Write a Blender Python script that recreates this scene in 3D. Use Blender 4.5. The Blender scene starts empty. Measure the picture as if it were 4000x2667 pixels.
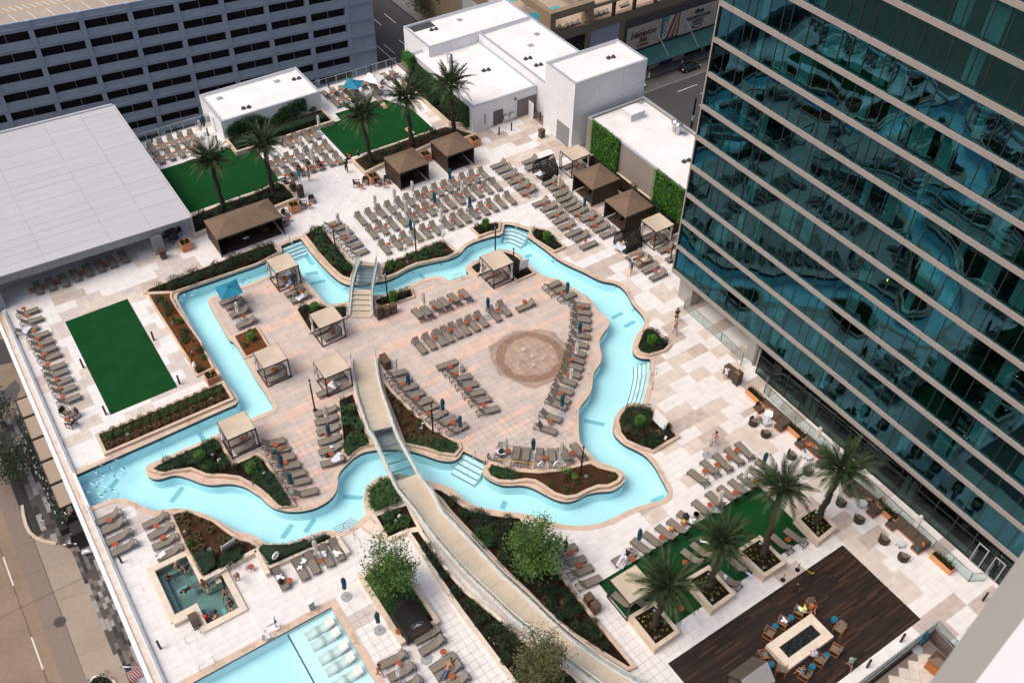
# Roof-top pool deck of a downtown hotel seen from a high floor.  Units: metres, pool deck at z = 0.
import bpy, math, random
from mathutils import Vector, Matrix
from mathutils.geometry import tessellate_polygon

random.seed(7)
PI = math.pi
scene = bpy.context.scene
col = scene.collection

# ------------------------------------------------------------------ camera, sky, sun, exposure
cam_data = bpy.data.cameras.new('camera')
cam_data.sensor_width = 36.0
cam_data.lens = 36.0 * 3753.98 / 4000.0
cam_data.clip_start = 0.2
cam_data.clip_end = 3000.0
cam_data.dof.use_dof = True
cam_data.dof.focus_distance = 85.0
cam_data.dof.aperture_fstop = 5.6
cam = bpy.data.objects.new('camera', cam_data)
col.objects.link(cam)
_p, _r, _y = 0.78486475, 0.02283971, 0.60569995
_f = Vector((math.sin(_y) * math.cos(_p), math.cos(_y) * math.cos(_p), -math.sin(_p)))
_x = Vector((math.cos(_y), -math.sin(_y), 0.0))
_u = _x.cross(_f)
_x2 = _x * math.cos(_r) + _u * math.sin(_r)
_u2 = _u * math.cos(_r) - _x * math.sin(_r)
CAM_Z = 63.0
cam.matrix_world = Matrix(((_x2.x, _u2.x, -_f.x, 0), (_x2.y, _u2.y, -_f.y, 0), (_x2.z, _u2.z, -_f.z, CAM_Z), (0, 0, 0, 1)))
scene.camera = cam

SUN_ELEV, SUN_AZ = math.radians(58), math.radians(285)
world = bpy.data.worlds.new('World')
scene.world = world
world.use_nodes = True
wn = world.node_tree
wn.nodes.clear()
sky = wn.nodes.new('ShaderNodeTexSky')
sky.sky_type = 'NISHITA'
sky.sun_disc = False
sky.sun_elevation = SUN_ELEV
sky.sun_rotation = SUN_AZ
sky.air_density = 1.0
sky.dust_density = 7.0
sky.ozone_density = 0.6
bgn = wn.nodes.new('ShaderNodeBackground')
bgn.inputs['Strength'].default_value = 0.15
wo = wn.nodes.new('ShaderNodeOutputWorld')
wn.links.new(sky.outputs[0], bgn.inputs[0])
wn.links.new(bgn.outputs[0], wo.inputs[0])
sun_data = bpy.data.lights.new('sun', 'SUN')
sun_data.energy = 0.85
sun_data.angle = math.radians(32)
sun_data.color = (1.0, 0.955, 0.90)
sun = bpy.data.objects.new('sun', sun_data)
col.objects.link(sun)
_sd = Vector((math.sin(SUN_AZ) * math.cos(SUN_ELEV), math.cos(SUN_AZ) * math.cos(SUN_ELEV), math.sin(SUN_ELEV)))
sun.rotation_euler = _sd.to_track_quat('Z', 'Y').to_euler()
scene.view_settings.view_transform = 'Standard'
scene.view_settings.look = 'None'
scene.view_settings.gamma = 1.0
scene.view_settings.use_curve_mapping = False
scene.view_settings.exposure = 0.15
scene.render.engine = 'CYCLES'
scene.cycles.max_bounces = 8
scene.cycles.transparent_max_bounces = 16
scene.cycles.caustics_reflective = False
scene.cycles.caustics_refractive = False

# ------------------------------------------------------------------ materials
MATS = {}
def mat(name, c, rough=0.7, var=0.12, scale=3.0, metal=0.0, bump=0.0, bscale=40.0, spec=0.4, cell=None, cellvar=0.0, streak=None, fine=0.0):
 """plain surface: base colour with soft mottling, optional fine relief and per-unit value shift"""
 if name in MATS: return MATS[name]
 m = bpy.data.materials.new(name); m.use_nodes = True
 nt = m.node_tree; N = nt.nodes; L = nt.links
 b = N['Principled BSDF']
 b.inputs['Roughness'].default_value = rough; b.inputs['Metallic'].default_value = metal
 b.inputs['Specular IOR Level'].default_value = spec
 b.inputs['Base Color'].default_value = (*c, 1)
 m.diffuse_color = (*c, 1)
 if var or cellvar or bump or fine:
  geo = N.new('ShaderNodeNewGeometry')
  val = None
  def add(sock):
   nonlocal val
   if val is None: val = sock
   else:
    k = N.new('ShaderNodeMath'); k.operation = 'MULTIPLY'
    L.new(val, k.inputs[0]); L.new(sock, k.inputs[1]); val = k.outputs[0]
  def mottle(sc, amt, det=4):
   t = N.new('ShaderNodeTexNoise'); t.inputs['Scale'].default_value = sc; t.inputs['Detail'].default_value = det
   t.inputs['Roughness'].default_value = 0.62
   if streak:
    mp = N.new('ShaderNodeMapping'); mp.inputs['Scale'].default_value = streak
    L.new(geo.outputs['Position'], mp.inputs['Vector']); L.new(mp.outputs[0], t.inputs['Vector'])
   else: L.new(geo.outputs['Position'], t.inputs['Vector'])
   r = N.new('ShaderNodeMapRange'); r.inputs[1].default_value = 0.28; r.inputs[2].default_value = 0.72
   r.inputs[3].default_value = 1 - amt; r.inputs[4].default_value = 1 + amt
   L.new(t.outputs['Fac'], r.inputs[0]); add(r.outputs[0])
  if var: mottle(scale, var)
  if fine: mottle(scale * 14, fine, 2)
  if cellvar:
   sn = N.new('ShaderNodeVectorMath'); sn.operation = 'SNAP'; sn.inputs[1].default_value = cell or (0.6, 0.6, 50)
   L.new(geo.outputs['Position'], sn.inputs[0])
   w = N.new('ShaderNodeTexWhiteNoise'); L.new(sn.outputs[0], w.inputs['Vector'])
   r = N.new('ShaderNodeMapRange'); r.inputs[3].default_value = 1 - cellvar; r.inputs[4].default_value = 1 + cellvar
   L.new(w.outputs['Value'], r.inputs[0]); add(r.outputs[0])
  if val is not None:
   mx = N.new('ShaderNodeVectorMath'); mx.operation = 'SCALE'; mx.inputs[0].default_value = c
   L.new(val, mx.inputs['Scale']); L.new(mx.outputs[0], b.inputs['Base Color'])
  if bump:
   t = N.new('ShaderNodeTexNoise'); t.inputs['Scale'].default_value = bscale; t.inputs['Detail'].default_value = 3
   L.new(geo.outputs['Position'], t.inputs['Vector'])
   bp = N.new('ShaderNodeBump'); bp.inputs['Strength'].default_value = bump; bp.inputs['Distance'].default_value = 0.05
   L.new(t.outputs['Fac'], bp.inputs['Height']); L.new(bp.outputs[0], b.inputs['Normal'])
 MATS[name] = m
 return m

def leaf_mat(name, c1, c2, rough=0.55, scale=2.5):
 if name in MATS: return MATS[name]
 m = bpy.data.materials.new(name); m.use_nodes = True; nt = m.node_tree; N = nt.nodes; L = nt.links
 b = N['Principled BSDF']; b.inputs['Roughness'].default_value = rough; b.inputs['Specular IOR Level'].default_value = 0.3
 geo = N.new('ShaderNodeNewGeometry')
 t = N.new('ShaderNodeTexNoise'); t.inputs['Scale'].default_value = scale; L.new(geo.outputs['Position'], t.inputs['Vector'])
 ad = N.new('ShaderNodeMath'); ad.operation = 'MULTIPLY_ADD'; ad.inputs[1].default_value = 0.9; ad.inputs[2].default_value = -0.45
 L.new(geo.outputs['Random Per Island'], ad.inputs[0])
 sm = N.new('ShaderNodeMath'); sm.operation = 'ADD'; sm.use_clamp = True
 L.new(ad.outputs[0], sm.inputs[0]); L.new(t.outputs['Fac'], sm.inputs[1])
 mx = N.new('ShaderNodeMix'); mx.data_type = 'RGBA'; mx.inputs[6].default_value = (*c1, 1); mx.inputs[7].default_value = (*c2, 1)
 L.new(sm.outputs[0], mx.inputs[0]); L.new(mx.outputs[2], b.inputs['Base Color'])
 m.diffuse_color = (*c2, 1); MATS[name] = m
 return m

def sheet_glass(name, tint, refl, ior=1.5, rough=0.0, wave=0.0, wscale=(1, 1, 1), wave2=0.0):
 """a single thin pane or water surface: clear, tinted, mirror-like by Fresnel"""
 if name in MATS: return MATS[name]
 m = bpy.data.materials.new(name); m.use_nodes = True; nt = m.node_tree; N = nt.nodes; L = nt.links
 N.remove(N['Principled BSDF']); out = N['Material Output']
 tr = N.new('ShaderNodeBsdfTransparent'); tr.inputs[0].default_value = (*tint, 1)
 gl = N.new('ShaderNodeBsdfGlossy'); gl.inputs['Color'].default_value = (*refl, 1); gl.inputs['Roughness'].default_value = rough
 r0 = ((ior-1)/(ior+1))**2
 geo0 = N.new('ShaderNodeNewGeometry'); dt = N.new('ShaderNodeVectorMath'); dt.operation = 'DOT_PRODUCT'
 L.new(geo0.outputs['Normal'], dt.inputs[0]); L.new(geo0.outputs['Incoming'], dt.inputs[1])
 ab = N.new('ShaderNodeMath'); ab.operation = 'ABSOLUTE'; L.new(dt.outputs['Value'], ab.inputs[0])
 om = N.new('ShaderNodeMath'); om.operation = 'SUBTRACT'; om.use_clamp = True; om.inputs[0].default_value = 1.0; L.new(ab.outputs[0], om.inputs[1])
 pw = N.new('ShaderNodeMath'); pw.operation = 'POWER'; pw.inputs[1].default_value = 5.0; L.new(om.outputs[0], pw.inputs[0])
 fr = N.new('ShaderNodeMath'); fr.operation = 'MULTIPLY_ADD'; fr.inputs[1].default_value = 1-r0; fr.inputs[2].default_value = r0; L.new(pw.outputs[0], fr.inputs[0])
 mx = N.new('ShaderNodeMixShader'); L.new(fr.outputs[0], mx.inputs[0]); L.new(tr.outputs[0], mx.inputs[1]); L.new(gl.outputs[0], mx.inputs[2])
 L.new(mx.outputs[0], out.inputs['Surface'])
 if wave:
  geo = N.new('ShaderNodeNewGeometry')
  mp = N.new('ShaderNodeMapping'); mp.inputs['Scale'].default_value = wscale
  L.new(geo.outputs['Position'], mp.inputs['Vector'])
  t = N.new('ShaderNodeTexNoise'); t.inputs['Scale'].default_value = 1.0; t.inputs['Detail'].default_value = 2.0 if wave2 else 0.0
  L.new(mp.outputs[0], t.inputs['Vector'])
  bp = N.new('ShaderNodeBump'); bp.inputs['Strength'].default_value = 1.0; bp.inputs['Distance'].default_value = wave
  L.new(t.outputs['Fac'], bp.inputs['Height']); L.new(bp.outputs[0], gl.inputs['Normal'])
 MATS[name] = m
 return m

PAVE_W = mat('pale_paver', (0.70, 0.675, 0.66), 0.8, 0.05, 1.6, cell=(0.6, 0.6, 50), cellvar=0.05, fine=0.05)
PAVE_T = mat('tan_paver', (0.48, 0.405, 0.36), 0.8, 0.05, 1.6, cell=(0.6, 0.6, 50), cellvar=0.09, fine=0.06)
PAVE_C = mat('cream_paver', (0.59, 0.52, 0.46), 0.8, 0.05, 1.6, cell=(0.6, 0.6, 50), cellvar=0.08, fine=0.06)
PAVE_G = mat('greige_paver', (0.54, 0.485, 0.455), 0.8, 0.05, 1.6, cell=(0.6, 0.6, 50), cellvar=0.08, fine=0.06)
PAVE_P = mat('rose_paver', (0.62, 0.45, 0.37), 0.8, 0.05, 1.6, cell=(0.6, 0.6, 50), cellvar=0.07, fine=0.06)
PAVE_WET = mat('wet_brown_paver', (0.40, 0.295, 0.225), 0.45, 0.10, 1.6, cell=(0.6, 0.6, 50), cellvar=0.1, fine=0.06)
GROUT = mat('paver_joint', (0.19, 0.15, 0.13), 0.9)
LIME = mat('limestone', (0.60, 0.49, 0.375), 0.75, 0.10, 1.3, cell=(1.1, 1.1, 50), cellvar=0.08, bump=0.15)
LIME2 = mat('pale_limestone', (0.66, 0.57, 0.46), 0.75, 0.10, 1.2, bump=0.15)
COPE = mat('coping_stone', (0.58, 0.44, 0.335), 0.75, 0.08, 1.2, cellvar=0.06, cell=(0.9, 0.9, 50), bump=0.1)
TURF = mat('artificial_turf', (0.006, 0.058, 0.014), 0.95, 0.14, 0.5, bump=0.6, bscale=60, fine=0.18, spec=0.1)
SOIL = mat('dark_soil', (0.017, 0.011, 0.007), 0.95, 0.5, 2.0, bump=0.8, bscale=18, fine=0.4, spec=0.1)
MULCH = mat('brown_mulch', (0.052, 0.027, 0.014), 0.95, 0.4, 2.2, bump=0.8, bscale=18, fine=0.5, spec=0.1)
BARK = mat('red_bark_mulch', (0.115, 0.045, 0.016), 0.95, 0.35, 3, bump=0.9, bscale=14, fine=0.6, spec=0.1)
NAVY = mat('navy_waterline_tile', (0.012, 0.035, 0.065), 0.35, 0.3, 9)
PLASTER = mat('pool_plaster', (0.78, 0.84, 0.86), 0.7, 0.03, 1.2)
PLASTER_B = mat('blue_pool_plaster', (0.63, 0.83, 0.87), 0.7, 0.03, 0.8)
SPA_P = mat('grey_spa_plaster', (0.30, 0.33, 0.32), 0.7, 0.15, 1.5)
BLACK = mat('black_powder_coat', (0.012, 0.012, 0.013), 0.45, 0.1)
CHAR = mat('charcoal_metal', (0.035, 0.033, 0.031), 0.5, 0.1)
SLING = mat('taupe_sling_fabric', (0.205, 0.178, 0.143), 0.85, 0.10, 6, fine=0.12)
ORANGE = mat('rust_orange_table', (0.33, 0.072, 0.020), 0.5, 0.18, 9)
STEEL = mat('brushed_steel', (0.55, 0.56, 0.56), 0.3, 0.05, metal=0.9)
GALV = mat('grey_metal', (0.32, 0.34, 0.36), 0.5, 0.12)
WHITE = mat('white_paint', (0.78, 0.78, 0.78), 0.6, 0.03)
STUCCO = mat('white_stucco', (0.72, 0.73, 0.75), 0.85, 0.05, 0.7, bump=0.15, fine=0.04)
STUCCO_T = mat('taupe_stucco', (0.27, 0.235, 0.205), 0.85, 0.07, 0.6, bump=0.15)
ROOFW = mat('white_roof_membrane', (0.74, 0.72, 0.71), 0.8, 0.10, 0.35, fine=0.06)
COPMET = mat('grey_parapet_cap', (0.36, 0.38, 0.41), 0.45, 0.08)
BROWN = mat('brown_canvas', (0.155, 0.105, 0.070), 0.85, 0.10, 1.4, fine=0.05)
BROWN_P = mat('dark_brown_slats', (0.040, 0.022, 0.012), 0.6, 0.25, 5)
BEIGE = mat('beige_canvas', (0.52, 0.435, 0.335), 0.85, 0.10, 1.1, fine=0.04)
TEAL = mat('teal_canvas', (0.012, 0.19, 0.29), 0.8, 0.12, 5)
DKTEAL = mat('dark_teal_canvas', (0.010, 0.085, 0.135), 0.85, 0.2, 9)
OFFW = mat('off_white_canvas', (0.66, 0.62, 0.58), 0.85, 0.10, 6)
CANW = mat('white_canvas', (0.76, 0.75, 0.75), 0.85, 0.04, 4)
TERRA = mat('terracotta', (0.53, 0.235, 0.125), 0.8, 0.08, 3)
TERRA2 = mat('orange_clay', (0.62, 0.27, 0.11), 0.8, 0.07, 3)
CONC = mat('pale_concrete', (0.50, 0.425, 0.33), 0.85, 0.10, 0.7, fine=0.08)
CONCW = mat('light_concrete', (0.66, 0.63, 0.59), 0.85, 0.10, 0.9, fine=0.06)
ROAD = mat('road_concrete', (0.215, 0.165, 0.12), 0.9, 0.16, 0.22, fine=0.10)
ROADL = mat('lane_concrete', (0.28, 0.235, 0.195), 0.9, 0.12, 0.3, fine=0.08)
ASPH = mat('asphalt', (0.055, 0.054, 0.056), 0.9, 0.15, 0.25, fine=0.12)
WALKC = mat('sidewalk_concrete', (0.16, 0.155, 0.15), 0.9, 0.14, 0.4)
PAINT = mat('road_paint', (0.6, 0.6, 0.58), 0.8, 0.15, 4)
YPAINT = mat('yellow_paint', (0.62, 0.33, 0.04), 0.7, 0.1, 4)
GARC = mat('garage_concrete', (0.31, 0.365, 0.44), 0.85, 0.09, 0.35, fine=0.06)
GARD = mat('garage_concrete_shade', (0.265, 0.315, 0.385), 0.85, 0.09, 0.35)  # beam copy of the concrete, darkened to hold its shade
GARIN = mat('garage_interior_shade', (0.006, 0.007, 0.010), 0.9)
TOWERB = mat('tower_spandrel', (0.31, 0.275, 0.255), 0.6, 0.05, 1.5)
TAN = mat('olive_tan_stucco', (0.165, 0.135, 0.092), 0.85, 0.10, 0.5)
TAN2 = mat('tan_stucco', (0.24, 0.185, 0.115), 0.85, 0.08, 0.5)
STONE = mat('pale_stone_cladding', (0.36, 0.31, 0.27), 0.8, 0.22, 2.2)
WOOD = mat('dark_ipe_wood', (0.020, 0.010, 0.006), 0.55, 0.35, 1.5, cell=(1.9, 0.15, 50), cellvar=0.45, streak=(0.6, 6, 6), fine=0.25)
WOODC = mat('orange_teak', (0.38, 0.12, 0.03), 0.5, 0.25, 5, streak=(2, 8, 8))
WICK = mat('dark_wicker', (0.030, 0.022, 0.016), 0.7, 0.3, 20)
CUSH = mat('brown_cushion', (0.085, 0.062, 0.047), 0.9, 0.10, 5)
CUSHT = mat('taupe_cushion', (0.17, 0.135, 0.10), 0.9, 0.10, 5)
BLUEST = mat('teal_blue_ceramic', (0.010, 0.135, 0.23), 0.35, 0.12, 6)
BINM = mat('bronze_bin_panel', (0.10, 0.060, 0.034), 0.5, 0.1)
BIND = mat('dark_bronze_panel', (0.050, 0.031, 0.020), 0.5, 0.15)
RED = mat('red_fabric', (0.55, 0.02, 0.02), 0.7, 0.1)
BLUEC = mat('blue_plastic', (0.02, 0.05, 0.30), 0.5, 0.05)
TOWEL = mat('white_towel', (0.78, 0.79, 0.84), 0.95, 0.08, 14)
YEL = mat('yellow_pole', (0.70, 0.42, 0.03), 0.5, 0.05)
INK = mat('sign_ink', (0.05, 0.055, 0.06), 0.7, 0.0)
REDINK = mat('red_ink', (0.5, 0.06, 0.03), 0.7, 0.0)
SKYBL = mat('blue_sign_ink', (0.16, 0.38, 0.50), 0.7, 0.0)
RUBBER = mat('tyre_rubber', (0.015, 0.015, 0.015), 0.8, 0.1)
GLASS = sheet_glass('clear_rail_glass', (0.80, 0.90, 0.89), (0.75, 0.85, 0.88), 1.5)
BRGLASS = sheet_glass('bridge_floor_glass', (0.62, 0.74, 0.76), (0.8, 0.85, 0.9), 1.6)
TOWG = sheet_glass('teal_facade_glass', (0.12, 0.34, 0.35), (0.20, 0.58, 0.74), 2.5, wave=0.016, wscale=(0.7, 0.55, 0.40))
SHOPG = sheet_glass('dark_shopfront_glass', (0.22, 0.30, 0.29), (0.55, 0.72, 0.72), 1.7)
WATER = sheet_glass('pool_water', (0.80, 0.97, 0.985), (0.9, 0.95, 1.0), 1.33, rough=0.02, wave=0.05, wscale=(1.7, 1.7, 1.7), wave2=1)
SPAW = sheet_glass('spa_water', (0.58, 0.80, 0.80), (0.9, 0.95, 1.0), 1.33, rough=0.05, wave=0.08, wscale=(4, 4, 4), wave2=1)
RINGP = sheet_glass('clear_vinyl', (0.90, 0.97, 0.99), (1.0, 1.0, 1.0), 1.7, rough=0.08)
CARGL = mat('car_glass', (0.02, 0.026, 0.03), 0.05, 0.0, spec=0.9)
LEAF_P = leaf_mat('palm_leaf', (0.010, 0.030, 0.012), (0.080, 0.120, 0.045), 0.5, 1.2)
LEAF_PY = leaf_mat('dry_palm_leaf', (0.10, 0.085, 0.025), (0.26, 0.20, 0.06), 0.6, 1.2)
LEAF_H = leaf_mat('hedge_leaf', (0.008, 0.034, 0.006), (0.040, 0.125, 0.018), 0.5, 2)
LEAF_V = leaf_mat('ivy_wall_leaf', (0.010, 0.060, 0.006), (0.085, 0.26, 0.020), 0.5, 1.6)
LEAF_D = leaf_mat('dark_shrub_leaf', (0.003, 0.012, 0.005), (0.015, 0.045, 0.013), 0.6, 3)
LEAF_T = leaf_mat('tree_leaf', (0.014, 0.048, 0.008), (0.095, 0.190, 0.030), 0.55, 1.4)
LEAF_O = leaf_mat('olive_tree_leaf', (0.035, 0.040, 0.012), (0.14, 0.135, 0.050), 0.6, 1.4)
LEAF_S = leaf_mat('street_tree_leaf', (0.006, 0.018, 0.008), (0.025, 0.05, 0.018), 0.6, 1)
LEAF_G = leaf_mat('green_grass_blade', (0.014, 0.050, 0.012), (0.070, 0.140, 0.035), 0.6, 3)
LEAF_B = leaf_mat('brown_grass_blade', (0.040, 0.036, 0.014), (0.150, 0.115, 0.050), 0.7, 3)
LEAF_Y = leaf_mat('bright_topiary_leaf', (0.020, 0.085, 0.006), (0.120, 0.300, 0.018), 0.5, 4)
TRUNK = mat('palm_trunk_bark', (0.045, 0.030, 0.020), 0.9, 0.4, 8, bump=0.9, bscale=9)
TBARK = mat('tree_bark', (0.085, 0.065, 0.048), 0.9, 0.3, 6)
PETAL_R = mat('red_petal', (0.50, 0.008, 0.02), 0.6, 0.2, 9)
PETAL_W = mat('white_petal', (0.72, 0.72, 0.68), 0.6, 0.05)
PETAL_Y = mat('yellow_petal', (0.62, 0.52, 0.02), 0.6, 0.1)

# ------------------------------------------------------------------ mesh helpers
class MB:
 """collects shapes that form one mesh"""
 def __init__(s): s.v = []; s.f = []; s.m = []; s.smooth = []
 def add(s, vs, fs, mi=0, sm=False):
  k = len(s.v); s.v += [tuple(p) for p in vs]
  for f in fs: s.f.append(tuple(i + k for i in f)); s.m.append(mi); s.smooth.append(sm)
  return s
 def box(s, x0, x1, y0, y1, z0, z1, mi=0):
  return s.add([(x0,y0,z0),(x1,y0,z0),(x1,y1,z0),(x0,y1,z0),(x0,y0,z1),(x1,y0,z1),(x1,y1,z1),(x0,y1,z1)],
   [(0,3,2,1),(4,5,6,7),(0,1,5,4),(1,2,6,5),(2,3,7,6),(3,0,4,7)], mi)
 def hull8(s, a, b, mi=0):
  """two matching rings of four points"""
  return s.add(list(a) + list(b), [(0,3,2,1),(4,5,6,7),(0,1,5,4),(1,2,6,5),(2,3,7,6),(3,0,4,7)], mi)
 def bar(s, p, q, w=0.04, h=None, mi=0):
  p = Vector(p); q = Vector(q); h = w if h is None else h
  d = (q - p).normalized(); up = Vector((0,0,1)) if abs(d.z) < 0.95 else Vector((0,1,0))
  a = d.cross(up).normalized() * (w/2); c = a.cross(d).normalized() * (h/2)
  r = [p-a-c, p+a-c, p+a+c, p-a+c]; t = [x + (q-p) for x in r]
  return s.hull8(r, t, mi)
 def tube(s, pts, r, n=6, closed=False, mi=0, cap=True):
  pts = [Vector(p) for p in pts]; m = len(pts); rr = r if isinstance(r, (list, tuple)) else [r]*m
  vs = []; prev = None
  for i, p in enumerate(pts):
   if closed: d = pts[(i+1) % m] - pts[i-1]
   else: d = pts[min(i+1, m-1)] - pts[max(i-1, 0)]
   d.normalize()
   if prev is None: a = d.orthogonal().normalized()
   else: a = (prev - d * prev.dot(d)).normalized()
   prev = a; b = d.cross(a)
   for k in range(n):
    t = 2*PI*k/n; vs.append(p + (a*math.cos(t) + b*math.sin(t)) * rr[i])
  fs = []
  for i in range(m if closed else m-1):
   j = (i+1) % m
   for k in range(n): fs.append((i*n+k, i*n+(k+1)%n, j*n+(k+1)%n, j*n+k))
  if cap and not closed: fs.append(tuple(range(n-1,-1,-1))); fs.append(tuple((m-1)*n+k for k in range(n)))
  return s.add(vs, fs, mi, True)
 def cyl(s, x, y, z0, z1, r0, r1=None, n=16, mi=0):
  r1 = r0 if r1 is None else r1
  vs = [(x+r0*math.cos(2*PI*k/n), y+r0*math.sin(2*PI*k/n), z0) for k in range(n)] + [(x+r1*math.cos(2*PI*k/n), y+r1*math.sin(2*PI*k/n), z1) for k in range(n)]
  s.add(vs, [(k,(k+1)%n,n+(k+1)%n,n+k) for k in range(n)], mi, True)
  return s.add(vs, [tuple(range(n-1,-1,-1)), tuple(range(n,2*n))], mi)
 def lathe(s, prof, n=12, x=0, y=0, mi=0):
  vs = [(x+r*math.cos(2*PI*k/n), y+r*math.sin(2*PI*k/n), z) for r, z in prof for k in range(n)]
  return s.add(vs, [(i*n+k, i*n+(k+1)%n, (i+1)*n+(k+1)%n, (i+1)*n+k) for i in range(len(prof)-1) for k in range(n)], mi, True)
 def prism(s, poly, z0, z1, mi=0, sides=True, bottom=False, holes=()):
  loops = [list(poly)] + [list(h) for h in holes]
  tess = tessellate_polygon([[Vector((p[0], p[1], 0)) for p in l] for l in loops])
  flat = [p for l in loops for p in l]
  tf = []
  for t in tess:
   a, b, c = (flat[i] for i in t)
   cr = (b[0]-a[0])*(c[1]-a[1]) - (b[1]-a[1])*(c[0]-a[0])
   tf.append(tuple(t) if cr > 0 else tuple(reversed(t)))
  s.add([(p[0], p[1], z1) for p in flat], tf, mi)
  if bottom: s.add([(p[0], p[1], z0) for p in flat], [tuple(reversed(t)) for t in tf], mi)
  if sides:
   for l in loops: s.wall(l, z0, z1, mi)
  return s
 def wall(s, loop, z0, z1, mi=0, closed=True):
  n = len(loop)
  vs = [(p[0], p[1], z0) for p in loop] + [(p[0], p[1], z1) for p in loop]
  return s.add(vs, [(i, (i+1)%n, n+(i+1)%n, n+i) for i in range(n if closed else n-1)], mi)
 def quad(s, a, b, c, d, mi=0): return s.add([a,b,c,d], [(0,1,2,3)], mi)
 def xf(s, M, start=0):
  for i in range(start, len(s.v)): s.v[i] = tuple(M @ Vector(s.v[i]))
  return s
 def obj(s, name, mats, parent=None, kind=None, loc=None, rz=None):
  me = bpy.data.meshes.new(name); me.from_pydata(s.v, [], s.f)
  for m in (mats if isinstance(mats, (list, tuple)) else [mats]): me.materials.append(m)
  if any(s.m): me.polygons.foreach_set('material_index', s.m)
  if any(s.smooth): me.polygons.foreach_set('use_smooth', s.smooth)
  me.update()
  return link(name, me, parent, kind, loc, rz)

def link(name, me, parent=None, kind=None, loc=None, rz=None):
 o = bpy.data.objects.new(name, me); col.objects.link(o)
 if parent: o.parent = parent
 if kind: o['kind'] = kind
 if loc is not None: o.location = loc if len(loc) == 3 else (*loc, 0)
 if rz is not None: o.rotation_euler = (0, 0, rz)
 return o
def tag(o, label, cat, group=None):
 o['label'] = label; o['category'] = cat
 if group: o['group'] = group
 return o
def thing(name, label, cat, loc=(0,0,0), rz=0.0, group=None):
 o = bpy.data.objects.new(name, None); col.objects.link(o)
 o.location = loc if len(loc) == 3 else (*loc, 0); o.rotation_euler = (0, 0, rz); o.empty_display_size = 0.3
 return tag(o, label, cat, group)
def copy_tree(o, parent=None):
 c = o.copy(); col.objects.link(c)
 if parent: c.parent = parent
 for ch in KIDS.setdefault(o.name, list(o.children)): copy_tree(ch, c)
 return c
KIDS = {}
class Proto:
 """first placement uses the built thing itself, later ones copy it with its parts"""
 def __init__(s, root): s.root = root; s.used = False
 def put(s, loc, rz, label, group=None, sc=None):
  o = s.root if not s.used else copy_tree(s.root)
  s.used = True
  o.location = loc if len(loc) == 3 else (*loc, 0); o.rotation_euler = (0, 0, rz)
  if sc: o.scale = (sc, sc, sc)
  o['label'] = label
  if group: o['group'] = group
  elif 'group' in o: del o['group']
  return o

def image_x(x, y, z=0):
 d = Vector((x, y, z-CAM_Z)); return d.dot(_x2)/d.dot(_f)
def ranks(pts):
 o = sorted(range(len(pts)), key=lambda i: image_x(*pts[i][:2])); r = [0]*len(pts)
 for k, i in enumerate(o): r[i] = k
 return r
ORD = ['first','second','third','fourth','fifth','sixth','seventh','eighth','ninth','tenth','eleventh','twelfth','thirteenth','fourteenth','fifteenth','sixteenth','seventeenth','eighteenth','nineteenth','twentieth'] + ['%d%s' % (n, {1:'st',2:'nd',3:'rd'}.get(n % 10, 'th')) for n in range(21, 60)]
def inside(p, poly):
 x, y = p; c = False; n = len(poly); j = n-1
 for i in range(n):
  xi, yi = poly[i]; xj, yj = poly[j]
  if (yi > y) != (yj > y) and x < (xj-xi)*(y-yi)/(yj-yi)+xi: c = not c
  j = i
 return c
def area(poly): return sum(poly[i-1][0]*poly[i][1]-poly[i][0]*poly[i-1][1] for i in range(len(poly)))/2
def ccw(poly): return list(poly) if area(poly) > 0 else list(reversed(poly))
def offset(poly, d):
 """grow (d>0) a counter-clockwise polygon by mitred offset"""
 poly = ccw(poly); n = len(poly); out = []
 for i in range(n):
  a, b, c = Vector(poly[i-1]), Vector(poly[i]), Vector(poly[(i+1)%n])
  e1 = (b-a).normalized(); e2 = (c-b).normalized()
  n1 = Vector((e1.y,-e1.x)); n2 = Vector((e2.y,-e2.x)); m = n1+n2
  if m.length < 1e-4: m = n1
  m.normalize(); k = d/max(0.45, m.dot(n1)); out.append(tuple(b+m*k))
 return out
def smooth_poly(poly, fixed=(), it=2):
 """Chaikin smoothing that leaves the corners listed in fixed alone"""
 pts = [(Vector(p), i in fixed) for i, p in enumerate(poly)]
 for _ in range(it):
  out = []; n = len(pts)
  for i in range(n):
   (p, fp), (q, fq) = pts[i], pts[(i+1)%n]
   if fp: out.append((p, True))
   out.append((p.lerp(q, 0.25) if not fp else p.lerp(q, 0.2), False))
   out.append((p.lerp(q, 0.75) if not fq else p.lerp(q, 0.8), False))
  pts = out
 res = [tuple(p) for p, _ in pts]; out = []
 for p in res:
  if not out or (Vector(p)-Vector(out[-1])).length > 0.12: out.append(p)
 return out
STUDIO = bpy.data.scenes.new('workshop')       # evaluates curves and modifiers away from the big scene, removed at the end
def bake(objs):
 for o in objs: STUDIO.collection.objects.link(o)
 with bpy.context.temp_override(scene=STUDIO, view_layer=STUDIO.view_layers[0]):
  dg = bpy.context.evaluated_depsgraph_get(); dg.update()
 out = [bpy.data.meshes.new_from_object(o.evaluated_get(dg), depsgraph=dg) for o in objs]
 for o in objs:
  d = o.data; bpy.data.objects.remove(o)
  (bpy.data.curves if isinstance(d, bpy.types.Curve) else bpy.data.meshes).remove(d)
 return out
TEXTS = {}
def text_mesh(body, size, depth=0.006):
 k = (body, size, depth)
 if k not in TEXTS:
  cu = bpy.data.curves.new('lettering', 'FONT'); cu.body = body; cu.size = size; cu.align_x = 'CENTER'; cu.align_y = 'CENTER'
  cu.extrude = depth; cu.resolution_u = 2
  TEXTS[k] = bake([bpy.data.objects.new('lettering', cu)])[0]
 return TEXTS[k].copy()
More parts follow.
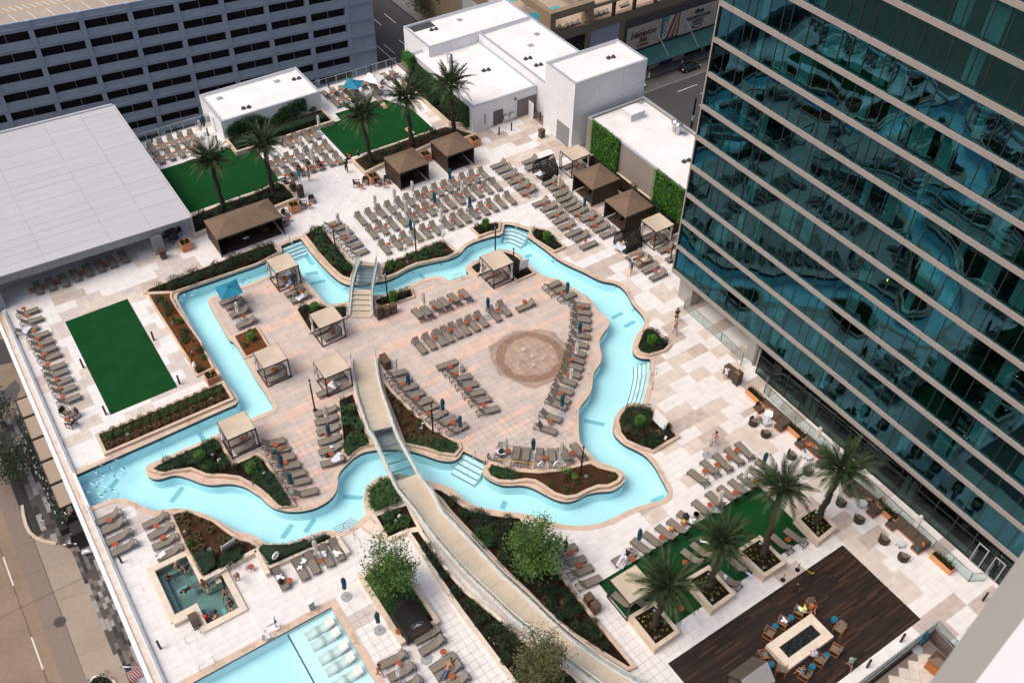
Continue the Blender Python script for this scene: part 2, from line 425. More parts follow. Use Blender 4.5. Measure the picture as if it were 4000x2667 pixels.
def lettering(body, size, M, material, parent=None, name='lettering', depth=0.006):
 me = text_mesh(body, size, depth); me.transform(M); me.materials.clear(); me.materials.append(material)
 return link(name, me, parent)

# ------------------------------------------------------------------ which way the camera looks (used only to pick the pieces nearest to it)
def in_view(x, y, z=0, m=0.02):
 d = Vector((x, y, z - CAM_Z)); w = d.dot(_f)
 if w <= 0: return False
 a = 0.938495 * d.dot(_x2) / w; b = 0.938495 * d.dot(_u2) / w
 return abs(a) < 0.5 + m and abs(b) < 0.3333 + m
def dist(x, y, z=0): return math.sqrt(x*x + y*y + (z-CAM_Z)**2)

# ------------------------------------------------------------------ outlines
RIVER = smooth_poly(
 [(-2.19,58.31),(-1.94,58.3),(4.17,58.33),(10.52,58.46),(11.29,58.41),(11.74,58.54),(11.95,59),(11.93,59.62),(11.78,62.11),(11.82,65.88),(11.83,66.7)] +
 [(11.83,67.51),(11.86,70.95),(11.92,73.43),(12.03,74.37),(12.37,74.89),(13.02,74.94),(16.39,74.78),(20.34,74.65)] +
 [(21.41,74.7),(22.84,74.99),(23.38,75.12),(23.6,75.94),(23.67,76.25),(25.89,76.26),(25.95,76.05),(25.84,73.18),(25.91,71.31),(26.06,69.43),(26.26,68.14),(26.63,67.23),(27.22,66.76),(28.18,66.3),(28.99,66.01),(30,65.64),(31.22,65.64),(32.87,65.95),(34.08,65.87),(35.44,65.6),(36.95,65.13),(38.1,65.11),(38.79,65.38),(39.48,65.87),(40.52,66.05),(41.66,65.95),(42.9,65.79),(43.72,65.49),(44.38,66.14),(44.85,66.78),(45.04,66.77)] +
 [(45.57,66.3),(45.98,65.66),(46.35,64.99),(46.64,64.44),(46.17,64.13),(45.82,63.71),(45.99,62.86),(46.1,61.84),(46.26,60.7),(46.31,59.43),(46.56,58.26),(47.03,57.05),(47.5,55.86),(47.79,54.79),(48.13,53.99),(48.89,53.21),(49.18,52.54),(49.18,51.68),(48.94,50.71),(48.52,49.68),(48.48,48.79),(48.39,47.94),(48.09,47.24),(47.44,46.78),(46.49,46.34),(45.77,45.94)] +
 [(45.18,45.5),(44.78,45.08),(44.4,44.49),(44.43,43.97),(44.7,43.5),(45.26,43.17),(45.27,43.02),(44.78,42.44),(43.91,41.55),(42.61,40.35),(41.35,39.34),(41.08,39.16),(40.85,39.55),(40.3,39.94),(39.55,39.9),(38.57,39.57),(37.76,39),(37.27,38.45),(36.98,37.78),(36.96,37.09),(37.14,36.28),(37.53,35.46),(37.77,34.76),(37.79,33.93),(37.66,33.08),(37.39,32.2),(37.19,31.41),(37.02,30.88),(36.6,30.52),(36,30.41),(35.28,30.62),(34.38,30.89),(33.53,31.08)] +
 [(32.82,31.16),(31.65,31.19),(30.41,31.39),(29.22,31.93),(28.32,32.57),(27.59,33.3),(27.05,34.01),(26.54,34.77),(25.98,35.47)] +
 [(25.3,35.99),(23.96,37.26),(23.36,37.9),(22.86,38.73),(22.74,39.68),(22.56,40.56),(22.05,41.41),(21.33,42.27),(20.69,42.92),(20.15,43.75),(19.54,44.28),(18.81,44.59),(17.9,44.76),(17.21,44.57),(16.56,44.09),(16.13,43.49),(15.86,42.79),(15.73,42.28)] +
 [(15.6,42.03),(15.47,42),(14.91,41.93),(14.83,41.68),(13.09,41.57),(12.95,41.96),(12.69,42.27),(12.25,42.51),(11.18,42.76),(10.47,42.81),(9.7,42.91),(8.72,43.32),(8.07,43.86),(7.72,44.49)] +
 [(7.68,45.02),(6.72,45.91),(6.36,46.56),(5.99,47.4),(5.55,48.29),(5,49.17)] +
 [(4.27,50.05),(3.47,50.75),(2.56,51.13),(1.95,51.4),(1.48,52.05),(1.12,52.78),(0.6,53.56),(0,54.13),(-0.69,54.4),(-1.37,54.41),(-2.1,54.51),(-2.23,54.53)], it=2)
ISLAND = smooth_poly(
 [(14.37,72.12),(14.54,72.47),(14.92,72.6),(16.07,72.57),(19.39,72.41)] +
 [(20.47,72.54),(21.73,72.51),(23.22,72.44),(23.85,72.13),(23.51,70.88),(23.52,70.29),(23.57,68.91),(23.63,67.56),(23.68,65.76),(23.77,65.58),(24.55,65.19),(25.45,64.9),(26.28,64.92),(27.34,64.7),(28.12,64.38),(29.23,63.77),(30.42,63.75),(31.63,63.74),(32.93,63.86),(34.08,63.7),(34.89,63.38),(35.26,62.74),(35.34,62.08),(35.4,62.04),(37.51,61.97),(37.63,62.01),(37.55,62.55),(37.81,63.07),(38.45,63.37),(39.5,63.39),(40.62,63.49),(42.4,63.38)] +
 [(42.71,63.22),(43.2,62.76),(43.43,62.1),(43.51,61.23),(43.4,60.09),(43.38,59.1),(43.51,58.13),(43.95,57.26),(44.41,56.77),(44.85,55.91),(45.05,54.73),(45.25,53.74),(45.54,52.9),(45.43,52.04),(45.13,51.13),(45.2,50.36),(45.27,49.6),(45.1,48.99),(44.53,48.48),(43.73,48.12),(42.99,47.73)] +
 [(42.68,47.45),(42.22,46.73),(41.77,45.86),(41.2,45.24),(40.49,44.88),(39.84,44.59),(39.31,44.05),(38.95,43.5),(38.16,42.77),(37.37,42.37),(36.36,41.97),(35.82,41.43),(35.1,40.43),(34.26,39.26),(33.98,38.61),(34.01,37.89),(33.98,37.09),(34.09,36.2),(34.64,35.45),(35.11,34.6),(35.07,33.97),(34.58,33.5),(33.87,33.32),(33.05,33.4),(32.32,33.88),(31.27,34.24),(30.37,34.2),(29.49,34.46),(28.91,35.15),(28.49,36.06),(28.23,36.74),(27.85,37.44),(27.25,37.96),(26.78,38.2)] +
 [(26.18,38.59),(25.7,39.29),(25.44,40.04),(25.5,40.6),(25.76,40.89),(26.32,41.16),(26.33,41.26),(25.39,43.32),(25.27,43.33),(24.74,42.94),(24.06,42.87),(23.41,43.36),(22.93,43.94),(22.45,44.73),(21.87,45.52),(21.42,46.01),(20.12,47),(19.15,47.49),(18.29,47.78),(17.45,47.71),(16.69,47.4),(15.94,47.09),(15.4,46.65),(15.08,45.95),(14.64,45.35),(14.03,44.98),(13.29,44.84),(12.54,44.84),(11.64,45.11),(10.91,45.53),(10.31,46.05),(9.79,46.75),(9.55,47.66),(9.4,48.38)] +
 [(9.24,48.67),(8.89,49.6),(8.36,50.33),(7.67,50.91),(6.88,51.23),(6.25,51.71),(5.71,52.44),(5.14,53.34),(4.48,54.03),(3.62,54.13),(3,54.41),(2.67,55.01),(2.67,55.67),(2.94,56.08),(3.59,56.12),(5.22,56.07),(7.07,56.03),(9.28,56.09),(11.93,56.13)] +
 [(12.44,56.16),(13.81,56.08),(14.08,56.24),(14.21,56.71),(14.2,58.37),(14.16,60.18)] +
 [(14.32,62.54),(14.38,65.73)] + [(14.05,65.95),(14.21,68.73),(14.32,71.34)], it=2)
RIVER = ccw(RIVER); ISLAND = ccw(ISLAND)
SPA = ccw([(0.15,46.1),(2.60,46.1),(2.60,43.2),(4.2,43.2),(4.2,39.85),(1.79,39.85),(1.79,41.82),(0.15,41.82)])
WADE = ccw([(9.78,36.37),(9.78,20.0),(-1.2,20.0),(-1.2,36.37)])
LAWN1 = [(2.17,63.1),(8.06,63.1),(8.06,76.72),(2.17,76.72)]
LAWN2 = [(13.5,86.4),(28.5,86.4),(28.5,95.7),(13.5,95.7)]
LAWN3 = [(36.5,86.5),(47.9,86.5),(47.9,92.0),(46.0,95.8),(39.55,95.8),(39.55,94.15),(36.5,94.15)]
LAWN4 = [(27.2,21.6),(43.5,21.6),(43.5,27.3),(27.2,27.3)]
WOODR = [(27.4,12.1),(45.0,12.1),(45.0,19.65),(27.4,19.65)]
SPLASH_C, SPLASH_R = (36.25, 49.3), 3.15

# ------------------------------------------------------------------ planting beds: soil outline at the top of the wall
BEDS = {}
def bed(key, poly, h=0.30, w=0.25, soil='soil'): BEDS[key] = (ccw(poly), h, w, soil)
bed('long', [(0.65,59.1),(11.4,59.1),(11.4,61.15),(0.65,61.15)], 0.30, 0.26, 'mulch')
bed('rose_strip', [(9.88,76.47),(10.35,76.74),(21.24,76.96),(23.06,76.77),(22.97,75.24),(20.42,74.75),(12.81,75.15),(12.17,75.17)], 0.22, 0.18)
bed('left_arm', [(9.98,75.98),(11.74,75.03),(11.48,74.46),(11.43,72.76),(11.67,67.24),(11.41,63.52),(10.07,63.44),(10.09,68.27),(9.95,73.44)], 0.22, 0.18, 'bark')
bed('bark_island', [(14.66,66.21),(16.77,66.22),(16.64,62.65),(15.65,62.23),(15.15,63.22),(14.56,63.2)], 0.18, 0.18, 'bark')
bed('stair_channel', [(26.52,76.2),(27.96,76.52),(28.37,75.29),(28.16,68.76),(27.23,67.6),(26.84,68.29),(26.58,70.03),(26.5,72.22),(26.51,74.89)], 0.30, 0.28)
bed('bridge_right', [(30.13,66.32),(31.12,67.55),(33.8,67.54),(35.88,67.64),(37.64,67.77),(37.85,67.42),(38.05,65.49),(36.97,65.36),(35.33,65.81),(34,66.14),(32.76,66.14),(31.39,65.9),(30.45,65.97)], 0.30, 0.28, 'mulch')
bed('stair_left', [(41.67,67.83),(42.37,67.92),(44.41,67.1),(43.77,66.26),(42.92,66.44),(41.66,66.47)], 0.25, 0.25)
bed('stair_right', [(46.35,63.69),(47.18,64.23),(47.85,63.37),(47.86,60.31),(46.74,60.28),(46.44,61.85),(46.18,62.86)], 0.25, 0.25)
bed('bridge_foot', [(27.8,63.41),(28.29,63.55),(31.51,63.07),(31.16,62.07),(29.02,62.38),(27.71,62.46)], 0.20, 0.20)
bed('bridge_foot_left', [(21.02,66.37),(21.89,66.61),(23.47,65.28),(25.08,64.24),(24.53,63.07),(23.2,62.87),(20.81,63.01)], 0.20, 0.20)
bed('sign_left', [(38.23,62.69),(39.25,62.77),(39.38,62.19),(38.22,61.51)], 0.20, 0.20)
bed('sign_right', [(42.3,62.91),(42.78,62.13),(42.96,61.3),(42.87,60.19),(42.94,58.62),(41.04,58.6),(41.14,59.97)], 0.20, 0.20)
bed('east_small', [(45.14,44.81),(45.69,45.21),(46.78,45.97),(47.51,46.19),(47.78,45.23),(47.79,43.52),(46.96,43.24),(45.42,43.57),(44.98,44.13)], 0.25, 0.25)
bed('east_large', [(38.15,38.71),(38.82,39.2),(39.76,39.47),(40.25,39.3),(41.2,38.09),(41.27,36.72),(41.19,34.8),(38.55,34.73),(37.86,35.84),(37.43,36.71),(37.51,37.59)], 0.25, 0.28)
bed('south_island', [(25.9,40.33),(26.45,40.77),(27.44,39.2),(29.2,37.85),(30.81,37.06),(33.28,36.35),(33.6,35.6),(34.49,34.5),(34.48,34.06),(34.03,33.85),(33.19,33.91),(32.44,34.37),(31.45,34.51),(30.48,34.53),(29.75,34.85),(29.21,35.58),(28.91,36.67),(28.62,37.48),(28.03,38.02),(26.98,38.51),(26.11,39.12),(25.78,39.81)], 0.30, 0.28, 'mulch')
bed('ramp_left', [(19.15,53.74),(20.49,53.83),(20.08,52.27),(19.47,49.9),(19.16,48.14),(18.5,48.32),(17.76,48.25),(17.01,47.92),(16.98,48.39),(17.73,50.19)], 0.25, 0.25)
bed('ramp_right', [(23.39,53.54),(23.41,52.03),(23.68,49.61),(24.14,46.7),(25.24,44.19),(25.13,43.71),(24.5,43.4),(23.68,44.13),(22.84,45.36),(21.7,46.56),(22.03,48.1),(22.49,50.12),(22.95,52.21)], 0.25, 0.25, 'mulch')
bed('west_point', [(3.24,55.28),(3.75,55.44),(8.56,55.56),(8.69,54.83),(8.68,52.1),(10.79,52),(11.02,51.28),(11.12,46.07),(10.29,46.42),(9.99,47.89),(9.57,49.3),(8.8,50.81),(7.78,51.71),(6.7,52.47),(5.87,53.77),(4.82,54.25),(3.73,54.63)], 0.30, 0.25)
bed('spa_side', [(3,50.1),(3.51,50.04),(4.29,49.43),(5.34,47.82),(5.96,46.07),(6.32,45.23),(6.99,44.54),(7.3,43.61),(3.17,43.46),(2.9,46.54)], 0.30, 0.25, 'mulch')
bed('hedge_south', [(7.33,43.51),(7.73,43.52),(9.32,42.5),(10.92,42.09),(12.14,41.79),(12.32,41.41),(11.18,41.49),(7.44,41.75)], 0.40, 0.25)
bed('round_end', [(16.34,42.68),(16.92,43.49),(17.77,44.04),(18.66,43.98),(18.57,43.05),(18.31,41.62),(16.25,41.75)], 0.35, 0.30)
bed('notch', [(16.15,41.32),(18.6,40.95),(18.39,39.68),(18.29,38.55),(17.53,38.87),(16.05,39.16)], 0.35, 0.25)
bed('ramp_west', [(17.67,38.69),(18.17,38.51),(18.16,36.47),(18.17,34.1),(18.33,32.04),(18.74,30.45),(19.18,28.97),(19.51,27.34),(19.82,26.04),(20.32,24.49),(21.15,22.43),(21.22,21.27),(17.87,22.93),(17.76,25.02),(17.56,30.8),(17.6,34.87)], 0.35, 0.28)
bed('ramp_east', [(21.11,41.31),(21.64,40.71),(21.98,39.67),(22.2,38.55),(22.55,37.83),(23.51,36.71),(24.59,35.72),(25.41,35.11),(25.23,33.65),(25.04,30.25),(24.93,24.93),(25.03,20.83),(24.85,20.85),(24.46,21.81),(23.32,24.71),(22.95,26.17),(22.66,27.8),(22.43,29.55),(22.13,31.27),(21.99,32.54),(21.79,34.49),(21.58,36.51),(21.36,38.58),(21.34,39.96)], 0.30, 0.28)
bed('tree_box', [(12.85,31.2),(15.35,31.2),(15.35,37.0),(12.85,37.0)], 0.45, 0.35)
bed('palm_box_first', [(27.37,23.38),(29.13,23.31),(29.09,20.99),(27.32,20.96)], 0.75, 0.30)
bed('palm_box_second', [(32.72,23.44),(34.44,23.38),(34.45,21.04),(32.66,21)], 0.75, 0.30)
bed('palm_box_third', [(37.6,23.21),(39.51,23.21),(39.55,20.9),(37.76,20.91)], 0.75, 0.30)
bed('palm_box_fourth', [(43.51,22.87),(45.21,22.84),(45.08,20.98),(43.4,20.85)], 0.75, 0.30)
bed('lawn_front_right', [(36.82,85.23),(37.72,85.37),(39.48,85.54),(45.47,85.65),(49.11,85.54),(50.95,82.64),(48.48,82.53),(46.13,83.75),(43.27,83.32),(39.66,83.16),(36.86,82.69)], 0.45, 0.28, 'mulch')
bed('lawn_front_left', [(17.71,85.13),(21.3,85.41),(25,85.36),(27.81,85.86),(28.15,85.17),(28.12,82.44),(25.64,82.26),(25.23,83.59),(24.31,83.73),(18.27,82.43),(17.07,82.34)], 0.45, 0.28)
bed('white_house_front', [(26.4,93.9),(38.2,93.9),(38.2,96.7),(26.4,96.7)], 0.55, 0.25)
bed('ivy_side', [(50.0,86.2),(51.3,85.0),(51.3,97.6),(50.0,97.6)], 0.55, 0.25)
bed('green_wall_foot', [(58.6,55.5),(60.4,55.5),(60.4,71.6),(58.6,71.6)], 0.40, 0.22)

# ------------------------------------------------------------------ paving
VOIDS = [offset(RIVER, 0.12), offset(SPA, 0.1), offset(WADE, 0.1), [(p[0], p[1]) for p in offset(LAWN1, -0.05)], offset(LAWN2, -0.05), offset(LAWN3, -0.05), offset(LAWN4, -0.05), offset(WOODR, -0.05)]
BUILT = [[(26.2,97.0),(38.4,97.0),(38.4,103.6),(26.2,103.6)], [(51.6,83.6),(70,83.6),(70,103),(51.6,103)], [(59.3,74.4),(70,74.4),(70,84),(59.3,84)], [(60.8,52),(70,52),(70,75),(60.8,75)]]
SOILS = [offset(b[0], 0.03) for b in BEDS.values()]
def bbox(p): xs = [q[0] for q in p]; ys = [q[1] for q in p]; return min(xs), max(xs), min(ys), max(ys)
def hits(x, y, polys):
 for p, b in polys:
  if b[0] <= x <= b[1] and b[2] <= y <= b[3] and inside((x, y), p): return True
 return False
def zone_mix(x, y):
 if y < 50 and x < 22: return (0.97, 0.0, 0.0, 0.03)
 if x > 34 and y < 33: return (0.62, 0.15, 0.23, 0.0)
 if x > 39 and y < 75: return (0.58, 0.17, 0.25, 0.0)
 if x < 16: return (0.56, 0.05, 0.15, 0.24)
 if 47 < x and y < 90: return (0.55, 0.2, 0.25, 0)
 return (0.975, 0.0, 0.01, 0.015)
def tile_mesh(material, s=0.6, gap=0.010, th=0.03):
 a = s/2-gap; b = a-0.006
 m = MB(); m.hull8([(-a,-a,-th),(a,-a,-th),(a,a,-th),(-a,a,-th)], [(-a,-a,-0.005),(a,-a,-0.005),(a,a,-0.005),(-a,a,-0.005)])
 m.hull8([(-a,-a,-0.005),(a,-a,-0.005),(a,a,-0.005),(-a,a,-0.005)], [(-b,-b,0),(b,-b,0),(b,b,0),(-b,b,0)])
 me = bpy.data.meshes.new('paver'); me.from_pydata(m.v, [], m.f); me.materials.append(material); return me
def pave(owner, cells, palette, ids_near, name='paver'):
 """cells: (x, y, colour index, list of quarter pieces or None)"""
 meshes = [tile_mesh(p) for p in palette]
 rest = MB()
 full = sorted((c for c in cells if c[3] is None and in_view(c[0], c[1])), key=lambda c: dist(c[0], c[1]))
 near = set((c[0], c[1]) for c in full[:ids_near])
 for x, y, ci, part in cells:
  if (x, y) in near:
   link(name, meshes[ci], owner, loc=(x, y, 0)); continue
  if part is None:
   a = 0.290
   rest.add([(x-a,y-a,0),(x+a,y-a,0),(x+a,y+a,0),(x-a,y+a,0),(x-.3,y-.3,-.02),(x+.3,y-.3,-.02),(x+.3,y+.3,-.02),(x-.3,y+.3,-.02)],
                     [(0,1,2,3),(4,5,1,0),(5,6,2,1),(6,7,3,2),(7,4,0,3)], ci)
  else:
   for (px, py, h) in part: rest.quad((px-h,py-h,0),(px+h,py-h,0),(px+h,py+h,0),(px-h,py+h,0), ci)
 rest.obj('paver_field', palette, owner, 'stuff')
def lay(x0, x1, y0, y1, keep, voids, picker):
 vb = [(p, bbox(p)) for p in voids]
 cells = []
 nx = int((x1-x0)/0.6); ny = int((y1-y0)/0.6)
 for j in range(ny):
  for i in range(nx):
   x = x0+0.3+i*0.6; y = y0+0.3+j*0.6
   if not (in_view(x, y, 0, 0.25)): continue
   cs = [(x+a, y+b) for a in (-.29, 0, .29) for b in (-.29, 0, .29)]
   bad = [(not keep(*c)) or hits(c[0], c[1], vb) for c in cs]
   if all(bad): continue
   ci = picker(i, j, x, y)
   if any(bad):
    part = []
    for a in range(6):
     for b in range(6):
      c = (x-.25+a*.1, y-.25+b*.1)
      if keep(*c) and not hits(c[0], c[1], vb): part.append((*c, .05))
    cells.append((x, y, ci, part))
   else: cells.append((x, y, ci, None))
 return cells
RUNS = {}
def deck_pick(i, j, x, y):
 jj = j//2
 key = jj
 if key not in RUNS:
  rr = random.Random(jj*7+3); e = []; k = -rr.randint(0, 4)
  while k < 140: L = rr.choice((3,4,4,5)); e.append((k, rr.random())); k += L
  RUNS[key] = e
 r = 0.5
 for k, q in RUNS[key]:
  if k <= i: r = q
  else: break
 acc = 0
 for ci, wgt in enumerate(zone_mix(x, y)):
  acc += wgt
  if r <= acc: return ci
 return 0
deck = MB()
deck.prism([(-2.3,8.0),(29,8.0),(29,11.0),(45.4,11.0),(45.4,4.0),(74,4.0),(74,102.4),(-2.3,102.4)], -1.9, -0.025, holes=[list(reversed(offset(RIVER, 0.02))), list(reversed(offset(SPA, 0.02))), list(reversed(offset(WADE, 0.02)))])
deck_o = deck.obj('pool_deck', GROUT, kind='structure')
cells = lay(-2.23, 61, 5.0, 102.6, lambda x, y: x > -2.25 and y < 102.25 and not (y < 11.3 and x < 45.4), VOIDS + BUILT + SOILS, deck_pick)
pave(deck_o, cells, [PAVE_W, PAVE_T, PAVE_C, PAVE_G], 300)
PR = random.Random(5); PRUN = {}
def island_pick(i, j, x, y):
 if (i, j//1) not in PRUN:
  key = j
  if ('r', key) not in PRUN:
   rr = random.Random(j*13+1); e = []; k = -rr.randint(0, 6)
   while k < 120: e.append((k, rr.random())); k += rr.choice((4,5,6,8))
   PRUN[('r', key)] = e
 r = 0.5
 for k, q in PRUN[('r', j)]:
  if k <= i: r = q
  else: break
 pink = 0.42 if j % 3 == 0 else 0.10
 if r < pink: return 2
 return 0 if r > 0.62 else 1
isl = MB(); isl.prism(ISLAND, -1.9, -0.025)
isl_o = isl.obj('island_deck', GROUT, kind='structure')
ix0, ix1, iy0, iy1 = bbox(ISLAND)
ISLAND_IN = offset(ISLAND, -0.12)
cells = lay(ix0-0.1, ix1, iy0-0.1, iy1, lambda x, y: inside((x, y), ISLAND_IN), SOILS, island_pick)
PAVE_I = mat('grey_rose_paver', (0.545, 0.455, 0.405), 0.8, 0.06, 1.6, cell=(0.6,0.6,50), cellvar=0.07, fine=0.06)
PAVE_I2 = mat('grey_sand_paver', (0.49, 0.425, 0.385), 0.8, 0.06, 1.6, cell=(0.6,0.6,50), cellvar=0.07, fine=0.06)
pave(isl_o, cells, [PAVE_I, PAVE_I2, PAVE_P, PAVE_WET], 300)

# round splash pad: brown pavers cut to a circle, damp film around it
def clip_circle(sq, r, n=56):
 out = sq
 for k in range(n):
  a = 2*PI*k/n; nx, ny = math.cos(a), math.sin(a); res = []
  for i in range(len(out)):
   p, q = out[i-1], out[i]; dp, dq = p[0]*nx+p[1]*ny-r, q[0]*nx+q[1]*ny-r
   if (dp <= 0) != (dq <= 0): t = dp/(dp-dq); res.append((p[0]+(q[0]-p[0])*t, p[1]+(q[1]-p[1])*t))
   if dq <= 0: res.append(q)
  out = res
  if not out: return out
 return out
m = MB(); m.prism([(SPLASH_R*math.cos(2*PI*k/56), SPLASH_R*math.sin(2*PI*k/56)) for k in range(56)], 0, 0.006, sides=False)
pad_o = m.obj('splash_pad', mat('wet_paver_joint', (0.10,0.065,0.045), 0.7), kind='structure', loc=(*SPLASH_C, 0))
for i in range(-7, 8):
 for j in range(-7, 8):
  sq = clip_circle([(i*.6-.29,j*.6-.29),(i*.6+.29,j*.6-.29),(i*.6+.29,j*.6+.29),(i*.6-.29,j*.6+.29)], SPLASH_R-.02)
  if len(sq) > 2 and abs(area(sq)) > .02: m = MB(); m.prism(ccw(sq), 0, 0.014); m.obj('wet_paver', PAVE_WET, pad_o)
DAMP = sheet_glass('damp_film', (0.84, 0.80, 0.76), (0.8, 0.8, 0.8), 1.2)
rr = random.Random(21); ph = [rr.uniform(0, 6) for _ in range(6)]
lo, li = [], []
for k in range(90):
 a = 2*PI*k/90; w = .35+.16*math.sin(3*a+ph[0])+.12*math.sin(7*a+ph[1])+.07*math.sin(13*a+ph[2])+rr.uniform(-.04,.04)
 lo.append(((SPLASH_R+max(.08,w))*math.cos(a), (SPLASH_R+max(.08,w))*math.sin(a))); li.append(((SPLASH_R-.55-.5*w)*math.cos(a), (SPLASH_R-.55-.5*w)*math.sin(a)))
m = MB(); n = len(lo); m.add([(*p, .021) for p in li+lo], [(i, n+i, n+(i+1)%n, (i+1)%n) for i in range(n)]); m.obj('damp_edge', DAMP, pad_o)
l2 = [tuple(Vector(p)*1.06) for p in lo]; l3 = [tuple(Vector(p)*.97) for p in lo]
m = MB(); m.add([(*p, .018) for p in l3+l2], [(i, n+i, n+(i+1)%n, (i+1)%n) for i in range(n)]); m.obj('damp_fringe', sheet_glass('damp_fringe_film', (0.90, 0.87, 0.84), (0.8, 0.8, 0.8), 1.15), pad_o)

# ------------------------------------------------------------------ pools
def ring_blocks(owner, poly, w, z0, z1, material, name, outward=True, length=0.9, gap=0.006, limit=300):
 """stones laid along an outline; those past the limit are joined"""
 poly = ccw(poly); out = offset(poly, w if outward else -w); n = len(poly)
 runs = []; cur = []; acc = 0
 for i in range(n):
  a, b = Vector(poly[i]), Vector(poly[(i+1)%n]); L = (b-a).length
  if L > length*1.4:
   if cur: runs.append(cur); cur = []; acc = 0
   k = max(1, round(L/length)); oa, ob = Vector(out[i]), Vector(out[(i+1)%n])
   for q in range(k): runs.append([(a.lerp(b, q/k), oa.lerp(ob, q/k)), (a.lerp(b, (q+1)/k), oa.lerp(ob, (q+1)/k))])
  else:
   if not cur: cur = [(a, Vector(out[i]))]
   cur.append((b, Vector(out[(i+1)%n]))); acc += L
   if acc > length: runs.append(cur); cur = []; acc = 0
 if cur: runs.append(cur)
 runs.sort(key=lambda r: dist(r[0][0].x, r[0][0].y) + (0 if in_view(r[0][0].x, r[0][0].y) else 1000))
 rest = MB()
 for k, r in enumerate(runs):
  if not in_view(r[0][0].x, r[0][0].y, 0, 0.1): continue
  m = MB() if k < limit else rest
  ins = [p for p, _ in r]; outs = [q for _, q in r]
  sh = lambda p, q: p + (q-p).normalized()*gap
  ins[0], ins[-1] = sh(r[0][0], r[1][0]), sh(r[-1][0], r[-2][0])
  outs[0], outs[-1] = sh(r[0][1], r[1][1]), sh(r[-1][1], r[-2][1])
  loop = ins + outs[::-1]
  if area([tuple(p) for p in loop]) < 0: loop = loop[::-1]
  c = sum((Vector(p) for p in loop), Vector((0,0)))/len(loop)
  loc = [(p.x-c.x, p.y-c.y) for p in loop] if k < limit else [(p.x, p.y) for p in loop]
  dz = random.uniform(-0.004, 0.004)
  try: m.prism(loc, z0, z1+dz)
  except Exception: continue
  if k < limit: m.obj(name, material, owner, loc=(c.x, c.y, 0))
 if rest.f: rest.obj(name + 's_joined', material, owner, 'stuff')

basin = MB()
basin.prism(RIVER, -1.3, -1.25, sides=False)
pool_o = basin.obj('river_pool', PLASTER_B, kind='structure')
# keep these liners a hand's breadth proud of the slabs behind them
liner = MB()
for lp, sgn in ((offset(RIVER, -0.01), -1), (offset(ISLAND, 0.01), 1)):
 l = lp if sgn > 0 else list(reversed(lp))
 liner.wall(l, -1.25, -0.34, 0); liner.wall(l, -0.34, 0.005, 1)
liner.obj('basin_wall', [PLASTER_B, NAVY], pool_o)
wat = MB(); wat.prism(RIVER, 0, -0.24, sides=False, holes=[list(reversed(ISLAND))])
wat.obj('pool_water', WATER, kind='structure')
ring_blocks(pool_o, offset(RIVER, -0.03), 0.42, -0.02, 0.045, COPE, 'coping_stone')
ring_blocks(isl_o, offset(ISLAND, 0.03), 0.42, -0.02, 0.045, COPE, 'coping_stone', outward=False)
# floor lane marks and wall lights seen through the water
FMARK = mat('blue_floor_tile', (0.26, 0.52, 0.60), 0.5, 0.2, 12)
def floor_mark(pts, wdt, owner=pool_o, z=-1.246):
 a, b = Vector(pts[0]), Vector(pts[1]); d = (b-a).normalized(); n = Vector((-d.y, d.x))*wdt/2
 m = MB(); m.quad((*(a-n), z), (*(b-n), z), (*(b+n), z), (*(a+n), z)); m.obj('floor_drain_grate', FMARK, owner)
for p in ([(7.94,58.26),(7.93,56.98)], [(-0.25,56.61),(0.55,57.14)], [(3.4,52.57),(4.73,53.5)], [(24.39,72.15),(25.6,71.77)], [(24.25,70.57),(25.65,70.25)],
          [(25.69,74.77),(25.65,73.15)], [(46.57,50.25),(47.9,50.31)], [(46.84,48.64),(48.25,48.72)], [(44.63,62.42),(45.45,62.31)], [(36.51,41.31),(37.69,39.96)],
          [(15.2,45.51),(16.48,44.54)], [(25.36,37.48),(25.99,37.96)], [(9.44,44.55),(10.61,45.3)], [(11.17,44.08),(12.36,44.83)], [(35.87,31.39),(37.18,31.3)], [(34.04,66.15),(34.15,64.79)]):
 floor_mark(p, 0.42)
# steps leading into the water
STEPB = mat('blue_step_nosing', (0.02, 0.09, 0.15), 0.5, 0.05)
def steps(a, b, into, n, owner, rise=0.22, tread=0.34, first=-0.30):
 """a-b: top edge on the bank, into: a point in the water telling the way down"""
 a, b = Vector(a), Vector(b); d = (b-a).normalized(); nn = Vector((-d.y, d.x))
 if nn.dot(Vector(into)-a) < 0: nn = -nn
 for k in range(n):
  z = first - k*rise
  p, q = a + nn*(k*tread), b + nn*(k*tread); p2, q2 = a + nn*((k+1)*tread), b + nn*((k+1)*tread)
  l = ccw([tuple(p), tuple(q), tuple(q2), tuple(p2)])
  m = MB(); m.prism(l, -1.24, z); st = m.obj('pool_step', PLASTER, owner)
  e = nn*0.05
  m = MB(); m.prism(ccw([tuple(p2-e), tuple(q2-e), tuple(q2+e*0.1), tuple(p2+e*0.1)]), z-0.04, z+0.006); m.obj('step_nosing', STEPB, st)
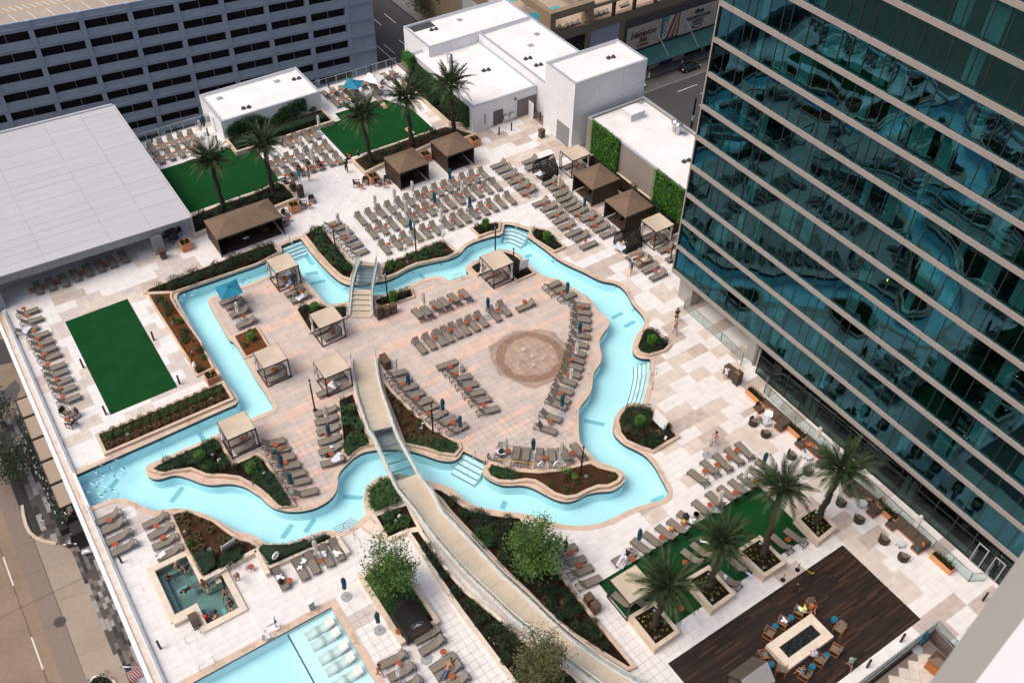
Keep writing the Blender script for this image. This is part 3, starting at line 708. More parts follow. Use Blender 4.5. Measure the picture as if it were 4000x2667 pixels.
def poly_steps(line, into, n, owner, rise=0.22, tread=0.36, first=-0.3):
 """steps following a bent bank line"""
 pts = [Vector(p) for p in line]; into = Vector(into)
 def shift(k):
  out = []
  for i, p in enumerate(pts):
   d = (pts[min(i+1, len(pts)-1)] - pts[max(i-1, 0)]).normalized(); nn = Vector((-d.y, d.x))
   if nn.dot(into-p) < 0: nn = -nn
   out.append(p + nn*k)
  return out
 for k in range(n):
  z = first-k*rise; l0, l1 = shift(k*tread), shift((k+1)*tread)
  m = MB(); m.prism(ccw([tuple(p) for p in l0+l1[::-1]]), -1.24, z); st = m.obj('pool_step', PLASTER, owner)
  l2 = shift((k+1)*tread-0.06); l3 = shift((k+1)*tread+0.006)
  m = MB(); m.prism(ccw([tuple(p) for p in l2+l3[::-1]]), z-0.04, z+0.006); m.obj('step_nosing', STEPB, st)
_s = [(23.67,76),(25.84,76.03),(24.14,73.65)]
steps(_s[0], _s[1], _s[2], 4, pool_o)
_s = [(35.33,61.93),(37.54,61.91),(35.66,64.25)]
steps(_s[0], _s[1], _s[2], 3, pool_o)
_s = [(44.62,66.53),(45.4,66.03),(45.91,65.16),(46.23,64.2),(44.14,64.15)]
poly_steps(_s[:4], _s[4], 4, pool_o)
_s = [(45.12,42.95),(44.02,41.64),(42.61,40.35),(41.35,39.34),(41.56,42.75)]
poly_steps(_s[:4], _s[4], 4, pool_o)
_s = [(25.28,43.3),(26.19,41.21),(23.49,41.25)]
steps(_s[0], _s[1], _s[2], 4, pool_o, tread=0.45)
_s = [(14.9,41.73),(13.12,41.64),(14.1,42.65)]
steps(_s[0], _s[1], _s[2], 4, pool_o)
# wall lights in the basin
for q in [(1.59,58.16),(4.82,58.2),(8.07,58.21),(11.54,58.3)] + [(45.73,63.29),(46.09,59.57),(47.45,56.25),(49,52.9),(48.43,49.42)] + [(39.48,65.83),(36.28,65.21),(33.16,65.72),(29.57,65.59),(26.51,67.21)]:
 m = MB(); m.box(-.12,.12,-.06,.06,-.05,.05); m.obj('pool_light', FMARK, pool_o, loc=(q[0], q[1], -0.45))

# wading pool with a shallow shelf
wb = MB(); wb.prism(WADE, -1.2, -1.15, sides=False); wade_o = wb.obj('wading_pool', PLASTER_B, kind='structure')
m = MB(); l = list(reversed(offset(WADE, -0.01))); m.wall(l, -1.15, -0.2, 0); m.wall(l, -0.2, 0.004, 1); m.obj('basin_wall', [PLASTER, NAVY], wade_o)
m = MB(); m.prism([(6.30,20.0),(9.76,20.0),(9.76,36.34),(6.30,36.34)], -1.15, -0.42); m.obj('tanning_shelf', PLASTER, wade_o)
m = MB(); m.prism([(6.26,20.0),(6.36,20.0),(6.36,36.3),(6.26,36.3)], -0.5, -0.412); m.obj('shelf_edge_tile', STEPB, wade_o)
m = MB(); m.prism(WADE, 0, -0.14, sides=False); m.obj('wading_pool_water', WATER, kind='structure')
ring_blocks(wade_o, offset(WADE, -0.02), 0.55, -0.02, 0.04, COPE, 'coping_stone', length=1.2)
# hot tub
sb = MB(); sb.prism(SPA, -1.1, -1.05, sides=False); spa_o = sb.obj('spa_pool', SPA_P, kind='structure')
m = MB(); l = list(reversed(offset(SPA, -0.01))); m.wall(l, -1.05, -0.12, 0); m.wall(l, -0.12, 0.004, 1); m.obj('basin_wall', [SPA_P, NAVY], spa_o)
m = MB(); m.box(0.17,0.62,41.9,46.05,-1.05,-0.55); m.box(0.64,2.58,45.6,46.05,-1.05,-0.56); m.box(2.15,2.58,43.3,45.58,-1.05,-0.55); m.box(1.82,2.3,39.9,41.6,-1.05,-0.57); m.obj('seat_bench', SPA_P, spa_o)
m = MB(); m.box(0.95,1.7,43.9,44.5,-1.045,-1.03); m.box(3.1,3.6,40.4,41.2,-1.045,-1.03); m.obj('floor_mosaic', mat('pale_blue_mosaic', (0.33,0.62,0.70), 0.6, 0.2, 12), spa_o)
m = MB(); m.prism(SPA, 0, -0.16, sides=False); m.obj('spa_water', SPAW, kind='structure')
ring_blocks(spa_o, offset(SPA, -0.02), 0.5, -0.02, 0.20, LIME2, 'coping_stone', length=1.2)

# ------------------------------------------------------------------ lawns and timber deck
def lawn(poly, name, z=0.018):
 m = MB(); m.prism(ccw(poly), -0.02, z); return m.obj(name, TURF, kind='structure')
for l in (LAWN1, LAWN2, LAWN3, LAWN4): lawn(l, 'artificial_lawn')
wb = MB(); wb.prism(ccw(WOODR), -0.3, -0.02); wood_o = wb.obj('timber_deck', BLACK, kind='structure')
planks = []
rr = random.Random(11)
for j in range(int((19.65-12.1)/0.15)):
 y = 12.1+0.075+j*0.15; x = 27.4
 while x < 45.0-0.05:
  L = min(rr.uniform(1.2, 2.6), 45.0-x)
  if 45.0-x-L < 0.5: L = 45.0-x
  planks.append((x, x+L, y)); x += L
planks.sort(key=lambda p: dist((p[0]+p[1])/2, p[2]) + (0 if in_view((p[0]+p[1])/2, p[2]) else 1000))
WM = [WOOD] + [mat('dark_ipe_wood_'+n, c, 0.55, 0.3, 1.5, streak=(0.6,6,6), fine=0.3) for n, c in (('brown', (0.036,0.016,0.008)), ('black', (0.012,0.007,0.005)), ('umber', (0.024,0.013,0.007)), ('amber', (0.058,0.025,0.010)))]
rest = MB()
for k, (a, b, y) in enumerate(planks):
 if not in_view((a+b)/2, y, 0, 0.1): continue
 mi = rr.choice((0,0,1,2,2,2,3,3,3,4)); dz = rr.uniform(-.003,.003)
 if k < 300:
  m = MB(); m.box(-(b-a)/2+.003, (b-a)/2-.003, -.0715, .0715, -.03, .004+dz); m.obj('plank', WM[mi], wood_o, loc=((a+b)/2, y, 0))
 else: rest.box(a+.003, b-.003, y-.0715, y+.0715, -.03, .004+dz, mi)
if rest.f: rest.obj('planks_joined', WM, wood_o, 'stuff')

# ------------------------------------------------------------------ planters (stone walls and soil)
BEDTXT = {'long': 'beside the long straight arm of the pool', 'rose_strip': 'of red roses along the top arm of the pool', 'left_arm': 'with red bark left of the pool', 'bark_island': 'of red bark beside the left pool arm', 'stair_channel': 'between stepped pool end and small loungers',
 'bridge_right': 'right of the stair bridge with grasses', 'stair_left': 'left of the curved pool steps', 'stair_right': 'right of the curved pool steps', 'bridge_foot': 'with tall topiary at the stair bridge foot', 'bridge_foot_left': 'behind the canopy left of the stair bridge',
 'sign_left': 'left of the canopy near the pool ladder', 'sign_right': 'holding the white notice on the island', 'east_small': 'small one with topiary on the far pool bank', 'east_large': 'large one with red roses on the far pool bank', 'south_island': 'of bare mulch at the island tip',
 'ramp_left': 'left of the long ramp on the island', 'ramp_right': 'right of the long ramp on the island', 'west_point': 'pointed one at the island left tip', 'spa_side': 'behind the hot tub with notice board', 'hedge_south': 'with low hedge behind five loungers', 'round_end': 'rounded one left under the long ramp',
 'notch': 'square one between stone walls by the ramp', 'ramp_west': 'long strip left below the ramp', 'ramp_east': 'wide slope right of the long ramp', 'tree_box': 'box around the leafy tree near wading pool', 'palm_box_first': 'box nearest the camera holding a palm', 'palm_box_second': 'second box from the camera holding a palm',
 'palm_box_third': 'third box from the camera holding a palm', 'palm_box_fourth': 'fourth box from the camera holding a palm', 'lawn_front_right': 'in front of the upper right lawn', 'lawn_front_left': 'in front of the upper left lawn', 'white_house_front': 'in front of the small white house', 'ivy_side': 'along the ivy side of the white block', 'green_wall_foot': 'at the foot of the green wall panels'}
TALL = ('palm_box_first', 'palm_box_second', 'palm_box_third', 'palm_box_fourth', 'tree_box', 'white_house_front', 'lawn_front_left', 'lawn_front_right', 'ivy_side')
for key, (poly, h, w, soil) in BEDS.items():
 cx = sum(p[0] for p in poly)/len(poly); cy = sum(p[1] for p in poly)/len(poly)
 t = thing('stone_planter', 'low stone planting bed ' + BEDTXT[key], 'planter', (0,0,0))
 ring_blocks(t, poly, w, -0.03, h, LIME if key in TALL else (LIME2 if h > 0.3 else COPE), 'stone_block', length=1.0)
 m = MB(); m.prism(offset(poly, -0.003), 0, h-0.07, sides=False)
 m.obj('soil', {'soil': SOIL, 'mulch': MULCH, 'bark': BARK}[soil], t)

# ------------------------------------------------------------------ ground far below the deck
GZ = -28.0
def sheet(poly, z, material, name, kind='structure', parent=None):
 m = MB(); m.prism(ccw(poly), 0, 0, sides=False); o = m.obj(name, material, parent, kind); o.location.z = z; return o
sheet([(-400,-300),(600,-300),(600,700),(-400,700)], GZ-0.02, ASPH, 'ground')
sheet([(-90,20),(-3.2,20),(-3.2,200),(-90,200)], GZ-0.008, ROAD, 'drive_road')
lane = sheet([(-9.52,78.88),(-6.49,74.3),(-6.38,70.27),(-5.96,57.14),(-6.02,55.14),(-9.58,57.88),(-9.55,63.93),(-9.54,70.32)], GZ-0.004, ROADL, 'lane_strip')
JOINT = mat('road_joint', (0.07, 0.055, 0.042), 0.95, 0)
def stripe(a, b, w, z, material, name, parent=None):
 a, b = Vector(a), Vector(b); d = (b-a).normalized(); n = Vector((-d.y, d.x))*w/2
 return sheet([tuple(a-n), tuple(b-n), tuple(b+n), tuple(a+n)], z, material, name, None if parent else 'structure', parent)
road_o = bpy.data.objects['drive_road']
for a, b in ([(-12.82,77.37),(-12.79,73.19)], [(-12.76,66.11),(-12.71,61.95)]): stripe(a, b, 0.14, 0.012, PAINT, 'lane_dash', road_o)
for a, b in ([(-14.88,70.04),(-9.6,70.12)], [(-9.6,70.12),(-5.29,70.04)], [(-12.84,78.7),(-12.7,60.22)], [(-9.49,78.77),(-9.51,58.13)]): stripe(a, b, 0.07, 0.009, JOINT, 'expansion_joint', road_o)
for a, b in ([(-12.58,74.17),(-8.75,73.26)], [(-12.18,66.59),(-9.18,66.01)], [(-11.66,77.93),(-8.89,77.46)], [(-9.58,61.55),(-6.9,61.05)], [(-9.07,68.78),(-6.49,68.32)]): stripe(a, b, 0.03, 0.009, JOINT, 'expansion_joint', road_o)
mh = [(-9.88,66.25),][0]
m = MB(); m.cyl(0, 0, 0, 0.02, 0.62, n=20); m.obj('manhole_cover', ASPH, road_o, loc=(mh[0], mh[1], 0.004))
# curved kerb and grey block paving of the entrance court
kerb = [(-9.38,83.13),(-9.58,81.85),(-9.71,80.2),(-9.62,78.94),(-9.25,77.89),(-8.66,77),(-7.57,75.89)]
m = MB()
for a, b in zip(kerb[:-1], kerb[1:]): m.bar((*a, GZ+0.07), (*b, GZ+0.07), 0.35, 0.16)
m.obj('kerb', CONC, kind='structure')
CK = [mat('block_paving_'+n, c, 0.9, 0.08, 2) for n, c in (('black', (0.028,0.029,0.031)), ('dark_grey', (0.062,0.060,0.058)), ('mid_grey', (0.125,0.12,0.118)), ('light_grey', (0.26,0.255,0.26)))]
court = MB(); court.prism([(-11.5,40),(-3.2,40),(-3.2,100),(-11.5,100)], 0, 0, sides=False); court_o = court.obj('entrance_court', GROUT, kind='structure'); court_o.location.z = GZ-0.006
up = ccw([(-9.48,82.13),(-9.62,80.31),(-9.54,79.03),(-9.17,77.97),(-8.61,77.11),(-7.59,76.02),(-6.47,74.78),(-4.38,77.07),(-2.97,87.13)] + [(-6.6,97.07),(-8.56,96.89),(-9.55,92.7),(-9.7,88.2),(-9.75,85.27)])
dn = ccw([(-6.45,74.23),(-4.33,72.45),(-4.28,53.73),(-5.99,55.38),(-6.24,58.8)])
cellsA = []; rr = random.Random(4)
for region, px, py in ((up, 0.62, 1.25), (dn, 0.40, 0.80)):
 b = bbox(region); i = 0; x = b[0]
 while x < b[1]:
  y = b[2] - rr.random()*py; dark = rr.random() < 0.18
  while y < b[3]:
   cx, cy = x+px/2, y+py/2
   if inside((cx, cy), region) and cx < -3.2: cellsA.append((cx, cy, px, py, 0 if dark else rr.choice((0,1,1,2,2,3,3))))
   y += py
  x += px
cellsA.sort(key=lambda c: (0 if in_view(c[0], c[1], GZ) else 1, dist(c[0], c[1], GZ)))
rest = MB(); cache = {}
for k, (x, y, px, py, ci) in enumerate(cellsA):
 if k < 300:
  if (px, ci) not in cache:
   m = MB(); a, b = px/2-.012, py/2-.012
   m.hull8([(-a,-b,0),(a,-b,0),(a,b,0),(-a,b,0)], [(-a+.01,-b+.01,.03),(a-.01,-b+.01,.03),(a-.01,b-.01,.03),(-a+.01,b-.01,.03)])
   me = bpy.data.meshes.new('paving_block'); me.from_pydata(m.v, [], m.f); me.materials.append(CK[ci]); cache[(px, ci)] = me
  link('paving_block', cache[(px, ci)], court_o, loc=(x, y, 0))
 else: rest.box(x-px/2+.012, x+px/2-.012, y-py/2+.012, y+py/2-.012, 0, .03, ci)
if rest.f: rest.obj('paving_blocks_joined', CK, court_o, 'stuff')
sheet([(q[0], q[1]) for q in [(-8.2,101.73),(-6.39,102.75),(-5.15,103.5),(-4.88,102.43),(-5.03,101.42),(-5.83,100.19),(-7.21,99.36),(-8.72,99.5)]], GZ+0.004, mat('dark_round_paving', (0.075,0.075,0.08), 0.9, 0.15, 1), 'round_paving')
sheet([(-6.9,108.53),(-6.13,107.22),(-4.67,106.85),(-4.27,111.6),(-5.95,112.68)], GZ+0.004, ASPH, 'side_road')
m = MB(); m.box(-3.14, -2.9, 10, 102.7, GZ, -0.9); m.box(-2.85, 74.05, 102.2, 102.6, GZ, -0.9); m.box(74.1, 74.6, 20, 102.6, GZ, -0.9)
pod = thing('podium_wall', 'tall pale wall of the building carrying the pool deck', 'wall', (0,0,0)); m.obj('wall', CONCW, pod)
m = MB(); m.box(-3.17, -2.84, 10, 104.1, -1.2, 0.0); m.obj('parapet_cap', STUCCO, pod)
m = MB(); m.box(-2.83, -2.39, 10, 104.1, -1.2, -0.12); m.obj('ledge_floor', COPE, pod)
for k in range(40):
 m = MB(); m.box(-2.825, -2.395, -0.55, 0.55, 0, 0.02); m.obj('ledge_paver', PAVE_C, pod, loc=(0, 34+1.12*k, -0.12))
m = MB(); m.box(-2.38, -2.12, 10, 81.2, -1.2, 0.22); m.obj('edge_upstand', STUCCO, pod)

# louvred canopies over the terrace of the street-level restaurant
CANL = mat('tan_louvre', (0.36, 0.29, 0.225), 0.6, 0.06)
ys = [93.3, 89.95, 86.15, 82.4, 78.7, 75.0]
for k in range(5):
 t = thing('louvre_canopy', ORD[k] + ' tan louvred street canopy from the top below the white parapet', 'canopy', (-5.65, ys[k+1], -22), 0, 'louvred canopies above the street terrace')
 L = ys[k]-ys[k+1]
 m = MB(); m.bar((0,0,0),(0,L,0),.12,.2); m.bar((0,0.06,0),(2.4,0.06,0),.12,.2); m.bar((0,L-.06,0),(2.4,L-.06,0),.12,.2); m.obj('frame', BLACK, t)
 for q in range(14):
  yy = 0.2+(L-.4)*(q+.5)/14; m = MB(); m.hull8([(0.07,-.085,-.02),(2.4,-.085,-.02),(2.4,-.06,-.02),(0.07,-.06,-.02)],[(0.07,.05,.06),(2.4,.05,.06),(2.4,.075,.06),(0.07,.075,.06)]); m.obj('slat', CANL, t, loc=(0, yy, 0))
m = MB(); m.box(-5.6, -3.2, 73.2, 74.9, GZ+0.51, -24.6)  # solid black block added where the open pergola lies in shade
tag(m.obj('pergola_shade_block', BLACK), 'black block standing for the dark open pergola past the louvred street canopies', 'shade block')

# ------------------------------------------------------------------ hotel tower with the mirror facade
tower = thing('glass_tower', 'tall hotel tower with teal mirror glass and pale floor bands', 'building', (0,0,0))
TY1 = 48.75; FH = 2.962; Z0 = 3.1; GX = 52.36
pat = [1.15, 1.55, .8, 1.25, 1.28, .8, 1.65, 1.1, 1.75, 1.0]
mull = [TY1-0.02]; k = 0
while mull[-1] > 6: mull.append(mull[-1]-pat[k % len(pat)]); k += 1
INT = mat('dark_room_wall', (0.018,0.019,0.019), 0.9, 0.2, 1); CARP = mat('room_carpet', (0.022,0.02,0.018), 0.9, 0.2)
CURT = mat('white_curtain', (0.80,0.80,0.78), 0.9, 0.05, 3)
NF = 14
for f in range(NF):
 z = Z0+f*FH
 yb = max(4.0, 5.5+0.36*z)
 m = MB(); m.box(GX-.16, GX+.25, yb, TY1+.12, z, z+.39); m.obj('floor_band', TOWERB, tower)
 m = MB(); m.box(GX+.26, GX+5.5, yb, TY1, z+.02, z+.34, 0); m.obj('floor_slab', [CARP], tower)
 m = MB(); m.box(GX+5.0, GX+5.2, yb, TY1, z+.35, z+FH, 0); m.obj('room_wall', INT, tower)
 m = MB()
 for q in range(11):
  y = TY1-1.0-4.15*q
  if y > yb: m.box(GX+.35, GX+5.0, y-.1, y+.1, z+.35, z+FH)
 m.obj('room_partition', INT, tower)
m = MB(); m.box(GX-.15, GX+14, TY1, TY1+.12, Z0, Z0+NF*FH); m.obj('end_wall', mat('tower_end_wall', (0.10,0.13,0.14), 0.5, 0.1), tower)
MULL = mat('dark_mullion', (0.02,0.026,0.028), 0.5)
for y in mull:
 zt = min(Z0+NF*FH, max(6, (y-5.0)/0.36)); m = MB(); m.box(GX-.035, GX+.04, -.03, .03, Z0+.3, zt); m.obj('mullion', MULL, tower, loc=(0, y, 0))
m = MB(); m.box(GX-.17, GX-.08, TY1-.0, TY1+.14, Z0, Z0+NF*FH); m.obj('corner_trim', TOWERB, tower)
panes = []
for f in range(NF):
 z = Z0+f*FH
 for a, b in zip(mull[:-1], mull[1:]):
  if in_view(GX, a, z+1.5, 0.03) or in_view(GX, b, z+1.5, 0.03): panes.append((a, b, z+.39, z+FH))
panes.sort(key=lambda p: dist(GX, p[0], p[2]))
rr = random.Random(3); rest = MB()
for k, (a, b, z0, z1) in enumerate(panes):
 t1, t2 = rr.uniform(-.004,.004), rr.uniform(-.004,.004)
 vs = [(-t1-t2, .03, 0), (t1-t2, b-a-.03, 0), (t1+t2, b-a-.03, z1-z0), (-t1+t2, .03, z1-z0)]
 if k < 300: m = MB(); m.quad(*vs); m.obj('window_pane', TOWG, tower, loc=(GX, a, z0))
 else: rest.quad(*[(GX+v[0], a+v[1], z0+v[2]) for v in vs])
if rest.f: rest.obj('window_panes_joined', TOWG, tower, 'stuff')
def curtain_mesh(w, h):
 n = int(w/0.05); m = MB(); vs = []
 for i in range(n+1):
  x = 0.05*math.sin(i*1.9)+0.02*math.sin(i*0.7); vs += [(x, -i*w/n, 0), (x*.8, -i*w/n, h)]
 m.add(vs, [(2*i, 2*i+1, 2*i+3, 2*i+2) for i in range(n)], 0, True); me = bpy.data.meshes.new('curtain'); me.from_pydata(m.v, [], m.f); me.materials.append(CURT); return me
CUR = [curtain_mesh(w, FH-.5) for w in (0.55, 1.0, 1.6)]
for f in range(NF):
 z = Z0+f*FH+.4; room = TY1-1.2
 while room > 8:
  r = rr.random()
  if in_view(GX, room-2, z+1.2, 0.05):
   if r < 0.36: link('curtain', CUR[rr.choice((0,1,1,2))], tower, loc=(GX+.42, room-.2-rr.random()*.4, z))
   if 0.20 < r < 0.48: link('curtain', CUR[rr.choice((0,0,1,2))], tower, loc=(GX+.42, room-2.3-rr.random()*.5, z))
  room -= 4.15
lm = [(47.98,27.35),][0]
m = MB(); m.lathe([(0.001,-.1),(.09,-.05),(.1,.05),(.001,.1)], 8); LAMP = mat('lit_lamp_shade', (0.8,0.4,0.1), 0.5, 0); LAMP.node_tree.nodes['Principled BSDF'].inputs['Emission Color'].default_value = (1.0,0.45,0.1,1); LAMP.node_tree.nodes['Principled BSDF'].inputs['Emission Strength'].default_value = 9
m.obj('room_lamp', LAMP, tower, loc=(GX+.9, 28.45, 16.6))
# ground storey: recess with columns, then dark shopfront
m = MB(); m.box(GX+.0, 61, 37.6, TY1, Z0-.06, Z0-.01); m.obj('soffit', STUCCO_T, tower)
m = MB(); m.box(57.5, 57.7, 37, TY1, 0, Z0-.07); m.box(52.6, 57.4, 37.3, 37.55, 0, Z0-.07); m.obj('recess_wall', mat('recess_stone', (0.20,0.17,0.14), 0.8, 0.1), tower)
COLM = mat('grey_column_cladding', (0.34,0.325,0.31), 0.5, 0.05)
for y0, y1, x0 in ((46.5,48.3,53.0),(36.9,38.6,52.75)):
 m = MB(); m.box(x0, x0+1.1, y0, y1, 0, Z0-.07); m.obj('column', COLM, tower)
m = MB(); m.box(52.9, 57, 5, 36.8, -.01, .03, 0); m.box(56.9, 57.1, 5, 37, 0, Z0, 1); m.box(52.2, 57, 5, 36.8, Z0-.3, Z0-.02, 1); m.obj('shop_interior', [CARP, INT], tower)
y = 36.6; k = 0
DOORS = [[(52.14,13.4),(52.06,12.51)], [(52.12,11.96),(52.14,11.06)]]
while y > 6:
 w = 1.75; yc = y-w/2
 m = MB(); m.quad((52.2, y-w+.03, .12), (52.2, y-.03, .12), (52.2, y-.03, Z0-.12), (52.2, y-w+.03, Z0-.12)); m.obj('shopfront_pane', SHOPG, tower)
 m = MB(); m.box(52.14, 52.26, y-.035, y+.035, 0, Z0-.02); m.box(52.15, 52.25, y-w+.036, y-.036, 0, .12); m.box(52.15, 52.25, y-w+.036, y-.036, 2.25, 2.31); m.obj('shopfront_frame', MULL, tower)
 if k in (3, 9):
  for q in (.3, .95): m = MB(); m.box(52.5, 52.53, y-q-.5, y-q, .4, 2.6); m.obj('poster_panel', mat('pale_green_panel', (0.45,0.47,0.38), 0.8, 0.05), tower)
 y -= w; k += 1
FRAMEM = mat('door_frame_metal', (0.34,0.34,0.31), 0.4, 0.05)
for d in DOORS:
 y0, y1 = d[1][1], d[0][1]
 dd = MB(); dd.box(52.06, 52.12, y0, y0+.09, .02, 2.35); dd.box(52.06, 52.12, y1-.09, y1, .02, 2.35); dd.box(52.06, 52.12, y0+.09, y1-.09, 2.26, 2.35); dd.box(52.06, 52.12, y0+.09, y1-.09, .02, .12)
 do = dd.obj('door', FRAMEM, tower)
 g = MB(); g.quad((52.09, y0+.09, .12), (52.09, y1-.09, .12), (52.09, y1-.09, 2.26), (52.09, y0+.09, 2.26)); g.obj('door_glass', SHOPG, do)
 h = MB(); h.tube([(51.98, y1-.2, .5), (51.98, y1-.2, 1.7)], .018); h.obj('door_handle', STEEL, do)
# gym machines seen faintly behind the shopfront
for k in range(9):
 y = 33.5-2.1*k; t = thing('treadmill', ORD[k] + ' dark exercise machine from the far end behind the shopfront glass', 'treadmill', (53.6, y, .03), 0.2, 'exercise machines behind the shopfront')
 m = MB(); m.box(-.4,1.2,-.35,.35,.0,.18); m.obj('running_bed', CHAR, t); m = MB(); m.bar((1.1,-.3,.1),(1.25,-.3,1.25),.06); m.bar((1.1,.3,.1),(1.25,.3,1.25),.06); m.bar((1.25,-.3,1.2),(1.25,.3,1.2),.1,.3); m.bar((1.2,-.3,1.0),(.6,-.3,1.0),.05); m.bar((1.2,.3,1.0),(.6,.3,1.0),.05); m.obj('console_frame', GALV, t)

# ------------------------------------------------------------------ glass railings
def railing(label, pts, h=1.08, span=1.45, z=0.0, cap=STEEL, gl=GLASS):
 t = thing('glass_railing', label, 'railing', (0,0,0))
 for a, b in zip(pts[:-1], pts[1:]):
  a, b = Vector(a), Vector(b); L = (b-a).length; n = max(1, round(L/span)); d = (b-a)/n
  for i in range(n):
   p, q = a+d*i, a+d*(i+1); e = d.normalized()*.04
   m = MB(); m.quad((*(p+e), z+.06), (*(q-e), z+.06), (*(q-e), z+h-.05), (*(p+e), z+h-.05)); m.obj('glass_panel', gl, t)
   m = MB(); m.bar((*p, z-.02), (*p, z+h-.03), .045); m.obj('post', cap, t)
  m = MB(); m.bar((*b, z-.02), (*b, z+h-.03), .045); m.obj('post', cap, t)
  m = MB(); m.bar((*a, z+h), (*b, z+h), .065, .05); m.obj('handrail', cap, t)
  m = MB(); m.bar((*a, z+.03), (*b, z+.03), .05, .06); m.obj('base_shoe', GALV, t)
 return t
railing('glass railing along the covered walk under the tower corner', [(53.3,46.7),(52.28,46.5),(52.24,41.3),(52.1,38.3),(51.6,38.0)])
railing('long glass railing between planters and the tower shopfront', [(51.9,35.0),(51.05,34.4),(51.02,33.8),(50.75,24),(50.48,12.2),(51.5,11.6)], span=1.6)
railing('glass railing behind loungers left of the small white house', [(17.2,102.15),(26.0,102.15)])
railing('glass railing behind loungers right of the small white house', [(38.7,102.15),(51.4,102.05)])
railing('glass railing around the lower terrace past the timber deck', [(34.0,10.95),(45.3,11.1),(44.75,6.0)], h=1.0, span=1.9)
railing('low glass railing on the street edge of the deck', [(-2.25,80.5),(-2.25,58.5)], h=0.35, z=0.2, span=2.0)
railing('low glass railing on the street edge beside the spa', [(-2.25,54.4),(-2.25,30.0)], h=0.35, z=0.2, span=2.0)
m = MB(); m.prism([(30,0),(44.6,0),(44.6,10.8),(30,10.8)], -1.2, -.6); ter = m.obj('lower_terrace', GROUT, kind='structure')
# diagonal pavers of the lower terrace
q = MB(); n = 0
for i in range(-14, 30):
 for j in range(-14, 30):
  s = .72; c = Vector((37+(i-j)*s*.7071, 3+(i+j)*s*.7071))
  if 31 < c.x < 44.1 and 3 < c.y < 10.4 and in_view(c.x, c.y, -.6):
   a = s*.7071-.012; m = MB(); m.prism([(-a,0),(0,-a),(a,0),(0,a)], 0, .02); m.obj('paver', PAVE_C, ter, loc=(c.x, c.y, -.6))

# ------------------------------------------------------------------ white service buildings
def parapet(m, x0, x1, y0, y1, z, w=.3, h=.12):
 m.box(x0, x1, y0, y0+w, z, z+h); m.box(x0, x1, y1-w, y1, z, z+h); m.box(x0, x0+w, y0+w, y1-w, z, z+h); m.box(x1-w, x1, y0+w, y1-w, z, z+h)
def block(t, x0, x1, y0, y1, z0, z1, wallm=STUCCO, pw=0.0, ph=0.0, faces='xy', roofm=ROOFW, cap=COPMET, recess=.22):
 m = MB(); m.box(x0+.06, x1-.06, y0+.06, y1-.06, z0, z1-recess); m.obj('roof', roofm, t)
 u = MB(); u.box(x0+.03, x1-.03, y0+.03, y0+.3, z1-recess, z1-.005); u.box(x0+.03, x1-.03, y1-.3, y1-.03, z1-recess, z1-.005); u.box(x0+.03, x0+.3, y0+.3, y1-.3, z1-recess, z1-.005); u.box(x1-.3, x1-.03, y0+.3, y1-.3, z1-recess, z1-.005); u.obj('parapet', wallm, t)
 c = MB(); parapet(c, x0-.03, x1+.03, y0-.03, y1+.03, z1, .30, .05); c.obj('parapet_cap', cap, t)
 nz = max(1, round((z1-z0)/(ph or 99))); zs = [z0+(z1-z0)*i/nz for i in range(nz+1)]
 def run(a0, a1, mk):
  n = max(1, round((a1-a0)/(pw or 99)))
  for i in range(n):
   for k in range(nz): m = MB(); mk(m, a0+(a1-a0)*i/n+.012, a0+(a1-a0)*(i+1)/n-.012, zs[k]+.012*(k > 0), zs[k+1]-.012); m.obj('wall_panel', wallm, t)
 run(y0, y1, lambda m, a, b, c, d: m.box(x0, x0+.08, a, b, c, d))
 run(x0+.085, x1, lambda m, a, b, c, d: m.box(a, b, y0, y0+.08, c, d))
 run(y0+.085, y1, lambda m, a, b, c, d: m.box(x1-.08, x1, a, b, c, d))
 run(x0+.085, x1-.085, lambda m, a, b, c, d: m.box(a, b, y1-.08, y1, c, d))
VENT = mat('dark_roof_vent', (0.05,0.05,0.05), 0.5, 0.2)
def vent_pair(t, x, y, z):
 for dx in (0, .62):
  m = MB(); m.lathe([(.30,0),(.30,.06),(.16,.10),(.18,.22),(.10,.30),(.001,.31)], 12); m.obj('roof_vent', VENT, t, loc=(x+dx, y-dx*.15, z))
def roof_drain(t, x, y, z):
 m = MB(); m.box(-.35,.35,-.35,.35,0,.05); m.cyl(0,0,.05,.16,.2,.12); m.obj('roof_drain', GALV, t, loc=(x, y, z))
wh = thing('small_white_house', 'small flat white house with ivy beside the pavilion roof', 'building', (0,0,0))
block(wh, 26.1, 38.5, 96.9, 103.75, 0, 2.75, pw=3.1); m = MB(); m.box(26.2, 38.4, 102.62, 103.7, GZ, -.01); m.obj('foundation', CONCW, wh)
roof_drain(wh, 28, 102.2, 2.53); roof_drain(wh, 35.3, 102.2, 2.53); vent_pair(wh, 29.5, 98.6, 2.53); vent_pair(wh, 37.2, 101.5, 2.53)
m = MB(); m.box(26.0, 26.1, 99.6, 100.9, .02, 2.0); m.obj('door', STUCCO, wh); m = MB(); m.box(25.75, 26.09, 101.3, 102.0, .5, 1.3); m.obj('meter_box', GALV, wh)
wb2 = thing('white_service_block', 'large white stepped service block right of the palms', 'building', (0,0,0))
block(wb2, 51.45, 60.5, 83.35, 98.2, 0, 3.4, pw=3.3)
block(wb2, 53.25, 68.6, 96.4, 102.85, 0, 4.5, pw=3.3, ph=4.5)
block(wb2, 60.52, 68.6, 79.95, 96.38, 0, 4.5, pw=3.4)
block(wb2, 59.15, 69.4, 74.3, 79.93, 0, 8.46, pw=3.4, ph=2.9)
for x, y, z in ((62,88,4.28),(62.2,86,4.28),(66,77.2,8.24),(56,100.5,4.28),(57.2,90,3.18)): vent_pair(wb2, x, y, z)
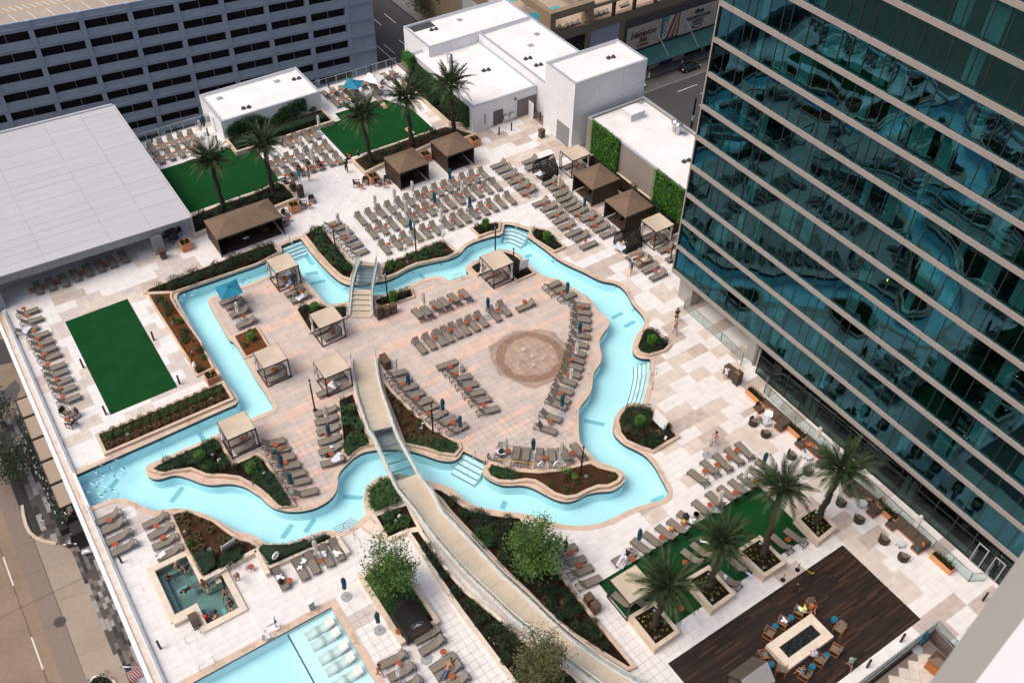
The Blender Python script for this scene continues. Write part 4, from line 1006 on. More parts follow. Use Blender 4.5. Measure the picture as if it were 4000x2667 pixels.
for x, y, z in ((64.5,90.5,4.28),(66.8,92.5,4.28),(60.5,101,4.28)): roof_drain(wb2, x, y, z)
m = MB(); m.lathe([(.34,0),(.34,.35),(.42,.4),(.42,.6),(.25,.66),(.25,.78),(.4,.82),(.36,1.0),(.001,1.08)], 14); m.obj('roof_fan', STEEL, wb2, loc=(54.8, 94.0, 3.18))
m = MB(); m.box(53.9,57.0,101.2,102.5,4.29,4.36,0); m.obj('roof_grille', mat('dark_grille', (0.045,0.05,0.05), 0.6, 0.1), wb2)
dk = mat('grey_steel_door', (0.23,0.235,0.24), 0.5, 0.06)
_d = [(58.27,77.19),(58.43,74.84)]
m = MB(); m.box(59.09, 59.16, _d[1][1], _d[0][1], .02, 2.55); m.obj('roller_door', dk, wb2)
_d = [(54.29,83.1),(55.62,83.1)]
m = MB(); m.box(_d[0][0], _d[1][0], 83.28, 83.36, .02, 1.9); m.obj('entry_recess', mat('dark_entry', (0.10,0.10,0.10), 0.8), wb2)
_d = [(58.35,82.8),(60.23,82.62)]
m = MB(); m.box(57.7, 60.4, 83.26, 83.36, .02, 2.35); m.obj('passage_shade_panel', mat('shaded_passage', (0.17,0.15,0.14), 0.8), wb2)  # flat panel on the wall, the passage's shade put into its colour
for x in (55.9, 56.8): m = MB(); m.box(-.28,.28,-.3,0,.55,1.0); m.cyl(0,-.2,1.0,1.06,.2); m.obj('drinking_fountain', STEEL, wb2, loc=(x, 83.3, 0))
m = MB(); m.box(53.0,53.18,83.2,83.33,.75,1.9); m.obj('wall_cabinet', GALV, wb2)
m = MB(); m.box(57.2,57.6,83.3,83.34,2.5,2.8); m.obj('wall_sign', mat('olive_sign', (0.2,0.18,0.06), 0.6), wb2)
m = MB(); m.box(59.12,59.16,82.0,83.0,.02,2.1); m.obj('side_door', STUCCO, wb2)
rl = thing('taupe_low_building', 'low taupe building with white roof and green wall panels', 'building', (0,0,0))
block(rl, 60.65, 68.85, 46, 73.55, 0, 4.2, wallm=STUCCO_T, pw=6.0)
t = [(65.36,71.25),][0]
m = MB(); m.box(-1.0,1.0,-.85,.85,0,.12);
for k in range(6): m.box(-1.0,1.0,-.85,.85,.14+k*.12,.22+k*.12)
m.box(-1.04,1.04,-.88,.88,.86,.92); m.obj('roof_air_unit', STUCCO, rl, loc=(t[0], t[1], 3.98))
for q in [(67.39,66.38),(67.25,65.69)]:
 m = MB(); m.cyl(0,0,0,1.0,.27,n=12); m.lathe([(.27,.9),(.5,1.0),(.5,1.25),(.1,1.5),(.001,1.5)], 12); m.obj('exhaust_stack', STEEL, rl, loc=(q[0], q[1], 3.98))
t = [(64.29,61.2),][0]; vent_pair(rl, t[0], t[1], 3.98)
t = [(68.09,73.13),][0]; roof_drain(rl, t[0], t[1], 3.98); t = [(68.01,65.29),][0]; roof_drain(rl, t[0], t[1], 3.98)

# ------------------------------------------------------------------ pavilion with the big pale roof
pv = thing('pool_pavilion', 'open bar pavilion with a wide pale metal roof', 'pavilion', (0,0,0))
ROOFM = mat('pale_metal_roof', (0.44,0.44,0.47), 0.7, 0.05, 0.5, fine=0.04, streak=(0.25,2.0,1)); ROOFS = mat('roof_underlay', (0.25,0.24,0.24), 0.9)
FASC = mat('grey_green_fascia', (0.26,0.295,0.305), 0.6, 0.06, 1)
def rz_(x): return 2.92+max(0, (16.85-x))*0.036
PY0, PY1 = 81.75, 106.6
rows = 20
m = MB(); m.hull8([(-9,PY0+.1,rz_(-9)-.12),(16.8,PY0+.1,rz_(16.8)-.12),(16.8,PY1,rz_(16.8)-.12),(-9,PY1,rz_(-9)-.12)], [(-9,PY0+.1,rz_(-9)-.035),(16.8,PY0+.1,rz_(16.8)-.035),(16.8,PY1,rz_(16.8)-.035),(-9,PY1,rz_(-9)-.035)]); m.obj('roof_underlay', ROOFS, pv)
xs = [-9, -3.2, 2.9, 9.0, 13.0, 16.85]
rr = random.Random(9)
for i in range(rows):
 ya, yb = PY0+(PY1-PY0)*i/rows, PY0+(PY1-PY0)*(i+1)/rows
 off = rr.uniform(-.15,.15)
 for x0, x1 in zip(xs[:-1], xs[1:]):
  x0 += .012; x1 -= .012; a, b = ya+.02, yb-.02; dz = rr.uniform(-.012,.012)
  m = MB(); m.hull8([(x0,a,rz_(x0)-.034),(x1,a,rz_(x1)-.034),(x1,b,rz_(x1)-.034),(x0,b,rz_(x0)-.034)], [(x0,a,rz_(x0)+dz),(x1,a,rz_(x1)+dz),(x1,b,rz_(x1)+.012),(x0,b,rz_(x0)+.012)]); m.obj('roof_panel', ROOFM, pv)
m = MB(); m.bar((-9,PY1+.15,rz_(-9)+.02),(16.85,PY1+.15,rz_(16.85)+.02),.3,.25); m.bar((16.95,PY0,2.9),(16.95,PY1,2.9),.18,.25); m.bar((-9,PY0-.04,rz_(-9)-.02),(16.95,PY0-.04,2.90),.12,.1); m.obj('roof_edge', ROOFM, pv)
x = 16.9
while x > -9:
 x1 = x-1.28; t = min(1.0, (16.9-x)/4.5); t1 = min(1.0, (16.9-x1)/4.5)
 zl, zr = rz_(x1)-.10, rz_(x)-.10
 bl, br = zl-.14-.72*t1, zr-.14-.72*t
 m = MB(); m.hull8([(x1+.012,PY0+.05,bl),(x-.012,PY0+.05,br),(x-.012,PY0+.32,br),(x1+.012,PY0+.32,bl)],[(x1+.012,PY0+.0,zl),(x-.012,PY0+.0,zr),(x-.012,PY0+.3,zr),(x1+.012,PY0+.3,zl)]); m.obj('fascia_panel', FASC, pv)
 x = x1
m = MB(); m.box(-9,15.6,PY0+.35,PY1-.5,2.18,2.24); m.obj('soffit', FASC, pv)
for x0, x1 in ((12.55,13.6),(-2.9,-1.85)):
 m = MB(); m.box(x0, x1, PY0-.25, PY0+.9, 0, 2.2); m.obj('column', FASC, pv)
m = MB(); m.box(-2.0,12.0,88.5,88.8,0,2.15); m.box(13.0,13.2,86,100,0,2.15); m.obj('bar_wall', mat('dark_bar_wall', (0.03,0.03,0.03), 0.8), pv)

# ------------------------------------------------------------------ parking garage across the street
gar = thing('parking_garage', 'grey blue concrete parking garage with open sloping decks', 'garage', (0,0,0))
GY = 147.0; SL = -0.066
zb = lambda x, k: -4.5-3.0*k+SL*(x-15)
GX0, GX1 = -24.0, 70.3
cols_x = [15.42+7.13*n for n in range(-5, 8)]
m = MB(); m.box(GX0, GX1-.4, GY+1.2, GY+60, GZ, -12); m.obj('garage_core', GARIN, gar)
m = MB(); m.hull8([(GX0,GY+.6,-30),(GX1-.3,GY+.6,-30),(GX1-.3,GY+60,-30),(GX0,GY+60,-30)], [(GX0,GY+.6,zb(GX0,0)-.2),(GX1-.3,GY+.6,zb(GX1,0)-.2),(GX1-.3,GY+60,zb(GX1,0)-.2),(GX0,GY+60,zb(GX0,0)-.2)]); m.obj('dark_interior', GARIN, gar)  # solid block, the shade inside the decks put into its black
for k in range(0, 9):
 a, b = zb(GX0,k), zb(GX1,k)
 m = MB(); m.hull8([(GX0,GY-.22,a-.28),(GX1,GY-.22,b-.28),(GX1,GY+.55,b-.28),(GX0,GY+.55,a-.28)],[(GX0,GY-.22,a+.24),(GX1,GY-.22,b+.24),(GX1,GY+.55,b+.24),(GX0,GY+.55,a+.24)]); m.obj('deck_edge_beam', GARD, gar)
 ext = cols_x + [GX1]
 for c0, c1 in zip(ext[:-1], ext[1:]):
  x0, x1 = c0+.38, c1-.38
  if c1 == GX1: x1 = GX1; top = -.30
  else: top = -1.74
  if not in_view((x0+x1)/2, GY, zb((x0+x1)/2, k)-2, .08): continue
  f = lambda x, d: zb(x, k)+d
  if k < 8:
   m = MB(); m.hull8([(x0,GY-.05,f(x0,-2.755)),(x1,GY-.05,f(x1,-2.755)),(x1,GY+.2,f(x1,-2.755)),(x0,GY+.2,f(x0,-2.755))],[(x0,GY-.05,f(x0,top)),(x1,GY-.05,f(x1,top)),(x1,GY+.2,f(x1,top)),(x0,GY+.2,f(x0,top))]); m.obj('spandrel_panel', GARC, gar)
   if c1 != GX1:
    xm = (x0+x1)/2; m = MB(); m.bar((xm,GY+.1,f(xm,-1.74)),(xm,GY+.1,f(xm,-.3)),.05); m.obj('cable_post', GALV, gar)
  if k == 0:
   m = MB(); m.hull8([(x0,GY-.05,f(x0,.245)),(x1,GY-.05,f(x1,.245)),(x1,GY+.2,f(x1,.245)),(x0,GY+.2,f(x0,.245))],[(x0,GY-.05,f(x0,1.12)),(x1,GY-.05,f(x1,1.12)),(x1,GY+.2,f(x1,1.12)),(x0,GY+.2,f(x0,1.12))]); m.obj('roof_parapet', GARC, gar)
for cx in cols_x:
 m = MB(); m.box(-.36, .36, GY-.2, GY+.5, GZ, zb(cx,0)+1.14); m.obj('column', GARC, gar, loc=(cx, 0, 0))
RDK = mat('roof_deck_concrete', (0.37,0.31,0.26), 0.9, 0.10, 0.3, fine=0.06)  # one even warm tan concrete for the roof deck
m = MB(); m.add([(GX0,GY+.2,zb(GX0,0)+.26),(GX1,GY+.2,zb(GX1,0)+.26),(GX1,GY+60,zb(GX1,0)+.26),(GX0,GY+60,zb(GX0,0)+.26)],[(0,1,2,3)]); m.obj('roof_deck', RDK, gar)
def onroof(x, y, d): return (x, y, zb(x,0)+.26+d)
def roofline(a, b, w, mt):
 a, b = Vector(a), Vector(b); d = (b-a).normalized(); n = Vector((-d.y,d.x))*w/2
 m = MB(); m.quad(onroof(*(a-n),.012), onroof(*(b-n),.012), onroof(*(b+n),.012), onroof(*(a+n),.012)); m.obj('parking_line', mt, gar)
for i in range(9): roofline((5.9+2.62*i, 152.0), (6.5+2.62*i, 149.0), .13, PAINT)
roofline((0,152.75),(40,152.75),.12,YPAINT); roofline((0,154.6),(40,154.6),.12,YPAINT)
for i in range(26): roofline((3+.95*i,154.5),(3.7+.95*i,152.85),.16,PAINT)

# ------------------------------------------------------------------ side street and the hotel across it
for a, b in ([(79.48,166.53),(79.39,162.79)], [(82.28,167),(82.3,162.05)], [(76.15,155.67),(76.19,151.39)], [(79.48,155.63),(79.53,153.56)], [(74.78,156.43),(74.72,147.69)]):
 stripe(a, b, .15, GZ+.004, PAINT, 'lane_line')
for a, b in ([(112.97,111.9),(117.65,111.97)], [(115.96,109.16),(117.69,109.14)], [(113.02,106.31),(114.8,106.27)]):
 stripe(a, b, .16, GZ+.004, PAINT, 'lane_dash')
sheet([(86.3,160.5),(96,160.5),(96,190),(86.3,190)], GZ+.12, WALKC, 'pavement')
sheet([(86.2,118.3),(150,118.3),(150,121),(86.2,121)], GZ+.13, WALKC, 'pavement')
sheet([(86.2,121),(88.2,121),(88.2,160.4),(86.2,160.4)], GZ+.125, WALKC, 'pavement')
m = MB(); m.box(86.0,150,118.1,118.3,GZ,GZ+.13); m.box(86.0,86.2,118.3,190,GZ,GZ+.13); m.obj('kerb', ASPH, kind='structure')
sheet([(80,115.0),(150,115.0),(150,118.1),(80,118.1)], GZ+.002, mat('parking_lane_concrete', (0.10,0.095,0.09), 0.9, 0.15, 0.4), 'kerb_lane')
stripe((85,114.85),(150,114.85),.5,GZ+.006,mat('gutter_concrete', (0.15,0.14,0.125), 0.9, 0.1), 'gutter')
hot = thing('street_hotel', 'tan hotel across the street with roof terrace and name signs', 'building', (0,0,0))
HY = 120.8
m = MB(); m.box(88.3,97.6,HY+.3,165,GZ,-16.2); m.box(97.6,150,HY+.45,165,GZ,-14.95); m.box(88.3,97.6,HY+.45,165,-16.2,-14.95); m.obj('wall_core', TAN, hot)
m = MB(); m.box(88.2,150,HY,HY+.4,-16.3,-14.75); m.box(97.7,98.8,HY+.02,HY+.6,GZ,-16.3); m.box(105.35,106.4,HY+.02,HY+.6,GZ,-16.3); m.box(88.2,93.0,HY,HY+.4,GZ,-16.32); m.obj('front_wall', TAN, hot)
m = MB(); m.box(88.4,150,HY+.5,164,-14.94,-14.86); m.obj('terrace_floor', mat('terrace_concrete', (0.42,0.32,0.24), 0.9, 0.1, 0.5), hot)
m = MB(); m.box(93.0,97.68,HY+.2,HY+.28,GZ,-16.31); m.obj('dark_bay', mat('black_brown_bay', (0.008,0.006,0.006), 0.8), hot)
GDOOR = mat('pale_blue_door', (0.28,0.30,0.36), 0.7, 0.05)
for k in range(22):
 m = MB(); m.box(98.85,105.3,HY+.15,HY+.22,-.26,.26); m.obj('door_slat', GDOOR, hot, loc=(0,0,GZ+.3+k*.53))
m = MB(); m.box(106.4,129.5,HY-.1,HY+.4,-23.0,-17.2); m.obj('sign_surround', mat('dark_sign_surround', (0.05,0.05,0.052), 0.6), hot)
for x0, x1 in ((107.0,115.0),(119.4,128.6)):
 for i in range(6):
  for k in range(4):
   a, b = x0+(x1-x0)*i/6, x0+(x1-x0)*(i+1)/6; m = MB(); m.box(a+.02,b-.02,HY-.2,HY-.12,-22.7+1.16*k+.02,-21.54+1.16*k-.02); m.obj('stone_slab', STONE, hot)
# painted panels: plain generic patterns in the colours of the mural
MUR = [mat('mural_'+n, c, 0.6, 0.15, 3) for n, c in (('teal', (0.03,0.20,0.28)), ('yellow', (0.55,0.33,0.03)), ('pink', (0.42,0.15,0.20)), ('navy', (0.02,0.03,0.12)), ('cream', (0.5,0.45,0.36)), ('green', (0.12,0.25,0.04)))]
m = MB(); m.box(115.3,119.1,HY-.2,HY-.14,-22.4,-18.1,0)
for i in range(9):
 a = 115.3+.42*i; m.add([(a,HY-.215,-22.4),(min(a+.36,119.1),HY-.215,-22.4),(min(a+2.0,119.1),HY-.215,-18.1),(min(a+1.64,119.1),HY-.215,-18.1)],[(0,1,2,3)],(1,4,2,3,1,2,3,1,2)[i])
for i in range(4):
 q = [(116.0+.35*math.cos(t*PI/6)*(1+.3*(i%2)), HY-.23, -19.2-.8*i+.35*math.sin(t*PI/6)) for t in range(12)]; m.add(q,[tuple(range(12))],4)
 q = [(116.0+.2*math.cos(t*PI/6), HY-.24, -19.2-.8*i+.2*math.sin(t*PI/6)) for t in range(12)]; m.add(q,[tuple(range(12))],3)
m.obj('mural_panel', MUR, hot)
m = MB(); m.box(115.0,119.2,HY-.05,HY+.02,-27.8,-24.2,3)
for i in range(14):
 cx, cz = 115.6+(i*.83)%3.4, -27.3+(i*.61)%2.0; q = [(cx+.24*math.cos(t*PI/4), HY-.065, cz+.24*math.sin(t*PI/4)) for t in range(8)]; m.add(q,[tuple(range(8))],5 if i % 3 else 0)
m.add([(115.1,HY-.075,-25.4),(115.6,HY-.075,-25.2),(116.4,HY-.075,-24.3),(116.0,HY-.075,-25.6),(115.8,HY-.075,-27.6),(115.2,HY-.075,-27.6)],[(0,1,2,3),(0,3,4,5)],1)
m.obj('lower_mural_panel', MUR, hot)
RX = Matrix.Rotation(PI/2, 4, 'X')
lettering('WN', .85, Matrix.Translation((118.6,HY-.08,-24.75)) @ Matrix.Rotation(0,4,'Y') @ RX, MUR[1], hot, 'mural_lettering')
SIGNR = mat('dark_red_letter', (0.06,0.008,0.008), 0.5, 0); SIGNB = mat('dark_teal_letter', (0.015,0.05,0.06), 0.5, 0)
SH = Matrix.Shear('XZ', 4, (0.22, 0)) if False else Matrix.Identity(4); SH[0][1] = 0.25
lettering('Hampton', 1.55, Matrix.Translation((110.9,HY-.26,-19.75)) @ RX @ SH, SIGNR, hot, 'sign_lettering', .05)
lettering('Inn', 1.5, Matrix.Translation((110.9,HY-.26,-21.0)) @ RX @ SH, SIGNR, hot, 'sign_lettering', .05)
lettering('by HILTON', .55, Matrix.Translation((110.9,HY-.26,-22.0)) @ RX, SIGNR, hot, 'sign_lettering', .04)
lettering('HOMEWOOD', .95, Matrix.Translation((124.0,HY-.26,-20.0)) @ RX, SIGNB, hot, 'sign_lettering', .05)
lettering('SUITES', .85, Matrix.Translation((124.0,HY-.26,-20.85)) @ RX, SIGNB, hot, 'sign_lettering', .05)
m = MB(); m.add([(124+1.3*math.cos(t*PI/12),HY-.24,-21.9+.42*math.sin(t*PI/12)) for t in range(24)],[tuple(range(24))]); m.box(122.6,125.6,HY-.25,HY-.21,-21.36,-21.3); m.obj('sign_badge', SIGNB, hot)
lettering('Hilton', .62, Matrix.Translation((124.0,HY-.27,-21.9)) @ RX @ SH, PAINT, hot, 'sign_lettering', .01)
m = MB(); m.add([(123.0,HY-.25,-19.3),(125.3,HY-.25,-19.3),(125.0,HY-.25,-18.6),(124.2,HY-.25,-18.75),(123.4,HY-.25,-18.4),(122.9,HY-.25,-18.8)],[(0,1,2,3,4,5)]); m.obj('sign_emblem', SIGNB, hot)
CANG = mat('green_glass_canopy', (0.012,0.062,0.055), 0.25, 0.3, 0.5, spec=0.7)
m = MB(); m.hull8([(109,HY-3.3,-24.7),(131,HY-3.3,-24.7),(131,HY-.22,-23.6),(109,HY-.22,-23.6)],[(109,HY-3.3,-24.6),(131,HY-3.3,-24.6),(131,HY-.22,-23.1),(109,HY-.22,-23.1)]); cn = m.obj('street_canopy', CANG, hot)
for x in (114.3,121.5): m = MB(); m.bar((x-.6,HY-.25,-19.9),(x+.9,HY-3.0,-24.4),.09); m.obj('canopy_tie_rod', GALV, cn)
m = MB(); m.box(106.4,150,HY+.1,HY+.2,GZ,-23.0); m.obj('ground_storey_glazing', mat('dark_lobby', (0.012,0.014,0.015), 0.3, 0.2), hot)
for x0, x1 in ((113.3,115.0),(119.3,121.9),(126.4,128.2)):
 m = MB(); m.box(x0,x1,HY-.1,HY+.09,GZ+.13,-24.0); m.obj('stone_pier', STONE, hot)
 m = MB(); m.box((x0+x1)/2-.08,(x0+x1)/2+.08,HY-.2,HY-.1,-25.6,-24.4); m.obj('wall_light', BLACK, hot)
# terrace portal, rail and pool
m = MB(); m.box(89.9,99.0,HY-.1,HY+1.0,-12.1,-10.8); m.box(89.9,91.0,HY-.1,HY+3.0,-14.85,-12.1); m.box(97.7,99.0,HY-.1,HY+1.6,-14.85,-12.1); m.box(89.9,90.9,HY+1.0,HY+12,-12.1,-10.8); m.box(98.2,99.2,HY+1.0,HY+12,-12.1,-10.8); m.obj('portal_frame', TAN2, hot)
m = MB(); m.box(99.2,135,HY-.05,HY+.4,-12.2,-11.6); m.obj('pergola_beam', TAN2, hot)
for x in (103.6,108.2,113.1,119): m = MB(); m.box(x-.3,x+.3,HY,HY+.4,-14.75,-12.2); m.obj('pergola_post', BIND, hot)
REDR = mat('rust_red_rail', (0.12,0.03,0.018), 0.6, 0.1)
for z in (-14.65,-14.42,-14.2): m = MB(); m.bar((91,HY+.1,z),(97.7,HY+.1,z),.06); m.bar((99,HY+.1,z),(125,HY+.1,z),.06); m.obj('terrace_rail', REDR, hot)
TPW = mat('terrace_pool_water', (0.08,0.38,0.42), 0.1, 0.05)
m = MB(); m.box(90.9,97.8,HY+4.6,HY+8.6,-14.855,-14.84); m.box(91.5,97.9,HY+14.0,HY+16.0,-14.855,-14.84); m.obj('terrace_pool', TPW, hot)
for a, b in ((124,128),(131,135),(140,146)): m = MB(); m.box(88.2,88.29,a,b,-26,-17); m.obj('side_wall_shutter', GALV, hot)

# ------------------------------------------------------------------ ledge of the building the picture is taken from
led = thing('window_ledge', 'grey ledge close to the camera in the lower right corner', 'ledge', (0,0,0))
l1 = [Vector((*p, 60.5)) for p in [(2.24,0.46),(1.65,0.34)]]; l2 = [Vector((*p, 60.5)) for p in [(2.05,0.32),(1.75,0.27)]]
e1 = (l1[0]-l1[1]).normalized(); e2 = (l2[0]-l2[1]).normalized()
A0, A1 = l1[1]-e1*1.2, l1[0]+e1*1.2; B0, B1 = l2[1]-e2*1.2, l2[0]+e2*1.2
dn_ = Vector((0,0,-.12))
m = MB(); m.hull8([A0+dn_, A1+dn_, B1+dn_, B0+dn_], [A0, A1, B1, B0]); m.obj('ledge_top', mat('ledge_grey_tone', (0.30,0.285,0.255), 0.8, 0.03, 2), led)  # ledge top in a darker grey than the upstand
inn = Vector((.22,-.42,.05))
m = MB(); m.hull8([B0+dn_, B1+dn_, B1+inn+dn_, B0+inn+dn_], [B0+Vector((0,0,.012)), B1+Vector((0,0,.012)), B1+inn, B0+inn]); m.obj('ledge_upstand', mat('ledge_white_tone', (0.66,0.65,0.66), 0.8, 0.02, 2), led)

# ------------------------------------------------------------------ bridges
def ribbon(ml, mr, zs): return [(*a, z) for a, z in zip(ml, zs)], [(*b, z) for b, z in zip(mr, zs)]
def resample(pts, n):
 P = [Vector(p) for p in pts]; d = [0]
 for a, b in zip(P[:-1], P[1:]): d.append(d[-1]+(b-a).length)
 out = []
 for i in range(n):
  t = d[-1]*i/(n-1); k = 0
  while k < len(P)-2 and d[k+1] < t: k += 1
  out.append(P[k].lerp(P[k+1], (t-d[k])/max(1e-6, d[k+1]-d[k])))
 return out
def spline(pts, n):
 P = [Vector(p) for p in pts]; out = []
 ext = [P[0]*2-P[1]] + P + [P[-1]*2-P[-2]]
 for i in range(len(P)-1):
  a, b, c, d = ext[i:i+4]
  for k in range(8):
   t = k/8; out.append(0.5*((2*b)+(c-a)*t+(2*a-5*b+4*c-d)*t*t+(3*b-a-3*c+d)*t**3))
 out.append(P[-1]); return resample(out, n)
def bridge(t, L, R, zfun, n, glass, step_mat, thick=0.35, slab=CONC, seg=4, wall_w=0.22, wall_h=0.24, fullwall=None):
 """L, R: edges of the walking surface in plan; glass: (from, to) share of the length with glass floor"""
 Ls, Rs = spline(L, n), spline(R, n); tt = [i/(n-1) for i in range(n)]
 up = lambda p, z: (p.x, p.y, z)
 for i in range(0, n-1, seg):
  j = min(i+seg, n-1)
  g = glass[0]-1e-6 <= tt[i] < glass[1]-1e-6
  m = MB()
  for k in range(i, j):
   e0 = .006 if k == i else 0; z0, z1 = zfun(tt[k]), zfun(tt[k+1])
   a, b, c, d = Ls[k].lerp(Ls[k+1], e0*3), Rs[k].lerp(Rs[k+1], e0*3), Rs[k+1], Ls[k+1]
   if g: m.quad(up(a,z0), up(b,z0), up(c,z1), up(d,z1))
   else: m.hull8([up(a,z0-thick), up(b,z0-thick), up(c,z1-thick), up(d,z1-thick)], [up(a,z0), up(b,z0), up(c,z1), up(d,z1)])
  m.obj('glass_floor_panel' if g else 'floor_slab', BRGLASS if g else slab, t)
  if g:
   m = MB(); z = zfun(tt[i]); m.bar(up(Ls[i],z-.06), up(Rs[i],z-.06), .07, .10); m.obj('cross_beam', GALV, t)
 cl = lambda a, b, k: (a-b).normalized()
 for S, O in ((Ls, Rs), (Rs, Ls)):
  outp = [p + (p-q).normalized()*wall_w for p, q in zip(S, O)]
  for i in range(0, n-1, seg*2):
   j = min(i+seg*2, n-1); m = MB()
   for k in range(i, j):
    z0, z1 = zfun(tt[k]), zfun(tt[k+1]); lo0 = (fullwall if fullwall is not None else z0-.5); lo1 = (fullwall if fullwall is not None else z1-.5)
    if glass[0] <= tt[k] < glass[1]: lo0, lo1 = z0-.45, z1-.45
    m.hull8([up(S[k],lo0), up(outp[k],lo0), up(outp[k+1],lo1), up(S[k+1],lo1)], [up(S[k],z0+wall_h), up(outp[k],z0+wall_h), up(outp[k+1],z1+wall_h), up(S[k+1],z1+wall_h)])
   m.obj('side_beam', CONCW, t)
  mid = [a.lerp(b, .55) for a, b in zip(S, outp)]
  for i in range(0, n-1, seg):
   j = min(i+seg, n-1); m = MB()
   for k in range(i, j):
    z0, z1 = zfun(tt[k])+wall_h, zfun(tt[k+1])+wall_h; m.quad(up(mid[k],z0), up(mid[k+1],z1), up(mid[k+1],z1+.72), up(mid[k],z0+.72))
   m.obj('glass_panel', GLASS, t); m = MB(); z0 = zfun(tt[i])+wall_h; m.bar(up(mid[i],z0-.02), up(mid[i],z0+.72), .03); m.obj('glass_clamp', STEEL, t)
  m = MB(); m.tube([up(p, zfun(q)+wall_h+.74) for p, q in zip(mid, tt)], .028, 6); m.obj('handrail', STEEL, t)
sb_t = thing('stair_bridge', 'short arched stair bridge with glass floor over the upper pool arm', 'bridge', (0,0,0))
Lp = [(24.88,62.91),] + [(25.68,64.05),(26.51,65.36),(27.29,66.46)] + [(28.3,67.87),] + [(29.51,69.42),]
Rp = [(26.53,61.85),] + [(27.24,63.22),(27.97,64.42),(28.73,65.53)] + [(29.66,66.9),] + [(30.63,68.5),]
def zs_(t): return 0.05 + 0.95*math.sin(PI*min(1, max(0, t)))**0.7
bridge(sb_t, Lp, Rp, zs_, 29, (0.29, 0.85), None, thick=.3, seg=2, fullwall=None)
for k in range(5):
 Ls, Rs = spline(Lp, 29), spline(Rp, 29); i = k*2
 m = MB(); z = zs_(i/28)+.02+.02*k; a, b = Ls[i], Rs[i]; m.bar((a.x,a.y,z), (b.x,b.y,z), .34, .08); m.obj('stair_tread', CONC, sb_t)
lb_t = thing('long_ramp', 'long curving concrete ramp with glass span over the lower pool arm', 'bridge', (0,0,0))
Lp = [(22.44,57.64),] + [(21.62,55.75),] + [(20.63,52.93),(20.12,51.04)] + [(19.6,48.93),(19.53,47.73),(19.1,44.97),(18.66,42.38),(18.73,40.75)] + [(18.81,39.35),(18.78,37.47),(18.92,35.3),(19.11,33.28),(19.41,31.36),(19.71,29.79)] + [(20,28.1),(20.42,26.52),(20.91,24.69),(21.41,22.83),(21.98,20.99),(22.62,18.96),(23.38,17.04)]
Rp = [(24.21,56.74),] + [(23.3,54.66),] + [(22.39,52.09),(21.84,50.07)] + [(21.15,47.43),(20.99,46.57),(20.73,44.3),(20.48,42.09),(20.55,40.5)] + [(20.27,38.52),(20.42,36.98),(20.64,34.98),(20.85,33.03),(21.06,31.13),(21.29,30.02)] + [(21.61,28.38),(21.86,26.7),(22.14,25.11),(22.59,23.29),(23.23,21.4),(23.96,19.71),(24.87,17.93)]
def zr2(t):
 if t < 0.24: return 0.05+0.95*math.sin(PI/2*t/0.24)
 return 1.0-0.1*max(0, (t-.55)/.45)
bridge(lb_t, Lp, Rp, zr2, 89, (20/88, 32/88), None, thick=.3, seg=2, fullwall=None)

# ------------------------------------------------------------------ sun loungers
def make_lounger(ang, name):
 t = thing(name, 'taupe sling sun lounger', 'sun lounger')
 W2, H = .31, .31; hy = .30
 m = MB()
 for s in (-1,1): m.bar((s*W2,-1.0,H),(s*W2,1.0,H),.04,.05)
 m.bar((-W2,-1.0,H),(W2,-1.0,H),.04,.05); m.bar((-W2,1.0,H),(W2,1.0,H),.04,.05); m.bar((-W2,hy,H-.01),(W2,hy,H-.01),.03)
 m.obj('frame', CHAR, t)
 for s in (-1,1):
  for y in (-.92,.92): m = MB(); m.bar((s*W2,y,0),(s*W2,y,H-.025),.04,.045); m.obj('leg', CHAR, t)
 m = MB(); m.hull8([(-.285,-.99,H+.0),(.285,-.99,H+.0),(.285,hy,H+.0),(-.285,hy,H+.0)],[(-.285,-.99,H+.03),(.285,-.99,H+.03),(.285,hy,H+.02),(-.285,hy,H+.02)]); m.obj('seat', SLING, t)
 a = math.radians(ang); L = .70; y1, z1 = hy+L*math.cos(a), H+.02+L*math.sin(a)
 m = MB(); n = Vector((0,-math.sin(a),math.cos(a)))*.025
 m.hull8([(-.285,hy+.01,H),(.285,hy+.01,H),(.285,y1,z1-.02),(-.285,y1,z1-.02)],[(-.285,hy+.01+n.y,H+n.z),(.285,hy+.01+n.y,H+n.z),(.285,y1+n.y,z1+n.z-.02),(-.285,y1+n.y,z1+n.z-.02)]); b = m.obj('backrest', SLING, t)
 m = MB()
 for s in (-1,1): m.bar((s*.295,hy,H+.0),(s*.295,y1,z1-.01),.022)
 m.bar((-.295,y1,z1-.01),(.295,y1,z1-.01),.025)
 if ang > 5: m.bar((-.26,hy+L*.55*math.cos(a),H+L*.55*math.sin(a)),(-.26,.9,H),.02); m.bar((.26,hy+L*.55*math.cos(a),H+L*.55*math.sin(a)),(.26,.9,H),.02); m.bar((-.3,.78,H),(.3,.78,H),.02)
 m.obj('back_frame', CHAR, t)
 return Proto(t)
LOUNGE = {'f': make_lounger(2, 'sun_lounger'), 'l': make_lounger(24, 'sun_lounger'), 'h': make_lounger(44, 'sun_lounger'), 's': make_lounger(62, 'sun_lounger')}
def make_table(top):
 t = thing('side_table', 'round rust orange side table', 'side table')
 m = MB(); m.cyl(0,0,.47,.50,.235,n=20); m.obj('table_top', top, t)
 m = MB(); m.cyl(0,0,.22,.47,.022,n=8); m.obj('stem', BLACK, t)
 for k in range(3): a = 2*PI*k/3+.5; m = MB(); m.bar((0,0,.28),(.23*math.cos(a),.23*math.sin(a),.0),.028); m.obj('leg', BLACK, t)
 return Proto(t)
TABLE = make_table(ORANGE)
